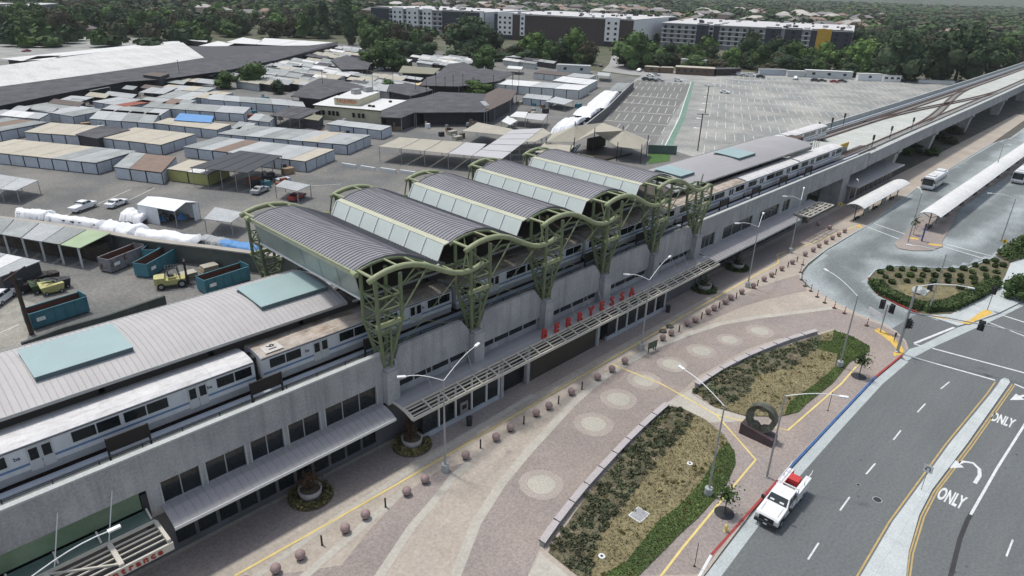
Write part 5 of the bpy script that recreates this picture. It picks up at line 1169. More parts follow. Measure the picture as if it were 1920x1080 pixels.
    obj('bonnet_seam', MB().box(.3,1.7,-.72,-.70,1.39,1.425).box(.3,1.7,.70,.72,1.39,1.425), veh_s, t); obj('roof_seam', MB().box(2.62,3.7,-.01,.01,2.0,2.006), veh_s, t)
    t.location = (46.3,14.35,.01); t.rotation_euler = (0,0,rad(2)); OFF[t] = Vector(t.location)
utility_truck()
def make_car_v(kind, m, label, group=None):
    t = thing('parked_car', label, 'car', (0,0,0), group); w = .88
    if kind == 'suv': pr = [(0,.35),(0,.95),(.1,1.05),(1.0,1.12),(1.55,1.6),(1.8,1.68),(3.6,1.68),(4.3,1.2),(4.5,1.05),(4.5,.4)]; gl = [(1.12,1.16,1.52,1.56),(3.72,1.6,4.22,1.22)]
    elif kind == 'pickup': pr = [(0,.4),(0,1.0),(.1,1.1),(1.3,1.2),(1.85,1.75),(2.1,1.8),(3.3,1.8),(3.6,1.2),(5.4,1.15),(5.4,.5)]; gl = [(1.42,1.24,1.82,1.70),(3.36,1.7,3.55,1.25)]
    else: pr = [(0,.35),(0,.75),(.15,.88),(1.25,.98),(1.95,1.38),(2.3,1.44),(3.1,1.42),(3.85,1.05),(4.5,.98),(4.55,.4)]; gl = [(1.38,1.03,1.93,1.35),(3.2,1.38,3.8,1.08)]
    n = len(pr); top = max(p[1] for p in pr); wa = [w if z < top-.35 else w*.80 for x,z in pr]
    obj('body', MB().add([(x,-b,z) for (x,z),b in zip(pr,wa)]+[(x,b,z) for (x,z),b in zip(pr,wa)], [tuple(range(n)),tuple(range(n,2*n))[::-1]]+[(i,n+i,n+(i+1)%n,(i+1)%n) for i in range(n)]), m, t)
    for a in gl:
        k = .012; obj('windscreen', MB().add([(a[0]-.0,-w*.86,a[1]+.02),(a[0],w*.86,a[1]+.02),(a[2],w*.75,a[3]+.02),(a[2],-w*.75,a[3]+.02)], [(0,3,2,1)]), vglass, t)
    x0 = gl[0][2]-.15; x1 = gl[1][0]+.2
    for s in (-1,1):
        xm = (x0+x1)/2
        for a, b in ((x0-.1,xm-.04),(xm+.04,x1+.05)):
            q = [(a-.15 if a < xm-.3 else a,s*w*1.005,top-.46),(b,s*w*1.005,top-.46),(b-.08,s*w*.86,top-.1),(a+.12,s*w*.86,top-.1)]
            obj('side_window', MB().add(q,[(0,1,2,3) if s < 0 else (0,3,2,1)]), vglass, t)
        for x in (.85,pr[-1][0]-.95): wheel(t, (x,s*(w-.08),.33), .33, .2)
        obj('headlight', MB().box(-.015,.03,s*.65-.12,s*.65+.12,.6,.74), chrome, t)
    return t

# ================================================================ VEHICLES IN THE YARDS
def cars():
    sub = {k: make_car_v(k[0], m, 'x') for k, m in ((('suv',0), veh_w), (('sedan',0), veh_w), (('pickup',0), veh_w), (('sedan',1), veh_d), (('suv',1), veh_d), (('sedan',2), veh_s), (('sedan',3), veh_r))}
    used = set()
    def car(k, px, rz, label, group='parked cars'):
        c = at(*px); src = sub[k]
        if k in used: o = dup(src, loc=(c.x,c.y,.01), rz=rz)
        else: used.add(k); o = src; o.location = (c.x,c.y,.01); o.rotation_euler = (0,0,rz)
        o['label'] = label; o['group'] = group
    R = rad
    car(('pickup',0),(178,386),R(-148),'white pickup truck parked in the yard, left of the white sedan','cars in the market yard')
    car(('sedan',0),(236,380),R(-148),'white sedan parked in the yard right of the white pickup','cars in the market yard')
    car(('sedan',2),(500,356),R(-150),'silver sedan parked under the black canopy edge','cars in the market yard')
    car(('sedan',3),(568,368),R(-150),'dark red car parked under the small carport','cars in the market yard')
    car(('suv',0),(22,552),R(-130),'white van at the left edge behind the utility pole','cars in the market yard')
    car(('sedan',0),(1368,176),R(100),'lone white car in the middle of the big car park')
    for i, (x, y, k) in enumerate([(1220,152,('suv',1)),(1232,153,('sedan',1)),(1245,153,('sedan',2)),(1280,154,('suv',0)),(1227,144,('sedan',0)),(1238,143,('sedan',2))]): car(k, (x,y), R(105), ['dark car at the left end of the upper car row','black sedan second from left in the upper car row','silver sedan third in the upper car row','white car apart at the top of the green lane','white car behind the upper row beside the food stalls','grey car behind the upper row next to a white one'][i])
    for i, (x, y, k) in enumerate([(1380,142,('sedan',1)),(1393,142,('suv',0)),(1403,144,('sedan',2)),(1416,144,('suv',0)),(1434,147,('suv',1))]): car(k, (x,y), R(105), ['dark sedan first of the five by the black canopy','white suv second of the five by the black canopy','silver car third of the five by the black canopy','white suv fourth of the five by the black canopy','dark suv nearest the blue trailer'][i])
    for i, (x, y, k) in enumerate([(1537,154,('suv',1)),(1550,154,('sedan',1)),(1573,156,('sedan',3)),(1588,155,('sedan',1))]): car(k, (x,y), R(105), ['dark suv left in front of the office trailer','black sedan in front of the office trailer','dark red car in front of the office trailer','dark blue car at the right end of the office trailer'][i])
    car(('pickup',0),(1490,150),R(15),'white pickup with trailer before the white box trailer'); car(('suv',0),(1196,135),R(15),'white suv by the gate below the big dark tree'); car(('suv',1),(1126,126),R(30),'dark car beside the entrance road')
    car(('sedan',2),(187,80),R(20),'grey car in the far left car park','cars far left'); car(('suv',1),(233,76),R(20),'dark green car in the far left car park','cars far left'); car(('suv',0),(275,76),R(20),'white car at the head of the far left row','cars far left'); car(('sedan',3),(42,98),R(20),'dark red car on the far left lot before the white roofs','cars far left')
cars()

# ================================================================ MARKET
def quadpt(q, u, v): return (q[0].lerp(q[1], u)).lerp(q[3].lerp(q[2], u), v)
def storage(label, FL, FR, BR, n, roofs, h=2.7, group='storage rows', door=wall_b, side=True):
    A, B, Cc = at(*FL, h), at(*FR, h), at(*BR, h); D = A+(Cc-B); q = [A, B, Cc, D]
    c = (A+Cc)/2; t = thing('storage_row', label, 'storage units', (c.x,c.y,0), group)
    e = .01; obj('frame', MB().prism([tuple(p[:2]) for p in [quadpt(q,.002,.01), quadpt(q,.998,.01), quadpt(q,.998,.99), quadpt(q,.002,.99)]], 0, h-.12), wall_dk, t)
    dv = (Cc-B).normalized(); fv = (B-A).normalized()
    for i in range(n):
        u0, u1 = i/n, (i+1)/n
        ov = -dv*.12
        z1 = Vector((0,0,-.10*(i % 2)*.3))
        obj('roof_panel', MB().slab([quadpt(q,u0,0)+ov+fv*.03+z1, quadpt(q,u1,0)+ov-fv*.03+z1, quadpt(q,u1,1)-fv*.03+z1, quadpt(q,u0,1)+fv*.03+z1], .11), rf[roofs[i*len(roofs)//n]], t)
        a, b = A.lerp(B,u0)+fv*.18, A.lerp(B,u1)-fv*.18; o_ = -dv*.07
        d = obj('door', MB().add([(a.x,a.y,.1),(b.x,b.y,.1),(b.x,b.y,h-.3),(a.x,a.y,h-.3),(a.x+o_.x,a.y+o_.y,.1),(b.x+o_.x,b.y+o_.y,.1),(b.x+o_.x,b.y+o_.y,h-.3),(a.x+o_.x,a.y+o_.y,h-.3)], [(4,5,6,7),(0,4,7,3),(1,2,6,5),(3,7,6,2)]), door, t)
    m = max(1, min(6, int((Cc-B).length/4))) if side else 0
    for i in range(m):
        a, b = B.lerp(Cc,i/m)+dv*.12, B.lerp(Cc,(i+1)/m)-dv*.12; o_ = fv*.07
        obj('end_panel', MB().add([(a.x,a.y,.1),(b.x,b.y,.1),(b.x,b.y,h-.3),(a.x,a.y,h-.3),(a.x+o_.x,a.y+o_.y,.1),(b.x+o_.x,b.y+o_.y,.1),(b.x+o_.x,b.y+o_.y,h-.3),(a.x+o_.x,a.y+o_.y,h-.3)], [(4,5,6,7),(0,4,7,3),(1,2,6,5),(3,7,6,2)]), door, t)
    return t
def canopy_q(name, label, cat, px, h, n, roofs, posts=True, group=None, thick=.12, sag=0, tilt=0):
    q = [at(x, y, h) for x, y in px]; c = sum(q, Vector())/4; t = thing(name, label, cat, (c.x,c.y,0), group)
    for i in range(n):
        u0, u1 = i/n+.006, (i+1)/n-.006; mb = MB(); g = 4 if sag else 1
        for k in range(g):
            v0, v1 = k/g, (k+1)/g; f = lambda v: Vector((0,0,-sag*4*v*(1-v)+tilt*v))
            mb.slab([quadpt(q,u0,v0)+f(v0), quadpt(q,u1,v0)+f(v0), quadpt(q,u1,v1)+f(v1), quadpt(q,u0,v1)+f(v1)], thick)
        obj('roof_panel', mb, rf[roofs[i % len(roofs)]], t)
    if posts:
        for i in range(n+1):
            for v in (.03,.97):
                p = quadpt(q, min(.99,max(.01,i/n)), v); obj('post', MB().box(p.x-.06,p.x+.06,p.y-.06,p.y+.06,0,h-thick), steel, t)
    else:
        w = [quadpt(q,.02,.03), quadpt(q,.98,.03), quadpt(q,.98,.97), quadpt(q,.02,.97)]
        obj('walls', MB().prism([tuple(p[:2]) for p in w], 0, h-thick-.02), wall_dk, t)
    return t
def tarp(label, px, h, seed, bump=.35, cat='tarpaulin', m=tarp_w, nu=26, nv=9, drape=1.2):
    q = [at(x, y, h) for x, y in px]; c = sum(q, Vector())/4; r = random.Random(seed); mb = MB(); vs = []
    t = thing('tarpaulin_cover', label, cat, (c.x,c.y,0), 'white tarpaulins')
    ph = [r.uniform(0,6) for _ in range(4)]
    for j in range(nv+1):
        for i in range(nu+1):
            u, v = i/nu, j/nv; p = quadpt(q,u,v); e = min(u,1-u,v,1-v)
            z = h-.25+bump*.8*(sin(u*nu*.55+ph[0])*.35+sin(v*4+u*9+ph[1])*.3+r.uniform(-.12,.12))+.35*sin(pi*v) - .16*abs(sin(u*nu*.8+v*3+ph[2])) - (drape*.8 if e == 0 else 0)
            vs.append((p.x+r.uniform(-.12,.12), p.y+r.uniform(-.12,.12), z))
    fs = [(j*(nu+1)+i, j*(nu+1)+i+1, (j+1)*(nu+1)+i+1, (j+1)*(nu+1)+i) for j in range(nv) for i in range(nu)]
    mb.add(vs, fs); obj('cover', mb, m, t, smooth=True)
    w = [quadpt(q,.06,.1), quadpt(q,.94,.1), quadpt(q,.94,.9), quadpt(q,.06,.9)]; obj('stacked_goods', MB().prism([tuple(p[:2]) for p in w], 0, h-bump-.25), wall_dk, t)
    return t
def market():
    S_ = storage
    S_('cream and grey roofed storage row at the left edge, front row of the yard', (-62,280),(180,305),(257,283), 9, ['cream']*6+['grey','lgrey','grey'])
    S_('short storage row with brown patched roof left of the yellow building', (213,312),(303,323),(330,294), 3, ['grey','brown','brown'])
    S_('yellow walled shop with cream roof beside the black canopy', (313,316),(390,326),(428,308), 2, ['cream','white'], door=wall_y)
    S_('long pale roofed storage row ending right of the black canopy', (343,275),(573,302),(627,280), 8, ['grey','lgrey','brown','lgrey','grey','lgrey','lgrey','cream'])
    S_('long storage row behind, ending below the taqueria yard', (407,250),(651,271),(695,253), 9, ['grey','grey','lgrey','grey','grey','lgrey','cream','lgrey','grey'])
    S_('short blue grey storage row right in front of the taqueria', (612,232),(715,244),(734,236), 4, ['lgrey'])
    S_('cream roofed storage row with dark tarp at its right end', (45,247),(147,254),(190,236), 4, ['cream'])
    S_('cream roofed storage row right of the dark tarp', (182,257),(302,271),(367,251), 4, ['cream'])
    S_('cream roofed storage row beneath the blue tarp', (287,230),(407,243),(433,233), 4, ['cream'])
    S_('grey striped storage row left of the blue tarp', (167,222),(287,231),(300,212), 4, ['lgrey','grey'])
    S_('long flat grey storage row behind the blue tarp', (267,200),(457,213),(470,201), 7, ['grey','grey','lgrey'])
    S_('small cream roofed storage block behind the long grey row', (357,181),(393,185),(437,174), 2, ['cream'])
    S_('pale storage row reaching the taqueria sign', (390,186),(573,200),(567,189), 6, ['lgrey','grey','lgrey'])
    S_('grey storage block left of the small cream one', (293,182),(357,187),(393,173), 2, ['grey','lgrey'])
    S_('light grey storage block with rust strip in front of the dark shed', (173,190),(237,200),(290,190), 3, ['lgrey','lgrey','rust'])
    S_('grey storage block left, under the dark shed roof', (33,201),(137,218),(200,206), 4, ['grey','grey','lgrey','grey'])
    S_('grey storage block at the left edge behind the cream row', (-80,236),(0,246),(90,229), 3, ['grey','brown','grey'])
    S_('long white roofed block right of the brown roof', (926,157),(1086,169),(1104,160), 7, ['white','lgrey','white'], 3.6, door=wall_wh)
    S_('white roofed block behind the long white one', (1036,151),(1104,159),(1121,150), 4, ['white'], 3.2, door=wall_wh)
    S_('pale brown roofed row beside the car park lane', (1000,136),(1105,147),(1118,141), 5, ['bwn','bwn','lgrey','lgrey'], 3.0, door=wall_wh)
    S_('teal grey storage row beside the brown roof end', (980,183),(1030,188),(1036,180), 3, ['lgrey'], 2.6)
    S_('small grey block right of the blue tarp', (433,240),(466,244),(480,231), 2, ['grey','lgrey'])
    S_('grey block between the blue tarp and the dark roofed stall', (464,224),(505,229),(518,217), 2, ['lgrey','grey'])
    S_('long low block with white parapet at the left edge below the dark shed', (-50,211),(73,223),(92,213), 5, ['lgrey','white','lgrey'], 3.0, door=wall_wh)
    S_('grey storage row behind the grey striped one', (185,207),(300,216),(318,205), 4, ['lgrey','grey','grey','lgrey'])
    S_('pale storage row squeezed before the small cream block', (255,190),(350,197),(368,188), 4, ['grey','lgrey','brown','grey'])
    S_('grey storage row left of the bushy trees', (292,167),(385,173),(405,164), 4, ['cream','lgrey','cream','grey'])
    Q = canopy_q
    Q('market_stall','dark flat stall roof left of the taqueria above the green yellow wall','stall',[(505,216),(560,223),(603,206),(548,198)],3.2,3,['dark'])
    Q('low_shop','yellow green walled shop just left of the taqueria','shop',[(568,222),(598,226),(606,217),(578,213)],2.8,1,['olive'],False)
    Q('shade_canopy','black solar canopy on posts beside the yellow shop','canopy',[(355,314),(465,324),(530,292),(450,282)],4.3,4,['black'])
    Q('market_stall','small open stall roof below the dark shed','stall',[(260,173),(307,176),(333,164),(290,161)],3,2,['lgrey'])
    Q('market_stall','small grey stall roof left below the dark shed','stall',[(107,188),(147,192),(177,182),(133,179)],3,2,['lgrey'])
    Q('market_stall','tiny grey stall roof against the dark shed','stall',[(147,167),(170,170),(207,163),(177,160)],3.5,1,['grey'])
    Q('market_stall','low grey roofed stall at the left edge of the yard','stall',[(-30,352),(30,357),(72,338),(0,327)],2.8,2,['lgrey'])
    Q('carport','small white roofed carport right of the black canopy','carport',[(515,349),(557,358),(583,347),(533,337)],2.6,1,['lgrey'])
    Q('market_stall','grey roofed stall left of the first wavy roof','stall',[(382,410),(433,417),(460,399),(403,388)],2.8,1,['lgrey'])
    Q('tarpaulin_sheet','bright blue tarp stretched over a cream roof','tarp',[(325,225),(397,230),(401,217),(337,212)],2.95,1,['blue'],False,thick=.06)
    Q('tarpaulin_sheet','dark tarp sagging between two cream roofs','tarp',[(140,252),(182,260),(245,243),(190,235)],2.9,1,['dark'],False,thick=.06)
    Q('shade_canopy','row of four tan shade cloths on thin poles in the yard','canopy',[(708,274),(885,292),(913,270),(748,257)],3.9,4,['tan','tan','tan','lilac'],thick=.05,sag=.15)
    Q('shade_canopy','long pale grey shade cloth in five bays behind the wavy roofs','canopy',[(885,292),(960,243),(1018,240),(941,298)],4.0,5,['lilac'],thick=.05)
    Q('shade_canopy','tan shade cloth behind the row of four','canopy',[(865,245),(945,253),(962,242),(895,229)],3.8,1,['tan'],thick=.05,sag=.2)
    Q('shade_canopy','small pale shade cloth leading to the peaked tents','canopy',[(975,265),(1003,266),(1034,250),(1018,240)],3.9,1,['tan'],thick=.05)
    Q('market_stall','grey market tent roof beside the white tents','tent',[(985,222),(1018,226),(1027,214),(990,212)],3.0,1,['lilac'])
    Q('market_stall','white tent roof near the brown market roof','tent',[(955,218),(985,221),(990,210),(968,209)],3.0,1,['white'])
    Q('market_stall','tilted white tent flap in front of the tents','tent',[(940,227),(957,234),(970,226),(952,217)],2.6,1,['white'])
    Q('market_stall','white topped kiosk in the far yard','kiosk',[(950,128),(978,130),(981,125),(953,123)],2.8,1,['white'])
    Q('market_stall','grey topped stall by the car park lane','stall',[(1120,141),(1143,143),(1145,137),(1121,135)],2.8,1,['lgrey'])
    Q('market_stall','pale roofed stall under the far hedge of trees','stall',[(945,106),(980,108),(981,102),(948,101)],3,1,['lgrey'])
    Q('market_stall','grey low roof beside the white tent strip','stall',[(1022,190),(1058,196),(1076,188),(1042,181)],2.6,1,['lgrey'])
    Q('flat_roof_building','flat tan roof building with blue stair behind the last wavy roof','building',[(1003,285),(1063,291),(1077,273),(1020,268)],3.2,1,['tan'],False)
    # big shed
    t = thing('market_shed', 'very large market shed with long white roof and dark shingled near slope', 'shed', (70,280,0))
    zs = 5.6; ridge = [at(0,162,zs), at(180,138,zs), at(300,121,zs), at(383,108,zs)]; ridge = [ridge[0]+(ridge[0]-ridge[1])*.4]+ridge
    back = [at(-60,134,zs), at(0,125,zs), at(110,110,zs), at(215,96,zs), at(343,81,zs)]
    for i in range(4):
        for k in range(5):
            u0, u1 = k/5, (k+1)/5-.0008
            obj('white_roof_panel', MB().slab([ridge[i].lerp(ridge[i+1],u0), ridge[i].lerp(ridge[i+1],u1), back[i].lerp(back[i+1],u1)+Vector((0,0,.4)), back[i].lerp(back[i+1],u0)+Vector((0,0,.4))], .2), rf['shedw'], t)
    near = [at(-60,208,4.2), at(0,198,4.2), at(110,176,4.2), at(235,153,4.2), at(300,149,4.2), at(420,133,4.2), at(520,112,4.2), at(633,84,4.2)]
    rg = [ridge[0], ridge[1], ridge[2], ridge[3], at(383,108,zs), at(440,104,zs), at(530,92,zs), at(634,78,zs)]
    for i in range(7): obj('dark_roof_slope', MB().slab([near[i],near[i+1],rg[i+1]-Vector((0,0,.05)),rg[i]-Vector((0,0,.05))], .15), rf['dark'], t)
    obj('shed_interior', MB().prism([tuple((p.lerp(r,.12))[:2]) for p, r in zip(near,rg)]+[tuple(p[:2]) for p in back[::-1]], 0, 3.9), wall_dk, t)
    Q('market_stall','cream low roof in front of the dark shed, centre','stall',[(330,150),(400,158),(407,150),(345,144)],2.8,2,['cream','lgrey'])
    Q('market_stall','brown patch roof at the dark shed edge','stall',[(267,140),(300,144),(318,138),(285,135)],5.4,1,['bwn'],False)
    for i, (px, l) in enumerate((([(0,110),(40,114),(340,81),(335,76)],'long white roof strip behind the big white shed'),([(45,113),(95,112),(115,104),(70,105)],'low white roof lump behind the big white shed'),([(340,74),(388,79),(392,71),(370,67)],'white tent roof at the far end of the white shed'),([(372,86),(425,87),(440,81),(408,77)],'white tent roof second past the white shed'),
          ([(392,108),(428,112),(440,106),(410,101)],'white square roof in the gap behind the dark shed'),([(425,101),(473,105),(484,98),(458,93)],'white gabled roof beside the white square one'),([(420,80),(480,83),(492,76),(455,70)],'white roof with dark ridge far behind the dark shed'),([(480,83),(560,87),(632,80),(495,71)],'long white roof at the far corner of the market'),([(365,98),(405,101),(420,93),(385,91)],'white low roof tucked behind the white shed end'))):
        Q('white_roof_building', l, 'building', px, 3.4, 2 if i in (0,7) else 1, ['white'], False, 'white roofs behind the big shed')
    # dark roofed halls
    def hall(label, px, z, m, drop=1.0, posts=True):
        pts = P(px, z); c = Vector((sum(p[0] for p in pts)/len(pts), sum(p[1] for p in pts)/len(pts), 0)); t = thing('market_hall', label, 'market hall', tuple(c))
        n = len(pts); mid = (c.x,c.y,z+drop); mb = MB()
        mb.add([(x,y,z) for x,y in pts]+[mid], [(i,(i+1)%n,n) for i in range(n)]); mb.add([(x,y,z-.25) for x,y in pts]+[(x,y,z) for x,y in pts], [(i,(i+1)%n,n+(i+1)%n,n+i) for i in range(n)])
        obj('roof', mb, m, t); inner = [(c.x+(x-c.x)*.8, c.y+(y-c.y)*.8) for x,y in pts]; obj('walls', MB().prism(inner, 0, z-.3), wall_dk, t)
        if posts:
            for x, y in pts: obj('post', MB().box(c.x+(x-c.x)*.97-.08,c.x+(x-c.x)*.97+.08,c.y+(y-c.y)*.97-.08,c.y+(y-c.y)*.97+.08,0,z-.26), steel, t)
    hall('dark shingled market roof right beside the taqueria', [(712,219),(752,221),(777,211),(830,196),(800,180),(762,187),(716,206)], 4.2, rf['dark'], .5)
    hall('wide dark shingled market hall with many thin masts', [(777,211),(910,210),(930,200),(912,176),(823,172),(785,184)], 4.4, rf['dark'], .6)
    hall('brown roofed end of the market hall with a fruit mural', [(912,209),(958,187),(970,170),(935,164),(912,175),(905,190)], 4.6, rf['bwn'], .5)
    hall('dark roof behind the taqueria on its left', [(545,180),(600,186),(640,172),(700,166),(640,150),(600,146),(570,160)], 4.2, rf['dark'], .6)
    hall('dark roof behind the taqueria on its right', [(725,170),(770,180),(812,168),(770,156),(730,158)], 4.2, rf['dark'], .6)
    hall('long dark roof across the middle of the market', [(785,160),(860,162),(935,152),(965,137),(905,128),(850,133),(800,145)], 4.6, rf['dark'], .8)
    hall('dark peaked roof left of the round tree', [(818,140),(890,145),(905,133),(870,116),(840,120)], 4.6, rf['dark'], 1.2)
    hall('dark roof left of the big round tree clump', [(640,130),(690,130),(695,118),(650,103),(620,112)], 4.2, rf['dark'], .6)
    hall('olive roofed market hall in front of the tree clump', [(747,136),(813,139),(826,128),(755,123)], 4.4, rf['olive'], .5)
    # rows of stalls filling the middle
    r = random.Random(11); cols = ['lgrey','grey','shedw','lgrey','cream','dark','grey','white','tan','grey','lgrey']
    spots = []
    for (x0, x1, y, n) in ((455,640,128,8),(445,620,140,7),(500,650,116,6),(530,650,104,5),(560,650,94,4),(430,545,152,5),(545,640,158,4),(650,745,142,4),(640,740,154,4),(640,712,164,3),(762,845,106,6),(770,850,114,5),(700,760,112,2),(470,630,121,6),(480,640,134,6),(455,600,146,6),(540,655,111,5),(570,650,99,4),(600,650,88,3),(770,900,110,7),(930,1010,112,4),(770,840,118,3),(640,700,148,3)):
        for i in range(n):
            x = x0+(x1-x0)*(i+.5)/n; spots.append((x+r.uniform(-3,3), y+r.uniform(-2,2)+i*.3))
    for i, (x, y) in enumerate(spots):
        a = at(x, y, 2.9); fvx = (at(x+10,y+1.4,2.9)-a).normalized(); dvx = (at(x+12,y-5,2.9)-a).normalized(); L = r.uniform(9,22); W_ = r.uniform(5,10)
        q = [a, a+fvx*L, a+fvx*L+dvx*W_, a+dvx*W_]; col = cols[r.randrange(len(cols))]
        t = thing('market_stall', {'dark':'dark','bwn':'brown','lgrey':'light grey','grey':'grey','white':'white','shedw':'worn white','cream':'cream','tan':'tan','green':'pale green'}[col]+' roofed stall in the dense middle rows of the market', 'stall', (a.x,a.y,0), 'stalls in the middle rows of the market')
        k = 2 if L > 11 else 1
        for j in range(k): obj('roof_panel', MB().slab([quadpt(q,j/k+.01,0),quadpt(q,(j+1)/k-.01,0),quadpt(q,(j+1)/k-.01,1)+Vector((0,0,.4)),quadpt(q,j/k+.01,1)+Vector((0,0,.4))], .12), rf[col], t)
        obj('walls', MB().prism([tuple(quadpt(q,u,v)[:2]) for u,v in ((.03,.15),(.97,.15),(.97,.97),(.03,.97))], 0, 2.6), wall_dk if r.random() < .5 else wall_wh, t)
    for i in range(16):
        u = i/15; x = 20+u*520; y = 203-u*100+(8 if i % 2 else 3); a = at(x, y, 2.8); fvx = (at(x+10,y+1.2,2.8)-a).normalized(); dvx = (at(x+11,y-5,2.8)-a).normalized(); L = 6+4*((i*7) % 3); q = [a, a+fvx*L, a+fvx*L+dvx*6, a+dvx*6]
        t = thing('market_stall', 'small lean-to stall roof along the near edge of the big dark shed', 'stall', (a.x,a.y,0), 'lean-to stalls along the dark shed')
        obj('roof_panel', MB().slab([q[0],q[1],q[2]+Vector((0,0,.4)),q[3]+Vector((0,0,.4))], .1), rf[['lgrey','grey','bwn','grey','tan'][i%5]], t)
        obj('walls', MB().prism([tuple(quadpt(q,uu,vv)[:2]) for uu,vv in ((.05,.3),(.95,.3),(.95,.97),(.05,.97))], 0, 2.6), wall_dk, t)
    rc = random.Random(77); zones = [((120,300),(200,225)),((380,560),(262,300)),((150,330),(236,262)),((420,640),(205,225)),((560,700),(225,262)),((700,900),(225,262)),((900,1090),(190,235)),((560,900),(100,150)),((230,500),(178,200)),((470,560),(325,352))]
    for i in range(110):
        (x0,x1),(y0,y1) = zones[i % len(zones)]; c = at(rc.uniform(x0,x1), rc.uniform(y0,y1)); s = rc.uniform(.5,1.5)
        m_ = rc.choice([tarp_w, rf['tan'], dark, rf['lgrey'], woodm, wall_b, rf['rust'], rf['brown'], dump_t])
        t = thing('market_goods', 'small stacked goods and crates left between the market roofs', 'goods', (c.x,c.y,0), 'goods between the market roofs')
        obj('crate', MB().box(c.x-s,c.x+s,c.y-s*.6,c.y+s*.6,0,rc.uniform(.6,1.6)), m_, t); obj('stack', MB().box(c.x-s*.5,c.x+s*.2,c.y+s*.65,c.y+s*1.3,0,rc.uniform(.5,2.2)), rc.choice([woodm,rf['grey'],dark]), t)
    # yellow tarp, fruit mural, poles
    Q('tarpaulin_sheet','yellow awning strip in front of the dark central hall','awning',[(777,158),(815,165),(823,160),(790,154)],3.4,1,['yellow'],thick=.06)
    for i, (x, y) in enumerate([(780,190),(800,192),(818,188),(835,195),(850,190),(868,187),(887,195),(925,190),(960,180),(972,178),(700,183),(738,176),(340,158),(607,180)]):
        c = at(x, y, 0); t = thing('mast', 'thin dark mast standing among the market roofs', 'mast', (c.x,c.y,0), 'masts among the market roofs'); obj('pole', MB().tube([(c.x,c.y,0),(c.x,c.y,9.5)], .09, 5), dark, t); obj('cap', MB().box(c.x-.2,c.x+.2,c.y-.2,c.y+.2,9.3,9.5), dark, t)
    c = at(908,232); t = thing('solar_light', 'pole with tilted white solar panel in front of the market hall', 'solar light', (c.x,c.y,0)); obj('pole', MB().tube([(c.x,c.y,0),(c.x,c.y,6.5)], .1, 6), steel, t); obj('solar_panel', MB().slab([(c.x-1,c.y-1,5.9),(c.x+1.2,c.y-1,5.9),(c.x+1.2,c.y+1,7),(c.x-1,c.y+1,7)], .1), rf['lgrey'], t); obj('battery_box', MB().box(c.x-.35,c.x+.35,c.y-.3,c.y+.3,3.6,4.6), lampw, t)
    # white tarpaulins
    tarp('flat white tarpaulin heap at the left end of the long wall', [(24,396),(80,401),(108,392),(34,386)], 2.4, 1, .2)
    tarp('long narrow white tarpaulin on the shed ridge', [(78,404),(182,419),(205,410),(92,396)], 2.6, 2, .15)
    tarp('bulging white tarpaulin mound in the middle of the wall', [(182,424),(235,436),(282,418),(205,408)], 2.7, 3, .45)
    tarp('long crumpled white tarpaulin roll running to the wavy roof', [(248,436),(356,452),(382,436),(258,422)], 2.6, 4, .4, nu=22)
    tarp('blue plastic sheet over low goods behind the green truss', [(400,452),(480,470),(492,455),(420,444)], 1.6, 5, .2, m=rf['blue'])
    tarp('grey sheeted goods between the white roll and the blue sheet', [(365,446),(420,458),(440,446),(392,436)], 1.5, 6, .2, m=rf['lgrey'])
    tarp('white tent strip nearest the peaked tan tents', [(1030,244),(1072,236),(1100,216),(1062,216)], 3.0, 7, .3)
    tarp('white tent strip in the middle of the car park wall', [(1075,208),(1108,214),(1128,199),(1100,196)], 3.0, 8, .3)
    tarp('white tent strip at the far end of the car park wall', [(1097,196),(1138,196),(1163,168),(1137,165)], 3.0, 9, .3)
    tarp('grey covered stalls at the top of the car park wall', [(1143,165),(1172,166),(1186,153),(1158,153)], 2.8, 10, .25, m=rf['grey'])
    # big white tent in the yard
    q = [at(256,383,3.2), at(327,396,3.2), at(371,379,3.2), at(300,369,3.2)]; c = (q[0]+q[2])/2
    t = thing('white_tent', 'large white tent with open dark side in the yard', 'tent', (c.x,c.y,0)); top = [p+Vector((0,0,0)) for p in q]; rm = [(q[0].lerp(q[3],.5))+Vector((0,0,.8)), (q[1].lerp(q[2],.5))+Vector((0,0,.8))]
    obj('roof_slope', MB().slab([q[0],q[1],rm[1],rm[0]], .05), tarp_w, t); obj('roof_slope', MB().slab([rm[0],rm[1],q[2],q[3]], .05), tarp_w, t)
    def wq(a, b, nm, m=tarp_w): obj(nm, MB().ribbon([tuple(a[:2]),tuple(b[:2])], .06, 0, 3.1), m, t)
    wq(q[0], q[1].lerp(q[0],.45), 'side_sheet'); wq(q[3], q[0], 'side_sheet'); wq(q[2], q[3], 'side_sheet'); wq(q[1].lerp(q[2],.75), q[2], 'side_sheet')
    for p in q: obj('post', MB().box(p.x-.06,p.x+.06,p.y-.06,p.y+.06,0,3.1), steel, t)
    tarp('white sheet sagging from the left side of the large tent', [(219,400),(262,408),(285,395),(250,386)], 1.7, 21, .35)
    rr = random.Random(5)
    for i in range(9):
        c = at(275+rr.uniform(0,75), 405+rr.uniform(-8,10)); t = thing('market_goods', 'small heap of sheeted goods in front of the large white tent', 'goods', (c.x,c.y,0), 'goods before the white tent'); m_ = [tarp_w, rf['tan'], dark, rf['blue'], rf['lgrey']][i % 5]
        mb = MB(); mb.lathe((c.x,c.y,0), [(.9,0),(.8,.5),(.3,.9),(0,1.0)], 7); mb.v = [(x+rr.gauss(0,.12),y+rr.gauss(0,.12),z) for x,y,z in mb.v]; obj('heap', mb, m_, t); obj('crate', MB().box(c.x+.9,c.x+1.5,c.y-.3,c.y+.3,0,.5), woodm, t)
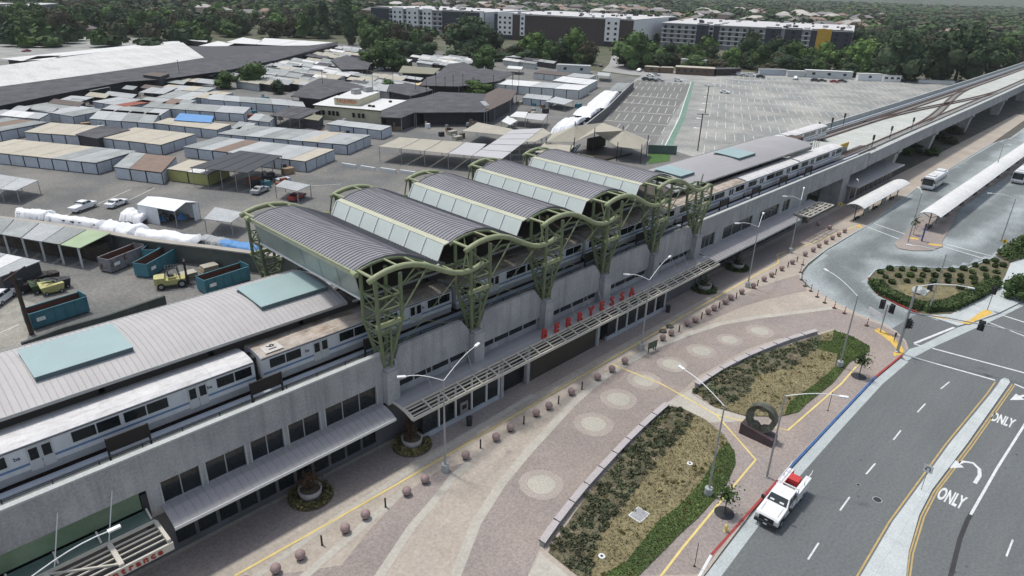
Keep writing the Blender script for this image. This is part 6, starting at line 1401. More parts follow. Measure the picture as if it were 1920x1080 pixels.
    # foreground open shed
    q = [at(-30,434,3.4), at(150,465,3.4), at(209,440,3.4), at(-10,409,3.4)]; c = (q[0]+q[2])/2; t = thing('open_shed', 'open fronted shed with patched grey and pale green roof at the left', 'shed', (c.x,c.y,0))
    for i, (u0, u1, m) in enumerate(((0,.18,'grey'),(.18,.40,'grey'),(.40,.62,'lgrey'),(.62,.80,'grey'),(.80,1,'green'))):
        obj('roof_panel', MB().slab([quadpt(q,u0+.004,0)+Vector((0,0,.05*(i%2))),quadpt(q,u1-.004,0)+Vector((0,0,.05*(i%2))),quadpt(q,u1-.004,1)+Vector((0,0,.3)),quadpt(q,u0+.004,1)+Vector((0,0,.3))], .12), rf[m], t)
    for i in range(6): p = quadpt(q,.02+i*.19,.02); obj('post', MB().box(p.x-.12,p.x+.12,p.y-.12,p.y+.12,0,3.25), frame_w, t)
    obj('stored_goods', MB().prism([tuple(quadpt(q,a_,b_)[:2]) for a_, b_ in ((.01,.42),(.3,.5),(.55,.38),(.78,.52),(.98,.45),(.98,.95),(.01,.95))], 0, 2.3), M_('stored_goods_brown',(0.07,0.055,0.045),0.9,0.4,1.2), t)
    obj('back_wall', MB().ribbon([tuple(quadpt(q,0,.97)[:2]),tuple(quadpt(q,1,.97)[:2])], .15, 0, 3.4), wall_dk, t)
    Q('market_shed','white corrugated shed roof at the left edge in front of the open shed','shed',[(-60,500),(0,519),(77,489),(-20,470)],3.2,3,['lgrey','white','lgrey'],False)
    # long wall with pale capping
    px = [(-20,405),(60,414),(130,424),(200,435),(260,446),(330,455),(400,463),(483,474),(560,483)]
    pts = P(px, 3.2); t = thing('boundary_wall', 'long dark boundary wall with pale concrete top behind the dumpsters', 'wall', (*pts[4],0))
    for i in range(len(pts)-1):
        obj('wall_panel', MB().ribbon([pts[i],pts[i+1]], .35, 0, 3.0), M_('yard_wall_dark',(0.10,0.11,0.10),0.9,0.2,0.5), t); obj('coping_stone', MB().ribbon([pts[i],pts[i+1]], 1.1, 3.0, 3.2), M_('wall_coping_pale',(0.34,0.32,0.28),0.9,0.1,0.5), t)
    # railway-side fence behind platform roof
    pts = P([(40,642),(120,613),(200,591),(308,554)], 3.0); t = thing('boundary_wall', 'low dark retaining wall behind the left platform roof', 'wall', (*pts[1],0))
    for i in range(3): obj('wall_panel', MB().ribbon([pts[i],pts[i+1]], .4, 0, 3.0), M_('retaining_wall_dark',(0.075,0.085,0.08),0.9,0.3,0.4), t)
    # car park wall
    pts = P([(1090,240),(1140,200),(1165,175),(1188,153)], 2.8); t = thing('boundary_wall', 'grey wall between the white tent strips and the car park', 'wall', (*pts[1],0))
    for i in range(3): obj('wall_panel', MB().ribbon([pts[i],pts[i+1]], .3, 0, 2.8), M_('car_park_wall',(0.14,0.14,0.14),0.9,0.15,0.5), t)
    obj('coping', MB().ribbon(pts, .4, 2.8, 2.9), conc, t)
    # peaked tents
    t = thing('peaked_tent', 'tan peaked fabric tent roofs on tall poles behind the last wavy roof', 'tent', (at(1110,262).x,at(1110,262).y,0))
    def V(x, y, z): return at(x, y, z)
    A_ = [V(1024,266,3.8),V(1077,266,3.8),V(1078,236,7),V(1034,252,4.5),V(1115,248,6.2),V(1130,230,7),V(1137,262,4.2),V(1158,275,3.8),V(1168,245,7),V(1203,280,3.8),V(1215,262,4.5),V(1160,240,4.5),V(1185,250,4.5),V(1100,236,4.8)]
    for f in ((0,1,2),(0,2,3),(1,4,5),(1,5,2),(2,5,13),(4,6,8),(4,8,5),(6,7,8),(7,9,8),(9,10,8),(10,12,8),(8,11,5),(8,12,11)):
        p = [A_[i] for i in f]; obj('fabric_panel', MB().add([tuple(v) for v in p]+[tuple(v-Vector((0,0,.05))) for v in p], [(0,1,2),(5,4,3),(0,3,4,1),(1,4,5,2),(2,5,3,0)]), rf['tan'], t)
    for i in (2,4,5,7,8,9,10,1,0): p = A_[i]; obj('mast', MB().tube([(p.x,p.y,0),(p.x,p.y,p.z+1.2)], .12, 6), dark, t)
    # stage / garden below
    t = thing('garden_stage', 'dark timber stage with plants under the peaked tents', 'stage', (at(1120,290).x,at(1120,290).y,0)); c = at(1120,292)
    obj('deck', MB().box(c.x-9,c.x+9,c.y-5,c.y+6,0,.4), darkbr, t); obj('backdrop', MB().box(c.x+2,c.x+10,c.y+5,c.y+5.4,.4,3.5), darkbr, t)
    t = thing('turf_patch', 'small rectangle of bright green turf by the far platform roof', 'turf', (at(1235,298).x,at(1235,298).y,0)); obj('turf', MB().prism(P([(1216,308),(1255,302),(1257,289),(1216,289)]), 0, .08), M_('bright_turf',(0.06,0.13,0.035),0.95,0.2,0.8,0.3,6), t); obj('screen_fence', MB().ribbon(P([(1214,288),(1268,290)]), .1, 0, 2.4), M_('screen_green_grey',(0.10,0.14,0.13),0.8), t)
    t = thing('blue_stair', 'blue steel stair beside the flat tan roof building', 'stair', (at(1075,285).x,at(1075,285).y,0)); a = at(1068,292,.2); b = at(1083,272,3.0)
    for s in (0,1.2): obj('stringer', MB().bar((a.x+s,a.y,a.z),(b.x+s,b.y,b.z),.12,.3), M_('stair_blue',(0.10,0.22,0.36),0.6), t)
    for i in range(10): p = a.lerp(b,i/9); obj('tread', MB().box(p.x,p.x+1.2,p.y-.15,p.y+.15,p.z,p.z+.05), steel, t)
    # taqueria
    z1 = 4.4; q = [at(587,196,z1), at(714,207,z1), at(762,188,z1), at(632,179,z1)]; c = (q[0]+q[2])/2; t = thing('taqueria', 'cream and green taqueria with white roof and raised roof block reading TAQUERIA', 'restaurant', (c.x,c.y,0))
    obj('wall', MB().prism([tuple(quadpt(q,u,v)[:2]) for u,v in ((.01,.02),(.99,.02),(.99,.98),(.01,.98))], 0, z1-.4), wall_c, t); obj('fascia', MB().prism([tuple(p[:2]) for p in q], z1-.399, z1-.1), M_('fascia_dark_green',(0.08,0.09,0.05),0.8), t); obj('roof', MB().prism([tuple(quadpt(q,u,v)[:2]) for u,v in ((-.005,-.01),(1.005,-.01),(1.005,1.01),(-.005,1.01))], z1-.099, z1), rf['white'], t)
    dv = (q[3]-q[0]).normalized(); fv = (q[1]-q[0]).normalized()
    for u in (.03,.08,.13,.22,.28,.34,.58,.66,.72):
        a = q[0].lerp(q[1],u)-dv*.03; b = a+fv*(.9); w = obj('window', MB().ribbon([tuple(a[:2]),tuple(b[:2])], .1, 1.4, 2.9), glass_d, t); obj('frame', MB().ribbon([tuple((a-dv*.02-fv*.08)[:2]),tuple((b-dv*.02+fv*.08)[:2])], .1, 1.28, 1.39), frame_w, w)
    zz = 6.6; u_ = [at(626,183,zz), at(673,186,zz), at(712,172,zz), at(660,169,zz)]
    obj('roof_block', MB().prism([tuple(p[:2]) for p in u_], z1, zz-.1), wall_c, t); obj('roof_block_top', MB().prism([tuple(quadpt(u_,a,b)[:2]) for a,b in ((-.01,-.01),(1.01,-.01),(1.01,1.01),(-.01,1.01))], zz-.099, zz), rf['white'], t)
    fu = (u_[1]-u_[0]).normalized(); du = Vector((fu.y,-fu.x,0)); du = du if du.dot(u_[0]-u_[3]) > 0 else -du; ce = u_[0].lerp(u_[1],.5)
    obj('sign_lettering', text_mesh('TAQUERIA', 1.45, .03, lambda x, y, z: (ce.x+fu.x*x+du.x*(.06+z), ce.y+fu.y*x+du.y*(.06+z), z1+.75+y)), M_('sign_red_orange',(0.50,0.12,0.05),0.6), t)
    for x, y in ((668,176),(690,172)): p = at(x, y, zz); obj('kitchen_hood', MB().box(p.x-1.4,p.x+1.4,p.y-1,p.y+1,zz,zz+1.6), steel, t)
    for x, y in ((700,201),(693,200),(732,192)): p = at(x, y, z1); obj('roof_vent', MB().box(p.x-.4,p.x+.4,p.y-.4,p.y+.4,z1,z1+.6), dark, t)
    for i, (x, y, m) in enumerate(((642,216,'green'),(657,212,'white'),(646,220,'white'))):
        p = at(x, y); tt = thing('parasol', ['green parasol on the taqueria terrace','white parasol under the taqueria wall','small white parasol beside the green one'][i], 'parasol', (p.x,p.y,0)); obj('pole', MB().tube([(p.x,p.y,0),(p.x,p.y,2.5)], .05, 5), steel, tt); obj('canopy', MB().lathe((p.x,p.y,0), [(1.5,2.1),(.8,2.5),(0,2.75)], 8), rf['green'] if i else M_('parasol_green',(0.08,0.22,0.14),0.8), tt)
    # concrete barriers
    for i, (a, b) in enumerate((((642,311),(668,315)),((677,316),(703,320)),((714,320),(742,324)),((751,324),(779,328)))):
        p, q2 = at(*a), at(*b); o = obj('barrier', MB().ribbon([tuple(p[:2]),tuple(q2[:2])], .45, 0, .75), frame_w); tag(o, ['leftmost','second from left','third from left','rightmost'][i]+' of the four low white barriers in front of the shade cloths', 'barrier', 'low white barriers')
    # dumpsters
    def dumpster(label, px, m, L=6.2, Wd=2.3, h=2.25):
        q = [at(x, y, h) for x, y in px]; a = (q[0]+q[1])/2; b = (q[2]+q[3])/2; d = (b-a); d.z = 0; L = min(8.5, d.length); d.normalize(); n = Vector((-d.y,d.x,0)); w2 = Wd/2
        t = thing('dumpster', label, 'dumpster', (a.x,a.y,0), 'roll-off dumpsters')
        def cp(u, v, z): p = a+d*u+n*v; return (p.x,p.y,z)
        for s in (-1,1):
            obj('side_wall', MB().bar(cp(0,s*w2,h/2+.1), cp(L,s*w2,h/2+.1), .08, h-.2), m, t)
            for k in range(6): u = .3+(L-.6)*k/5; obj('rib', MB().bar(cp(u,s*(w2+.08),.2), cp(u,s*(w2+.08),h-.1), .1,.1), m, t)
            obj('rim', MB().bar(cp(0,s*w2,h), cp(L,s*w2,h), .14,.1), m, t)
        obj('end_wall', MB().bar(cp(.04,-w2,h/2+.1), cp(.04,w2,h/2+.1), .08, h-.2), m, t); obj('end_wall', MB().bar(cp(L-.04,-w2,h/2+.25), cp(L-.04,w2,h/2+.25), .08, h+.1), m, t)
        obj('inner_floor', MB().bar(cp(.1,0,.5), cp(L-.1,0,.5), Wd-.16,.1), dump_i, t)
        for s in (-1,1): obj('inner_wall', MB().bar(cp(.1,s*(w2-.06),h/2+.2), cp(L-.1,s*(w2-.06),h/2+.2), .03, h-.5), dump_i, t)
        s = obj('label_panel', MB().bar(cp(.6,-w2-.16,1.3), cp(1.6,-w2-.16,1.3), .03, .5), lampw, t)
    dumpster('grey rusty roll-off dumpster behind the teal ones', [(178,482),(208,488),(273,463),(247,455)], dump_g)
    dumpster('teal roll-off dumpster beside the grey one, left of the forklift', [(248,493),(275,496),(333,465),(310,459)], dump_t)
    dumpster('teal roll-off dumpster right of the forklift', [(369,517),(380,528),(465,501),(452,491)], dump_t)
    dumpster('teal roll-off dumpster at the lower left behind the platform roof', [(40,580),(53,590),(161,558),(148,546)], dump_t)
    dumpster('small teal skip squeezed between the two upper dumpsters', [(272,466),(288,470),(300,460),(285,455)], dump_t)
    # forklift
    c = at(322,537); t = thing('forklift', 'yellow forklift with black mast between the dumpsters', 'forklift', (0,0,0))
    obj('counterweight', MB().prism([(-1.6,-.6),(-1.3,-.75),(-.5,-.75),(-.5,.75),(-1.3,.75),(-1.6,.6)], .5, 1.35), forky, t); obj('chassis', MB().box(-.5,1.5,-.65,.65,.45,1.0).box(-.2,.6,-.5,.5,1.0,1.25), forky, t); obj('seat', MB().box(-.1,.4,-.25,.25,1.25,1.4).box(-.2,-.1,-.25,.25,1.3,1.9), dark, t)
    mb = MB()
    for s in (-.55,.55): mb.bar((-.5,s,1.3),(-.3,s,2.3),.08).bar((1.0,s,1.0),(.8,s,2.3),.08).bar((-.35,s,2.3),(.85,s,2.3),.08)
    for i in range(5): mb.bar((-.3+i*.28,-.55,2.33),(-.3+i*.28,.55,2.33),.05)
    obj('overhead_guard', mb, dark, t); obj('mast', MB().box(1.55,1.75,-.5,-.36,.1,2.9).box(1.55,1.75,.36,.5,.1,2.9).box(1.55,1.75,-.36,.36,1.3,1.45).box(1.55,1.75,-.36,.36,2.7,2.85), dark, t); obj('fork', MB().box(1.75,3.0,-.45,-.3,.1,.17).box(1.75,1.85,-.45,-.3,.17,.8), dark, t); obj('fork', MB().box(1.75,3.0,.3,.45,.1,.17).box(1.75,1.85,.3,.45,.17,.8), dark, t)
    for x, r_ in ((-1.0,.38),(1.1,.45)):
        for s in (-1,1): wheel(t, (x,s*.66,r_), r_, .3)
    t.location = (c.x,c.y,.01); t.rotation_euler = (0,0,rad(-20)); t.scale = (1.3,1.3,1.3)
    # timber and scrap
    for (x, y), l in (((352,522),'stack of pale timber pallets beside the forklift mast'),((392,508),'brown cardboard and timber stack behind the right dumpster'),((213,467),'pink timber frames behind the grey dumpster')):
        c = at(x, y); t = thing('timber_stack', l, 'pallets', (c.x,c.y,0))
        for k in range(5): obj('pallet', MB().box(c.x-1.3+.07*k,c.x+1.2,c.y-1,c.y+1-.08*k,.02+k*.22,.16+k*.22), woodm if k % 2 else rf['tan'], t)
    rr = random.Random(9)
    for i, (x, y, m, l) in enumerate(((82,545,M_('cart_green',(0.05,0.08,0.04),0.7),'dark green cart in the scrap corner'),(100,548,forky,'cream yellow lift truck body in the scrap corner'),(112,540,dark,'black cart at the right of the scrap corner'),(92,528,darkbr,'brown heap at the back of the scrap corner'),(70,533,dark,'black frames left of the scrap corner'),(55,545,gran_d,'dark low frames beside the utility pole'))):
        c = at(x, y); t = thing('scrap_cart', l, 'cart', (c.x,c.y,0)); obj('bin', MB().add([(c.x-1.2,c.y-.8,.3),(c.x+1.2,c.y-.8,.3),(c.x+1.2,c.y+.8,.3),(c.x-1.2,c.y+.8,.3),(c.x-1.5,c.y-1,1.3),(c.x+1.4,c.y-1.1,1.5),(c.x+1.3,c.y+1,1.2),(c.x-1.4,c.y+1.1,1.6)],[(0,3,2,1),(4,5,6,7),(0,1,5,4),(1,2,6,5),(2,3,7,6),(3,0,4,7)]), m, t)
        for s in (-1,1):
            for s2 in (-.9,.9): wheel(t, (c.x+s2,c.y+s*.8,.28), .28, .18)
        for k in range(5): a = Vector((c.x+rr.uniform(-1,1),c.y+rr.uniform(-1,1),1.2)); obj('rod', MB().tube([a, a+Vector((rr.uniform(-1.3,1.3),rr.uniform(-1,1),rr.uniform(.1,.7)))], .06, 5), m, t)
    struct('pale_yard_floor', MB().sheet(P([(-80,560),(20,556),(75,572),(60,600),(48,650),(60,690),(-80,730)]), .005), M_('pale_dusty_concrete',(0.30,0.29,0.25),0.95,0.15,0.3,0.2,3,c2=(0.22,0.215,0.19)))
    # yard paint lines
    for px in ([(178,385),(245,355)],[(232,380),(290,352)],[(150,390),(110,412)],[(60,420),(0,441)],[(560,350),(640,345)],[(225,398),(330,404)],[(0,624),(36,608)],[(250,450),(262,446)]):
        struct('yard_line', MB().strip(P(px), .12, .006), lot_w)
market()

# ================================================================ CAR PARK
def carpark():
    poly = P([(1278,292)])+[(172,78),(420,76)]+P([(1740,154),(1560,146),(1400,142),(1320,140),(1306,160)])
    O = at(1330.4,217.7); U = (at(1392,223)-O)/4; V = at(1333,201)-O; T = (at(1331.5,208.3)-O); U.z=V.z=T.z=0
    mb = MB()
    for i in range(0, 45):
        for j in range(-6, 14):
            p = O+U*i+V*j
            if inpoly(p.x, p.y, poly) and inpoly(p.x+T.x, p.y+T.y, poly):
                a, b = p, p+T; mb.strip([tuple(a[:2]),tuple(b[:2])], .14, .012)
    obj('stall_lines', mb, M_('parking_paint_worn',(0.60,0.62,0.60),0.85,0.2,0.5), kind='structure')
    mb = MB()
    for (a0, a1, b0, b1, n) in (((1155,207),(1162,200),(1262,213),(1266,203),8),((1138,223),(1147,212),(1267,231),(1271,220),9),((1155,241),(1163,232),(1258,252),(1264,240),7),((1170,193),(1177,186),(1265,199),(1268,190),8),((1180,180),(1186,174),(1268,184),(1271,176),8),((1190,168),(1195,162),(1275,171),(1278,164),8),((1198,158),(1202,154),(1284,160),(1287,155),8),((1215,268),(1219,261),(1240,271),(1244,262),2)):
        for k in range(n):
            u = k/(n-1); p = at(*a0).lerp(at(*b0), u); q = at(*a1).lerp(at(*b1), u); mb.strip([tuple(p[:2]),tuple(q[:2])], .16, .014)
    obj('stall_lines', mb, lot_w, kind='structure')
    for a, b in (((1127,225),(1263,236)),((1142,207),(1270,216)),((1160,191),(1272,200)),((1172,178),(1277,186)),((1107,244),(1256,256))):
        struct('aisle_strip', MB().strip(P([a,b]), 1.8, .011), asph_lot)
    struct('green_lane', MB().sheet(P([(1297,153),(1302,153),(1284,222),(1259,276),(1247,273),(1273,222)]), .016), green_path)
    struct('lane_edge', MB().strip(P([(1247,273),(1273,222),(1296,153)]), .3, .02), lot_w)
    struct('access_road', MB().sheet(P([(1128,133),(1190,141),(1310,148),(1310,143),(1215,128),(1203,100),(1150,97),(1142,120)]), .018), M_('access_road_pale',(0.30,0.30,0.29),0.95,0.1,0.1))
    for i, (x, y) in enumerate(((1330,160),(1327,171),(1324,182),(1321,194),(1317,206),(1311,222),(1306,240))):
        c = at(x, y); o = obj('lane_arrow', MB().sheet([(c.x-1.2,c.y+.6),(c.x+1,c.y+1.3),(c.x+.4,c.y),(c.x+2,c.y-1.2),(c.x-.3,c.y-.6)], .02), lot_w, kind='structure')
    for a, b in (((1367,151),(1382,153)),((1391,153),(1405,155)),((1411,154),(1427,156)),((1334,159),(1345,161))):
        p, q2 = at(*a), at(*b); o = obj('barrier', MB().ribbon([tuple(p[:2]),tuple(q2[:2])], .8, 0, .8), frame_w); tag(o, 'low white barrier standing near the top of the big car park', 'barrier', 'barriers in the big car park')
    def box_b(name, label, cat, a, b, h, depth, wallm, roofm, wins=0, zb=0.0, n=1):
        A, B = at(*a), at(*b); fv = (B-A).normalized(); dv = Vector((-fv.y,fv.x,0)); dv = dv if dv.dot(Vector((fw.x,fw.y,0))) > 0 else -dv
        t = thing(name, label, cat, (A.x,A.y,0)); q = [A,B,B+dv*depth,A+dv*depth]
        obj('body', MB().prism([tuple(p[:2]) for p in q], zb, h-.15), wallm, t); e = .25
        obj('roof', MB().prism([tuple((q[0]-fv*e-dv*e)[:2]),tuple((q[1]+fv*e-dv*e)[:2]),tuple((q[2]+fv*e+dv*e)[:2]),tuple((q[3]-fv*e+dv*e)[:2])], h-.149, h), roofm, t)
        L = (B-A).length
        for i in range(wins):
            p = A+fv*(L*(i+.5)/wins-.8)-dv*.03; w = obj('window', MB().ribbon([tuple(p[:2]),tuple((p+fv*1.6)[:2])], .08, h*.40, h*.72), vglass, t)
        return t
    box_b('box_trailer','long blue grey box trailer at the top of the car park','trailer',(1424,141),(1473,142),3.2,2.6,wall_b,rf['lgrey'])
    box_b('box_trailer','white box trailer between the blue one and the office trailer','trailer',(1476,144),(1508,145),3.2,2.6,wall_wh,rf['white'])
    box_b('office_trailer','cream office trailer with three windows at the top of the car park','trailer',(1510,145),(1597,149),3.8,4,wall_wh,rf['white'],3)
    box_b('box_trailer','white lorry box at the right end of the car park','trailer',(1608,151),(1652,152),3.6,2.6,veh_w,rf['white'],1)
    box_b('motorhome','white motorhome with dark windows at the far right of the car park','motorhome',(1655,153),(1688,154),3.3,2.5,veh_w,rf['white'],3)
    box_b('food_hall','low brown fronted building with cream roof by the gate','building',(1266,139),(1338,143),3.8,8,M_('brown_timber_wall',(0.12,0.08,0.06),0.8,0.2,0.5),rf['cream'],6)
    box_b('food_stall','small stall with pale awning left of the brown building','stall',(1237,137),(1262,138),3,5,M_('stall_brown_wall',(0.15,0.11,0.08),0.8),rf['tan'])
    box_b('food_stall','stall with white awning beside the parked white suv','stall',(1208,135),(1235,137),3,5,MATS['stall_brown_wall'],rf['cream'],1)
    box_b('dark_canopy','long black canopy with thin pale edge right of the brown building','canopy',(1342,142),(1388,141),3.4,6,darkbr,rf['dark'])
    box_b('roof_unit_building','grey cluttered roof building behind the brown one','building',(1275,127),(1322,130),4.8,6,wall_c,rf['lgrey'])
    box_b('site_cabin','pale blue site cabin with two windows in the far yard','cabin',(1044,136),(1105,139),4.0,5,wall_wh,rf['lgrey'],2)
    box_b('lorry_body','thin white low vehicles row under the trees at the far right','trailer',(1722,155),(1790,158),1.5,2.4,veh_w,rf['white'])
    c = at(1700,154); 
    for i, (x, y, h) in enumerate(((1596,140,13),(763,93,17),(1387,115,9),(990,112,8),(1110,118,11),(783,98,9))):
        c = at(x, y); t = thing('light_mast', ['tall pale mast beside the office trailer','tall cream flagpole in front of the left apartment block','light mast behind the black canopy','lamp post in the trees before the middle apartment block','green lamp post by the site cabin','slim lamp post in the trees left of centre'][i], 'mast', (c.x,c.y,0))
        obj('pole', MB().tube([(c.x,c.y,0),(c.x,c.y,h)], .22 if i < 2 else .12, 6), M_('mast_cream',(0.45,0.43,0.34),0.7), t); obj('head', MB().box(c.x-.6,c.x+.6,c.y-.2,c.y+.2,h,h+.25), lampw, t)
    struct('far_lot', MB().sheet(P([(-40,62),(0,65),(150,66),(270,72),(340,80),(60,112),(-40,116)]), .012), asph_lot)
    for i in range(40):
        r = random.Random(i); x = r.uniform(0,300); y = 68+r.random()*36
        if y > 108-x*.1: continue
        struct('far_lot_line', MB().strip(P([(x,y),(x+9,y+.6)]), .5, .02), lot_w)
carpark()

# ================================================================ APARTMENT BLOCKS
def apartments():
    AW = M_('apartment_white_render',(0.72,0.72,0.72),0.8,0.05,0.2); AN = M_('apartment_navy_cladding',(0.035,0.04,0.055),0.7,0.1,0.2); AB = M_('apartment_brown_cladding',(0.06,0.045,0.045),0.8,0.12,0.3); AG = M_('apartment_grey_balcony',(0.27,0.28,0.29),0.8); AY = M_('apartment_yellow_panel',(0.50,0.30,0.04),0.7); AR = M_('apartment_roof_white',(0.50,0.50,0.50),0.9,0.1,0.3)
    D = {'w':AW,'n':AN,'b':AB,'g':AG,'y':AY}
    def block(label, TL, TR, TB, h, segs, floors=5, clutter=14, seed=1):
        A, B, Cc = at(*TL,h), at(*TR,h), at(*TB,h); A.z=B.z=Cc.z=0; fv = (B-A).normalized(); L = (B-A).length; dv = Vector((-fv.y,fv.x,0)); dv = dv if dv.dot(Cc-B) > 0 else -dv
        depth = max(18, (Cc-B).dot(dv)); t = thing('apartment_block', label, 'apartment block', (A.x,A.y,0)); r = random.Random(seed)
        def pt(u, d): return A+fv*u+dv*d
        q = [pt(0,1), pt(L,1), pt(L,depth), pt(0,depth)]
        obj('core', MB().prism([tuple(p[:2]) for p in q], 0, h-.6), AN, t)
        obj('roof', MB().prism([tuple(pt(-.4,-.4)[:2]),tuple(pt(L+.4,-.4)[:2]),tuple(pt(L+.4,depth+.4)[:2]),tuple(pt(-.4,depth+.4)[:2])], h-.6, h), AR, t)
        fh = (h-1.2)/floors; wp = None; ff = rad(90)*0+math.atan2(fv.y,fv.x)
        wm = MB().box(0,1.5,-.06,.12,0,1.5); sm = MB().box(-.1,1.6,-.12,.0,-.15,-.02)
        for a, b, k, kind in segs:
            u0, u1 = a*L, b*L; pr = -.15 if k in 'nb' else (-.6 if k != 'g' else .5)
            obj('bay', MB().prism([tuple(pt(u0,pr)[:2]),tuple(pt(u1,pr)[:2]),tuple(pt(u1,1.0)[:2]),tuple(pt(u0,1.0)[:2])], fh if k == 'w' else 0, h+{'w':.9,'n':.5,'b':.3,'y':.7,'g':-.605}[k]), D[k], t)
            if kind == 'win' or kind == 'slit':
                n = max(1, int((u1-u0)/(4.2 if kind == 'win' else 6)))
                for f in range(1, floors):
                    for i in range(n):
                        u = u0+(u1-u0)*(i+.5)/n-.9; p = pt(u, pr-.05); z = f*fh+.9
                        if wp is None:
                            o_ = OFF[t]; wp = obj('window', MB().box(o_.x,o_.x+1.9,o_.y-.12,o_.y+.1,0,1.7), glass_d, t); wp.location = (p.x-o_.x, p.y-o_.y, z); wp.rotation_euler = (0,0,ff)
                        else: w = inst(wp, t, (p.x,p.y,z), ff)
            if kind == 'bal':
                for f in range(1, floors):
                    z = f*fh; obj('balcony_slab', MB().prism([tuple(pt(u0,pr-1.1)[:2]),tuple(pt(u1,pr-1.1)[:2]),tuple(pt(u1,pr-.02)[:2]),tuple(pt(u0,pr-.02)[:2])], z-.1, z+.35), AW, t)
                    n = max(1,int((u1-u0)/5))
                    for i in range(n):
                        u = u0+(u1-u0)*(i+.5)/n-1; p = pt(u, pr-.05); obj('window', MB().box(OFF[t].x,OFF[t].x+2.2,OFF[t].y-.1,OFF[t].y+.05,0,2.0), glass_d, t).matrix_local = Matrix.Translation((p.x-OFF[t].x,p.y-OFF[t].y,z+.5)) @ Matrix.Rotation(ff,4,'Z')
        # right return wall
        n = 3
        obj('side_bay', MB().prism([tuple(pt(L,2)[:2]),tuple(pt(L+.5,2)[:2]),tuple(pt(L+.5,depth*.8)[:2]),tuple(pt(L,depth*.8)[:2])], fh, h-.605), AW if segs[-1][2] != 'n' else AG, t)
        for i in range(clutter):
            p = pt(r.uniform(3,L-3), r.uniform(2,depth-2)); s = r.uniform(.6,2.4); obj('roof_unit', MB().box(p.x-s,p.x+s,p.y-s*.6,p.y+s*.6,h,h+r.uniform(.6,1.8)), [AG,AR,dark,AB][r.randrange(4)], t)
    block('white and navy five storey apartment block on the left of the skyline', (695,13),(907,23),(945,17), 20, [(0,.17,'n',''),(.17,.205,'g','bal'),(.205,.30,'w','win'),(.30,.335,'g','bal'),(.335,.44,'w','win'),(.44,.48,'g','bal'),(.48,.56,'w','win'),(.56,.65,'g','bal'),(.65,.97,'n',''),(.97,1,'w','')], 5, 22, 1)
    block('dark brown apartment block with white window bays, middle of the skyline', (927,24),(1187,37),(1207,28), 20, [(0,.03,'n',''),(.03,.145,'w','win'),(.145,.205,'b',''),(.205,.24,'w','slit'),(.24,.82,'b',''),(.82,.915,'w','win'),(.915,1,'b','')], 5, 26, 2)
    block('grey balconied apartment block with yellow panel, right of the skyline', (1242,42),(1600,59),(1612,48), 17.5, [(0,.20,'g','bal'),(.20,.265,'n','slit'),(.265,.293,'g','bal'),(.293,.325,'n',''),(.325,.44,'g','bal'),(.44,.52,'g','bal'),(.52,.57,'g','bal'),(.57,.65,'n','slit'),(.65,.67,'g',''),(.67,.755,'n','slit'),(.755,.80,'g','bal'),(.80,.83,'n',''),(.83,.855,'y',''),(.855,.90,'y',''),(.90,1,'n','slit')], 5, 34, 3)
    block('plain grey low block partly hidden at the upper left edge', (-20,8),(36,6),(60,2), 9, [(0,1,'g','')], 3, 3, 4)
    block('long grey office shed beyond the trees at the upper left', (40,12),(108,6),(116,2), 10, [(0,1,'g','win')], 3, 4, 5)
apartments()

# ================================================================ TREES
def crown_mesh(seed, kind='round', cards=900):
    r = random.Random(seed); lob = []
    n = 13 if kind != 'tall' else 10
    z_ = [.16+.64*((i*.618) % 1) for i in range(n)]
    for i in range(n):
        if kind == 'tall': z = .12+.82*i/n; rr = .24*(1-abs(z-.5)*.9); lob.append((Vector((r.gauss(0,.07), r.gauss(0,.07), z)), rr))
        else:
            a = r.uniform(0,2*pi); q = r.uniform(.08,.31)*(1.05 if z_[i] < .6 else .7); z = z_[i]; rr = r.uniform(.16,.25)*(1.12-.35*abs(z-.5)); lob.append((Vector((q*cos(a), q*sin(a), z)), rr))
    mb = MB(); 
    for c, rr in lob:      # inner masses
        k = 6; vs = []; fs = []
        for i in range(1,4):
            th = pi*i/4
            for j in range(k): q = rr*.78*(.85+.3*r.random()); vs.append((c.x+q*sin(th)*cos(2*pi*j/k+i), c.y+q*sin(th)*sin(2*pi*j/k+i), c.z+q*cos(th)*.9))
        vs += [(c.x,c.y,c.z+rr*.72),(c.x,c.y,c.z-rr*.72)]
        for i in range(2):
            for j in range(k): fs.append((i*k+j,(i+1)*k+j,(i+1)*k+(j+1)%k,i*k+(j+1)%k))
        for j in range(k): fs.append((3*k,j,(j+1)%k)); fs.append((3*k+1,2*k+(j+1)%k,2*k+j))
        mb.add(vs, fs)
    for _ in range(cards):
        c, rr = lob[r.randrange(len(lob))]
        v = Vector((r.gauss(0,1),r.gauss(0,1),r.gauss(0,1)+.25)).normalized(); p = c+v*rr*(.72+.42*r.random())
        s = .026*(.6+.9*r.random()); a = (v.cross(Vector((r.gauss(0,1),r.gauss(0,1),r.gauss(0,1))))).normalized(); b = (v+Vector((r.gauss(0,.7),r.gauss(0,.7),r.gauss(0,.7)))).cross(a).normalized()
        mb.add([p-a*s-b*s*.7, p+a*s-b*s*.8, p+a*s*.7+b*s, p-a*s*.9+b*s*.7], [(0,1,2,3)])
    return mb
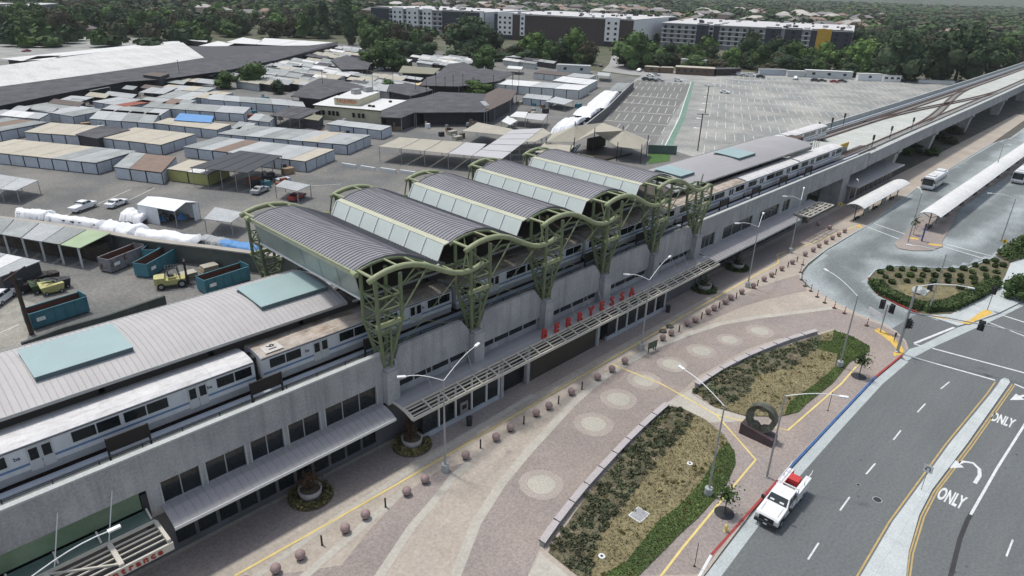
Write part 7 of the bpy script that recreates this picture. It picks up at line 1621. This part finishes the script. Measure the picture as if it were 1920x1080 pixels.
def trees():
    protos = {}
    for kind in ('round','tall'):
        for s in range(4 if kind == 'round' else 2):
            for mn, m in (('dark',L_dark),('mid',L_mid),('light',L_light),('brown',L_brown)):
                if (kind, s) not in protos:
                    me = bpy.data.meshes.new('crown'); mb = crown_mesh(s*7+3, kind); me.from_pydata(mb.v, [], mb.f); me.materials.append(m); protos[(kind,s)] = me
                protos[(kind,s,mn)] = m
    tm = bpy.data.meshes.new('trunk'); mb = MB().tube([(0,0,0),(.004,0,.25),(0,.01,.5)], .028, 6, r2=.012).tube([(0,0,.25),(.12,.05,.5)], .012, 5).tube([(0,0,.28),(-.1,.08,.52)], .012, 5); tm.from_pydata(mb.v, [], mb.f); tm.materials.append(bark)
    cnt = [0]
    def tree(x, y, h, w, mn, label, kind='round', group=None, pos=None, name='broadleaf_tree'):
        if group and name == 'broadleaf_tree': label = ('tall ' if h > 14 else 'low ' if h < 9 else 'medium ')+{'dark':'dark green','mid':'mid green','light':'bright green','brown':'brownish green'}[mn]+' '+label
        c = at(x, y) if pos is None else Vector((*pos,0)); i = cnt[0]; cnt[0] += 1
        t = thing(name, label, 'tree', (c.x,c.y,0), group); t.scale = (w/.85,w/.85,h/.98); t.rotation_euler = (0,0,i*2.3)
        tr = bpy.data.objects.new('trunk', tm); C.objects.link(tr); tr.parent = t
        cr = bpy.data.objects.new('crown', protos[(kind, i % (4 if kind == 'round' else 2))]); C.objects.link(cr); cr.parent = t; cr.material_slots[0].link = 'OBJECT'; cr.material_slots[0].material = {'dark':L_dark,'mid':L_mid,'light':L_light,'brown':L_brown}[mn]
        return t
    T = [(722,131,14.5,17,'mid','big rounded green tree clump in the middle of the market'),(690,128,9,10,'mid','lower left part tree of the market clump'),(748,133,8,10,'mid','lower right tree of the market clump'),(905,134,13.5,12,'mid','round dark green tree standing alone in the market'),(425,166,7,9,'mid','left bushy tree of the pair in the storage rows'),(474,163,10,13,'mid','right bushy tree of the pair in the storage rows'),(523,176,5.5,6,'dark','small dark tree right of the bushy pair'),(895,180,6.5,13,'light','low bright green tree before the brown market roof'),(872,178,4,7,'light','low light green bush left of the bright green one'),(730,172,5,6,'mid','small tree beside the taqueria roof'),
         (655,84,31,17,'dark','very tall dark cypress like tree on the left of the skyline'),(610,70,26,13,'dark','tall dark tree left of the very tall one'),(585,66,22,14,'dark','second tall dark tree left of the very tall one'),(692,94,15,14,'mid','green tree at the left foot of the left apartment block'),(715,96,16,13,'mid','second green tree at the foot of the left apartment block'),(748,97,19,16,'brown','dark reddish tree before the left apartment block'),(775,97,13,12,'mid','green tree beside the cream flagpole'),(803,97,12,9,'brown','small grey brown tree right of the flagpole'),(880,105,25,27,'dark','huge dark tree between the left and middle apartment blocks'),(858,102,19,14,'brown','brownish tree at the left side of the huge dark tree'),(925,100,15,14,'dark','dark tree at the right side of the huge dark tree'),
         (965,112,9,12,'dark','low dark tree left of the bright green pair'),(1003,114,17,19,'light','bright green spreading tree before the brown apartments'),(1030,117,13,13,'mid','green tree under the brown apartments'),(1052,117,14,14,'dark','dark tree in the middle of the brown apartments'),(1078,118,20,15,'light','tall bright green tree before the brown apartments'),(1100,121,14,12,'brown','brownish tree near the green lamp post'),(1185,128,21,22,'mid','big round tree left of the food stalls'),(1222,122,13,15,'mid','green tree behind the food stalls'),
         (1252,121,13,13,'dark','dark tree above the brown fronted building, left'),(1280,122,13,13,'mid','green tree above the brown fronted building, centre'),(1303,123,13,12,'mid','green tree above the brown fronted building, right'),(1330,124,12,11,'dark','dark tree left of the yellow green one'),(1372,128,12,12,'light','yellow green tree above the black canopy'),(1402,127,22,14,'dark','tall dark tree before the grey apartments'),(1425,131,15,13,'mid','green tree left over the blue trailer'),(1452,130,18,15,'dark','dark tree right over the blue trailer'),(1482,132,17,15,'light','bright green tree over the white box trailer'),(1510,133,14,12,'mid','green tree at the left end of the office trailer'),(1540,133,17,15,'light','bright green tree over the office trailer'),(1563,132,12,12,'mid','green tree over the right of the office trailer'),
         (1612,142,20,19,'light','big light green tree right of the dark apartment end'),(1650,147,14,14,'dark','dark tree over the white lorry box'),(1682,150,27,26,'dark','huge dark tree right of the light green one'),(1715,152,20,16,'dark','dark tree behind the motorhome'),(1755,154,23,20,'dark','dark tree left part of the right hand grove'),(1790,152,30,27,'dark','tallest dark tree in the right hand grove'),(1835,142,22,22,'dark','dark tree right in the right hand grove'),(1870,128,20,20,'mid','green tree beside the guideway top'),(1905,115,19,20,'dark','dark tree at the upper right edge'),(1740,118,18,16,'brown','brownish tree over the right grove'),
         (1905,560,4.2,4.2,'mid','young street tree on the pale east pavement')]
    for x, y, h, w, m, l in T: tree(x, y, h, w, m, l, 'tall' if 'very tall' in l and h > 20 else 'round')
    r = random.Random(21)
    for i in range(64):
        x = r.uniform(-30,700); y = 52+r.random()*14+x*.01
        tree(x, y, r.uniform(10,19), r.uniform(11,19), r.choice(['dark','dark','mid','mid','brown','light']), 'tree in the belt behind the market on the left', group='trees of the belt behind the market')
    for i in range(58):
        x = r.uniform(1590,1960); y = 40+r.random()*75
        tree(x, y, r.uniform(9,18), r.uniform(10,18), r.choice(['dark','dark','mid','brown']), 'tree in the grove beyond the guideway on the right', group='trees of the grove beyond the guideway')
    for i in range(40):
        x = r.uniform(-20,660); y = 34+r.random()*16
        tree(x, y, r.uniform(9,17), r.uniform(11,18), r.choice(['dark','mid','brown','light']), 'tree in the second belt beyond the market', group='trees of the second belt')
    for i in range(70):
        x = r.uniform(690,1640); y = 97+(x-690)*.042+r.random()*9
        if 808 < x < 842 or 1118 < x < 1165: continue
        tree(x, y, r.uniform(5,11), r.uniform(9,15), r.choice(['dark','mid','mid','brown','dark']), 'leafy tree filling the belt before the apartment blocks', group='low trees before the apartment blocks')
    for i, (x, y, w) in enumerate([(1690,270,6),(1715,285,5),(1735,275,5),(1760,262,6),(1790,250,6),(1700,292,4),(1668,298,5),(1780,270,4),(1745,292,4)]):
        tree(x, y, 2.6, w, ['dark','brown','mid'][i%3], 'dark shrub growing under the guideway piers', group='shrubs under the guideway', name='shrub')
    # far woodland as one mass
    cards = []; 
    def low(seed):
        rr = np.random.RandomState(seed); V = []; F = []
        for k in range(8):
            for j in range(3):
                q = []
                for (aa, bb) in ((k,j),(k+1,j),(k+1,j+1),(k,j+1)):
                    th = aa*2*math.pi/8; ph = bb*math.pi/6; jit = .9+.16*math.sin(aa%8*2.7+bb*1.9+seed); q.append(np.array([.46*math.cos(th)*math.cos(ph)*jit,.46*math.sin(th)*math.cos(ph)*jit,.12+.72*math.sin(ph)*jit]))
                i = len(V); V += q; F.append((i,i+1,i+2,i+3))
        n = 46
        for k in range(n):
            v = rr.normal(size=3); v /= np.linalg.norm(v); v[2] = abs(v[2])*.9; p = v*np.array([.5,.5,.55])*(.75+.4*rr.rand())+np.array([0,0,.35])
            a = rr.normal(size=3); a /= np.linalg.norm(a); b = np.cross(a, v); b /= np.linalg.norm(b)+1e-6; s = .12*(.6+.8*rr.rand())
            i = len(V); V += [p-a*s-b*s, p+a*s-b*s*.8, p+a*s*.8+b*s, p-a*s+b*s]; F.append((i,i+1,i+2,i+3))
        return np.array(V), np.array(F)
    low_ = [low(i) for i in range(6)]
    rr = np.random.RandomState(3); pos = []
    yc = YAW
    for (d0, d1, num, wlo, whi, hlo, hhi) in ((470,900,1500,9,17,7,14),(900,1700,2600,16,30,8,15),(1700,3600,3200,30,60,10,18)):
        for _ in range(num):
            d = math.sqrt(rr.uniform(d0*d0, d1*d1)); a = yc+rr.uniform(-.86,.80)
            x, y = d*cos(a), d*sin(a)
            if d < 640 and (x < 80 or (yc-.62 < a < yc+.42)) and d < 560: continue
            # suburb belt keeps gaps for houses
            if 560 < d < 1500 and rr.rand() < (.62 if -.45 < a-yc < .18 else .35)+.3*math.sin(x*.011)*math.cos(y*.013): continue
            pos.append((x, y, rr.uniform(wlo,whi), rr.uniform(hlo,hhi)))
    for mi, m in enumerate((L_dark, L_mid, L_brown, L_light)):
        Vs = []; Fs = []; off = 0
        for k, (x, y, w, h) in enumerate(pos):
            if (k*7) % 10 not in ((0,1,2,3),(4,5,6),(7,8),(9,))[mi]: continue
            V, F = low_[k % 6]; V2 = V*np.array([w,w,h])+np.array([x,y,0]); Vs.append(V2); Fs.append(F+off); off += len(V)
        V = np.concatenate(Vs); F = np.concatenate(Fs); me = bpy.data.meshes.new('far_woodland')
        me.vertices.add(len(V)); me.vertices.foreach_set('co', V.ravel()); me.loops.add(F.size); me.loops.foreach_set('vertex_index', F.ravel().astype(np.int32)); me.polygons.add(len(F)); me.polygons.foreach_set('loop_start', (np.arange(len(F))*4).astype(np.int32)); me.polygons.foreach_set('loop_total', np.full(len(F),4,dtype=np.int32)); me.update(); me.materials.append(m)
        o = bpy.data.objects.new('far_woodland', me); C.objects.link(o); o['kind'] = 'stuff'; tag(o, ['darkest','mid green','brownish','lightest'][mi]+' trees of the far suburb woodland along the top edge', 'woodland')
    mb = MB(); V = []; F = []; n = 60
    for j in range(5):
        for i in range(n+1):
            a = yc-1.1+2.2*i/n; d = 4200+j*900; hh = (0,55,85,60,0)[j]*(1+.25*sin(i*.7)+.2*sin(i*1.9+j)); V.append((d*cos(a), d*sin(a), hh-1))
    for j in range(4):
        for i in range(n): F.append((j*(n+1)+i, j*(n+1)+i+1, (j+1)*(n+1)+i+1, (j+1)*(n+1)+i))
    mb.add(V, F); obj('hills', mb, M_('hill_vegetation',(0.05,0.065,0.035),1.0,0.4,0.02,0.3,0.08), kind='structure')
    # houses of the far suburb
    wm = [M_('house_wall_tan',(0.36,0.29,0.22),0.9,0.05,0.1,rnd=.15), M_('house_wall_cream',(0.45,0.41,0.33),0.9,0.05,0.1,rnd=.15), M_('house_wall_pinkish',(0.38,0.26,0.21),0.9,0.05,0.1,rnd=.15)]; rm = [M_('house_roof_terracotta',(0.26,0.19,0.155),0.9,0.1,0.2,rnd=.2), M_('house_roof_grey',(0.20,0.19,0.185),0.9,0.1,0.2,rnd=.2), M_('house_roof_pale',(0.42,0.40,0.37),0.9,0.1,0.2,rnd=.15)]
    hp = []
    for i in range(6):
        L, Wd, h = 14+i, 10, 3+2.6*(i % 2); mb = MB().box(-L/2,L/2,-Wd/2,Wd/2,0,h,0)
        e = .6; mb.add([(-L/2-e,-Wd/2-e,h),(L/2+e,-Wd/2-e,h),(L/2+e,Wd/2+e,h),(-L/2-e,Wd/2+e,h),(-L/2+4,0,h+2.6),(L/2-4,0,h+2.6)], [(0,1,5,4),(2,3,4,5),(1,2,5),(3,0,4)], 1)
        me = bpy.data.meshes.new('house'); me.from_pydata(mb.v, [], mb.f); me.materials.append(wm[i%3]); me.materials.append(rm[(i*2)%3]); me.polygons.foreach_set('material_index', mb.m); hp.append(me)
    n = 0
    while n < 290:
        d = 560+rr.rand()**1.2*1000; a = yc+(rr.uniform(-.45,.18) if n % 3 else rr.uniform(-.75,.68))
        if -.34 < a-yc < .36 and d < 760: continue
        o = bpy.data.objects.new('house', hp[rr.randint(6)]); C.objects.link(o); o.location = (d*cos(a), d*sin(a), 0); o.rotation_euler = (0,0,.3+rr.randint(4)*pi/2+rr.uniform(-.1,.1)); s = 1+d/1800; o.scale = (s,s,1.0+d/3000)
        k_ = hp.index(o.data); tag(o, '%s %s house with %s hipped roof among the trees of the far suburb' % (['single storey','two storey'][k_%2], ['tan','cream','pinkish'][k_%3], ['terracotta','pale','grey'][k_%3]), 'house', 'houses of the far suburb'); n += 1
trees()

# ================================================================ AIR
def haze():
    m = bpy.data.materials.new('haze_air'); m.use_nodes = True; N = m.node_tree.nodes; N.clear()
    o = N.new('ShaderNodeOutputMaterial'); v = N.new('ShaderNodeVolumePrincipled'); v.inputs['Color'].default_value = (0.86,0.92,0.95,1); v.inputs['Density'].default_value = 0.00007
    m.node_tree.links.new(v.outputs[0], o.inputs['Volume'])
    obj('haze', MB().box(-2100,14100,-3100,14100,-4,130), m, kind='stuff')
haze()
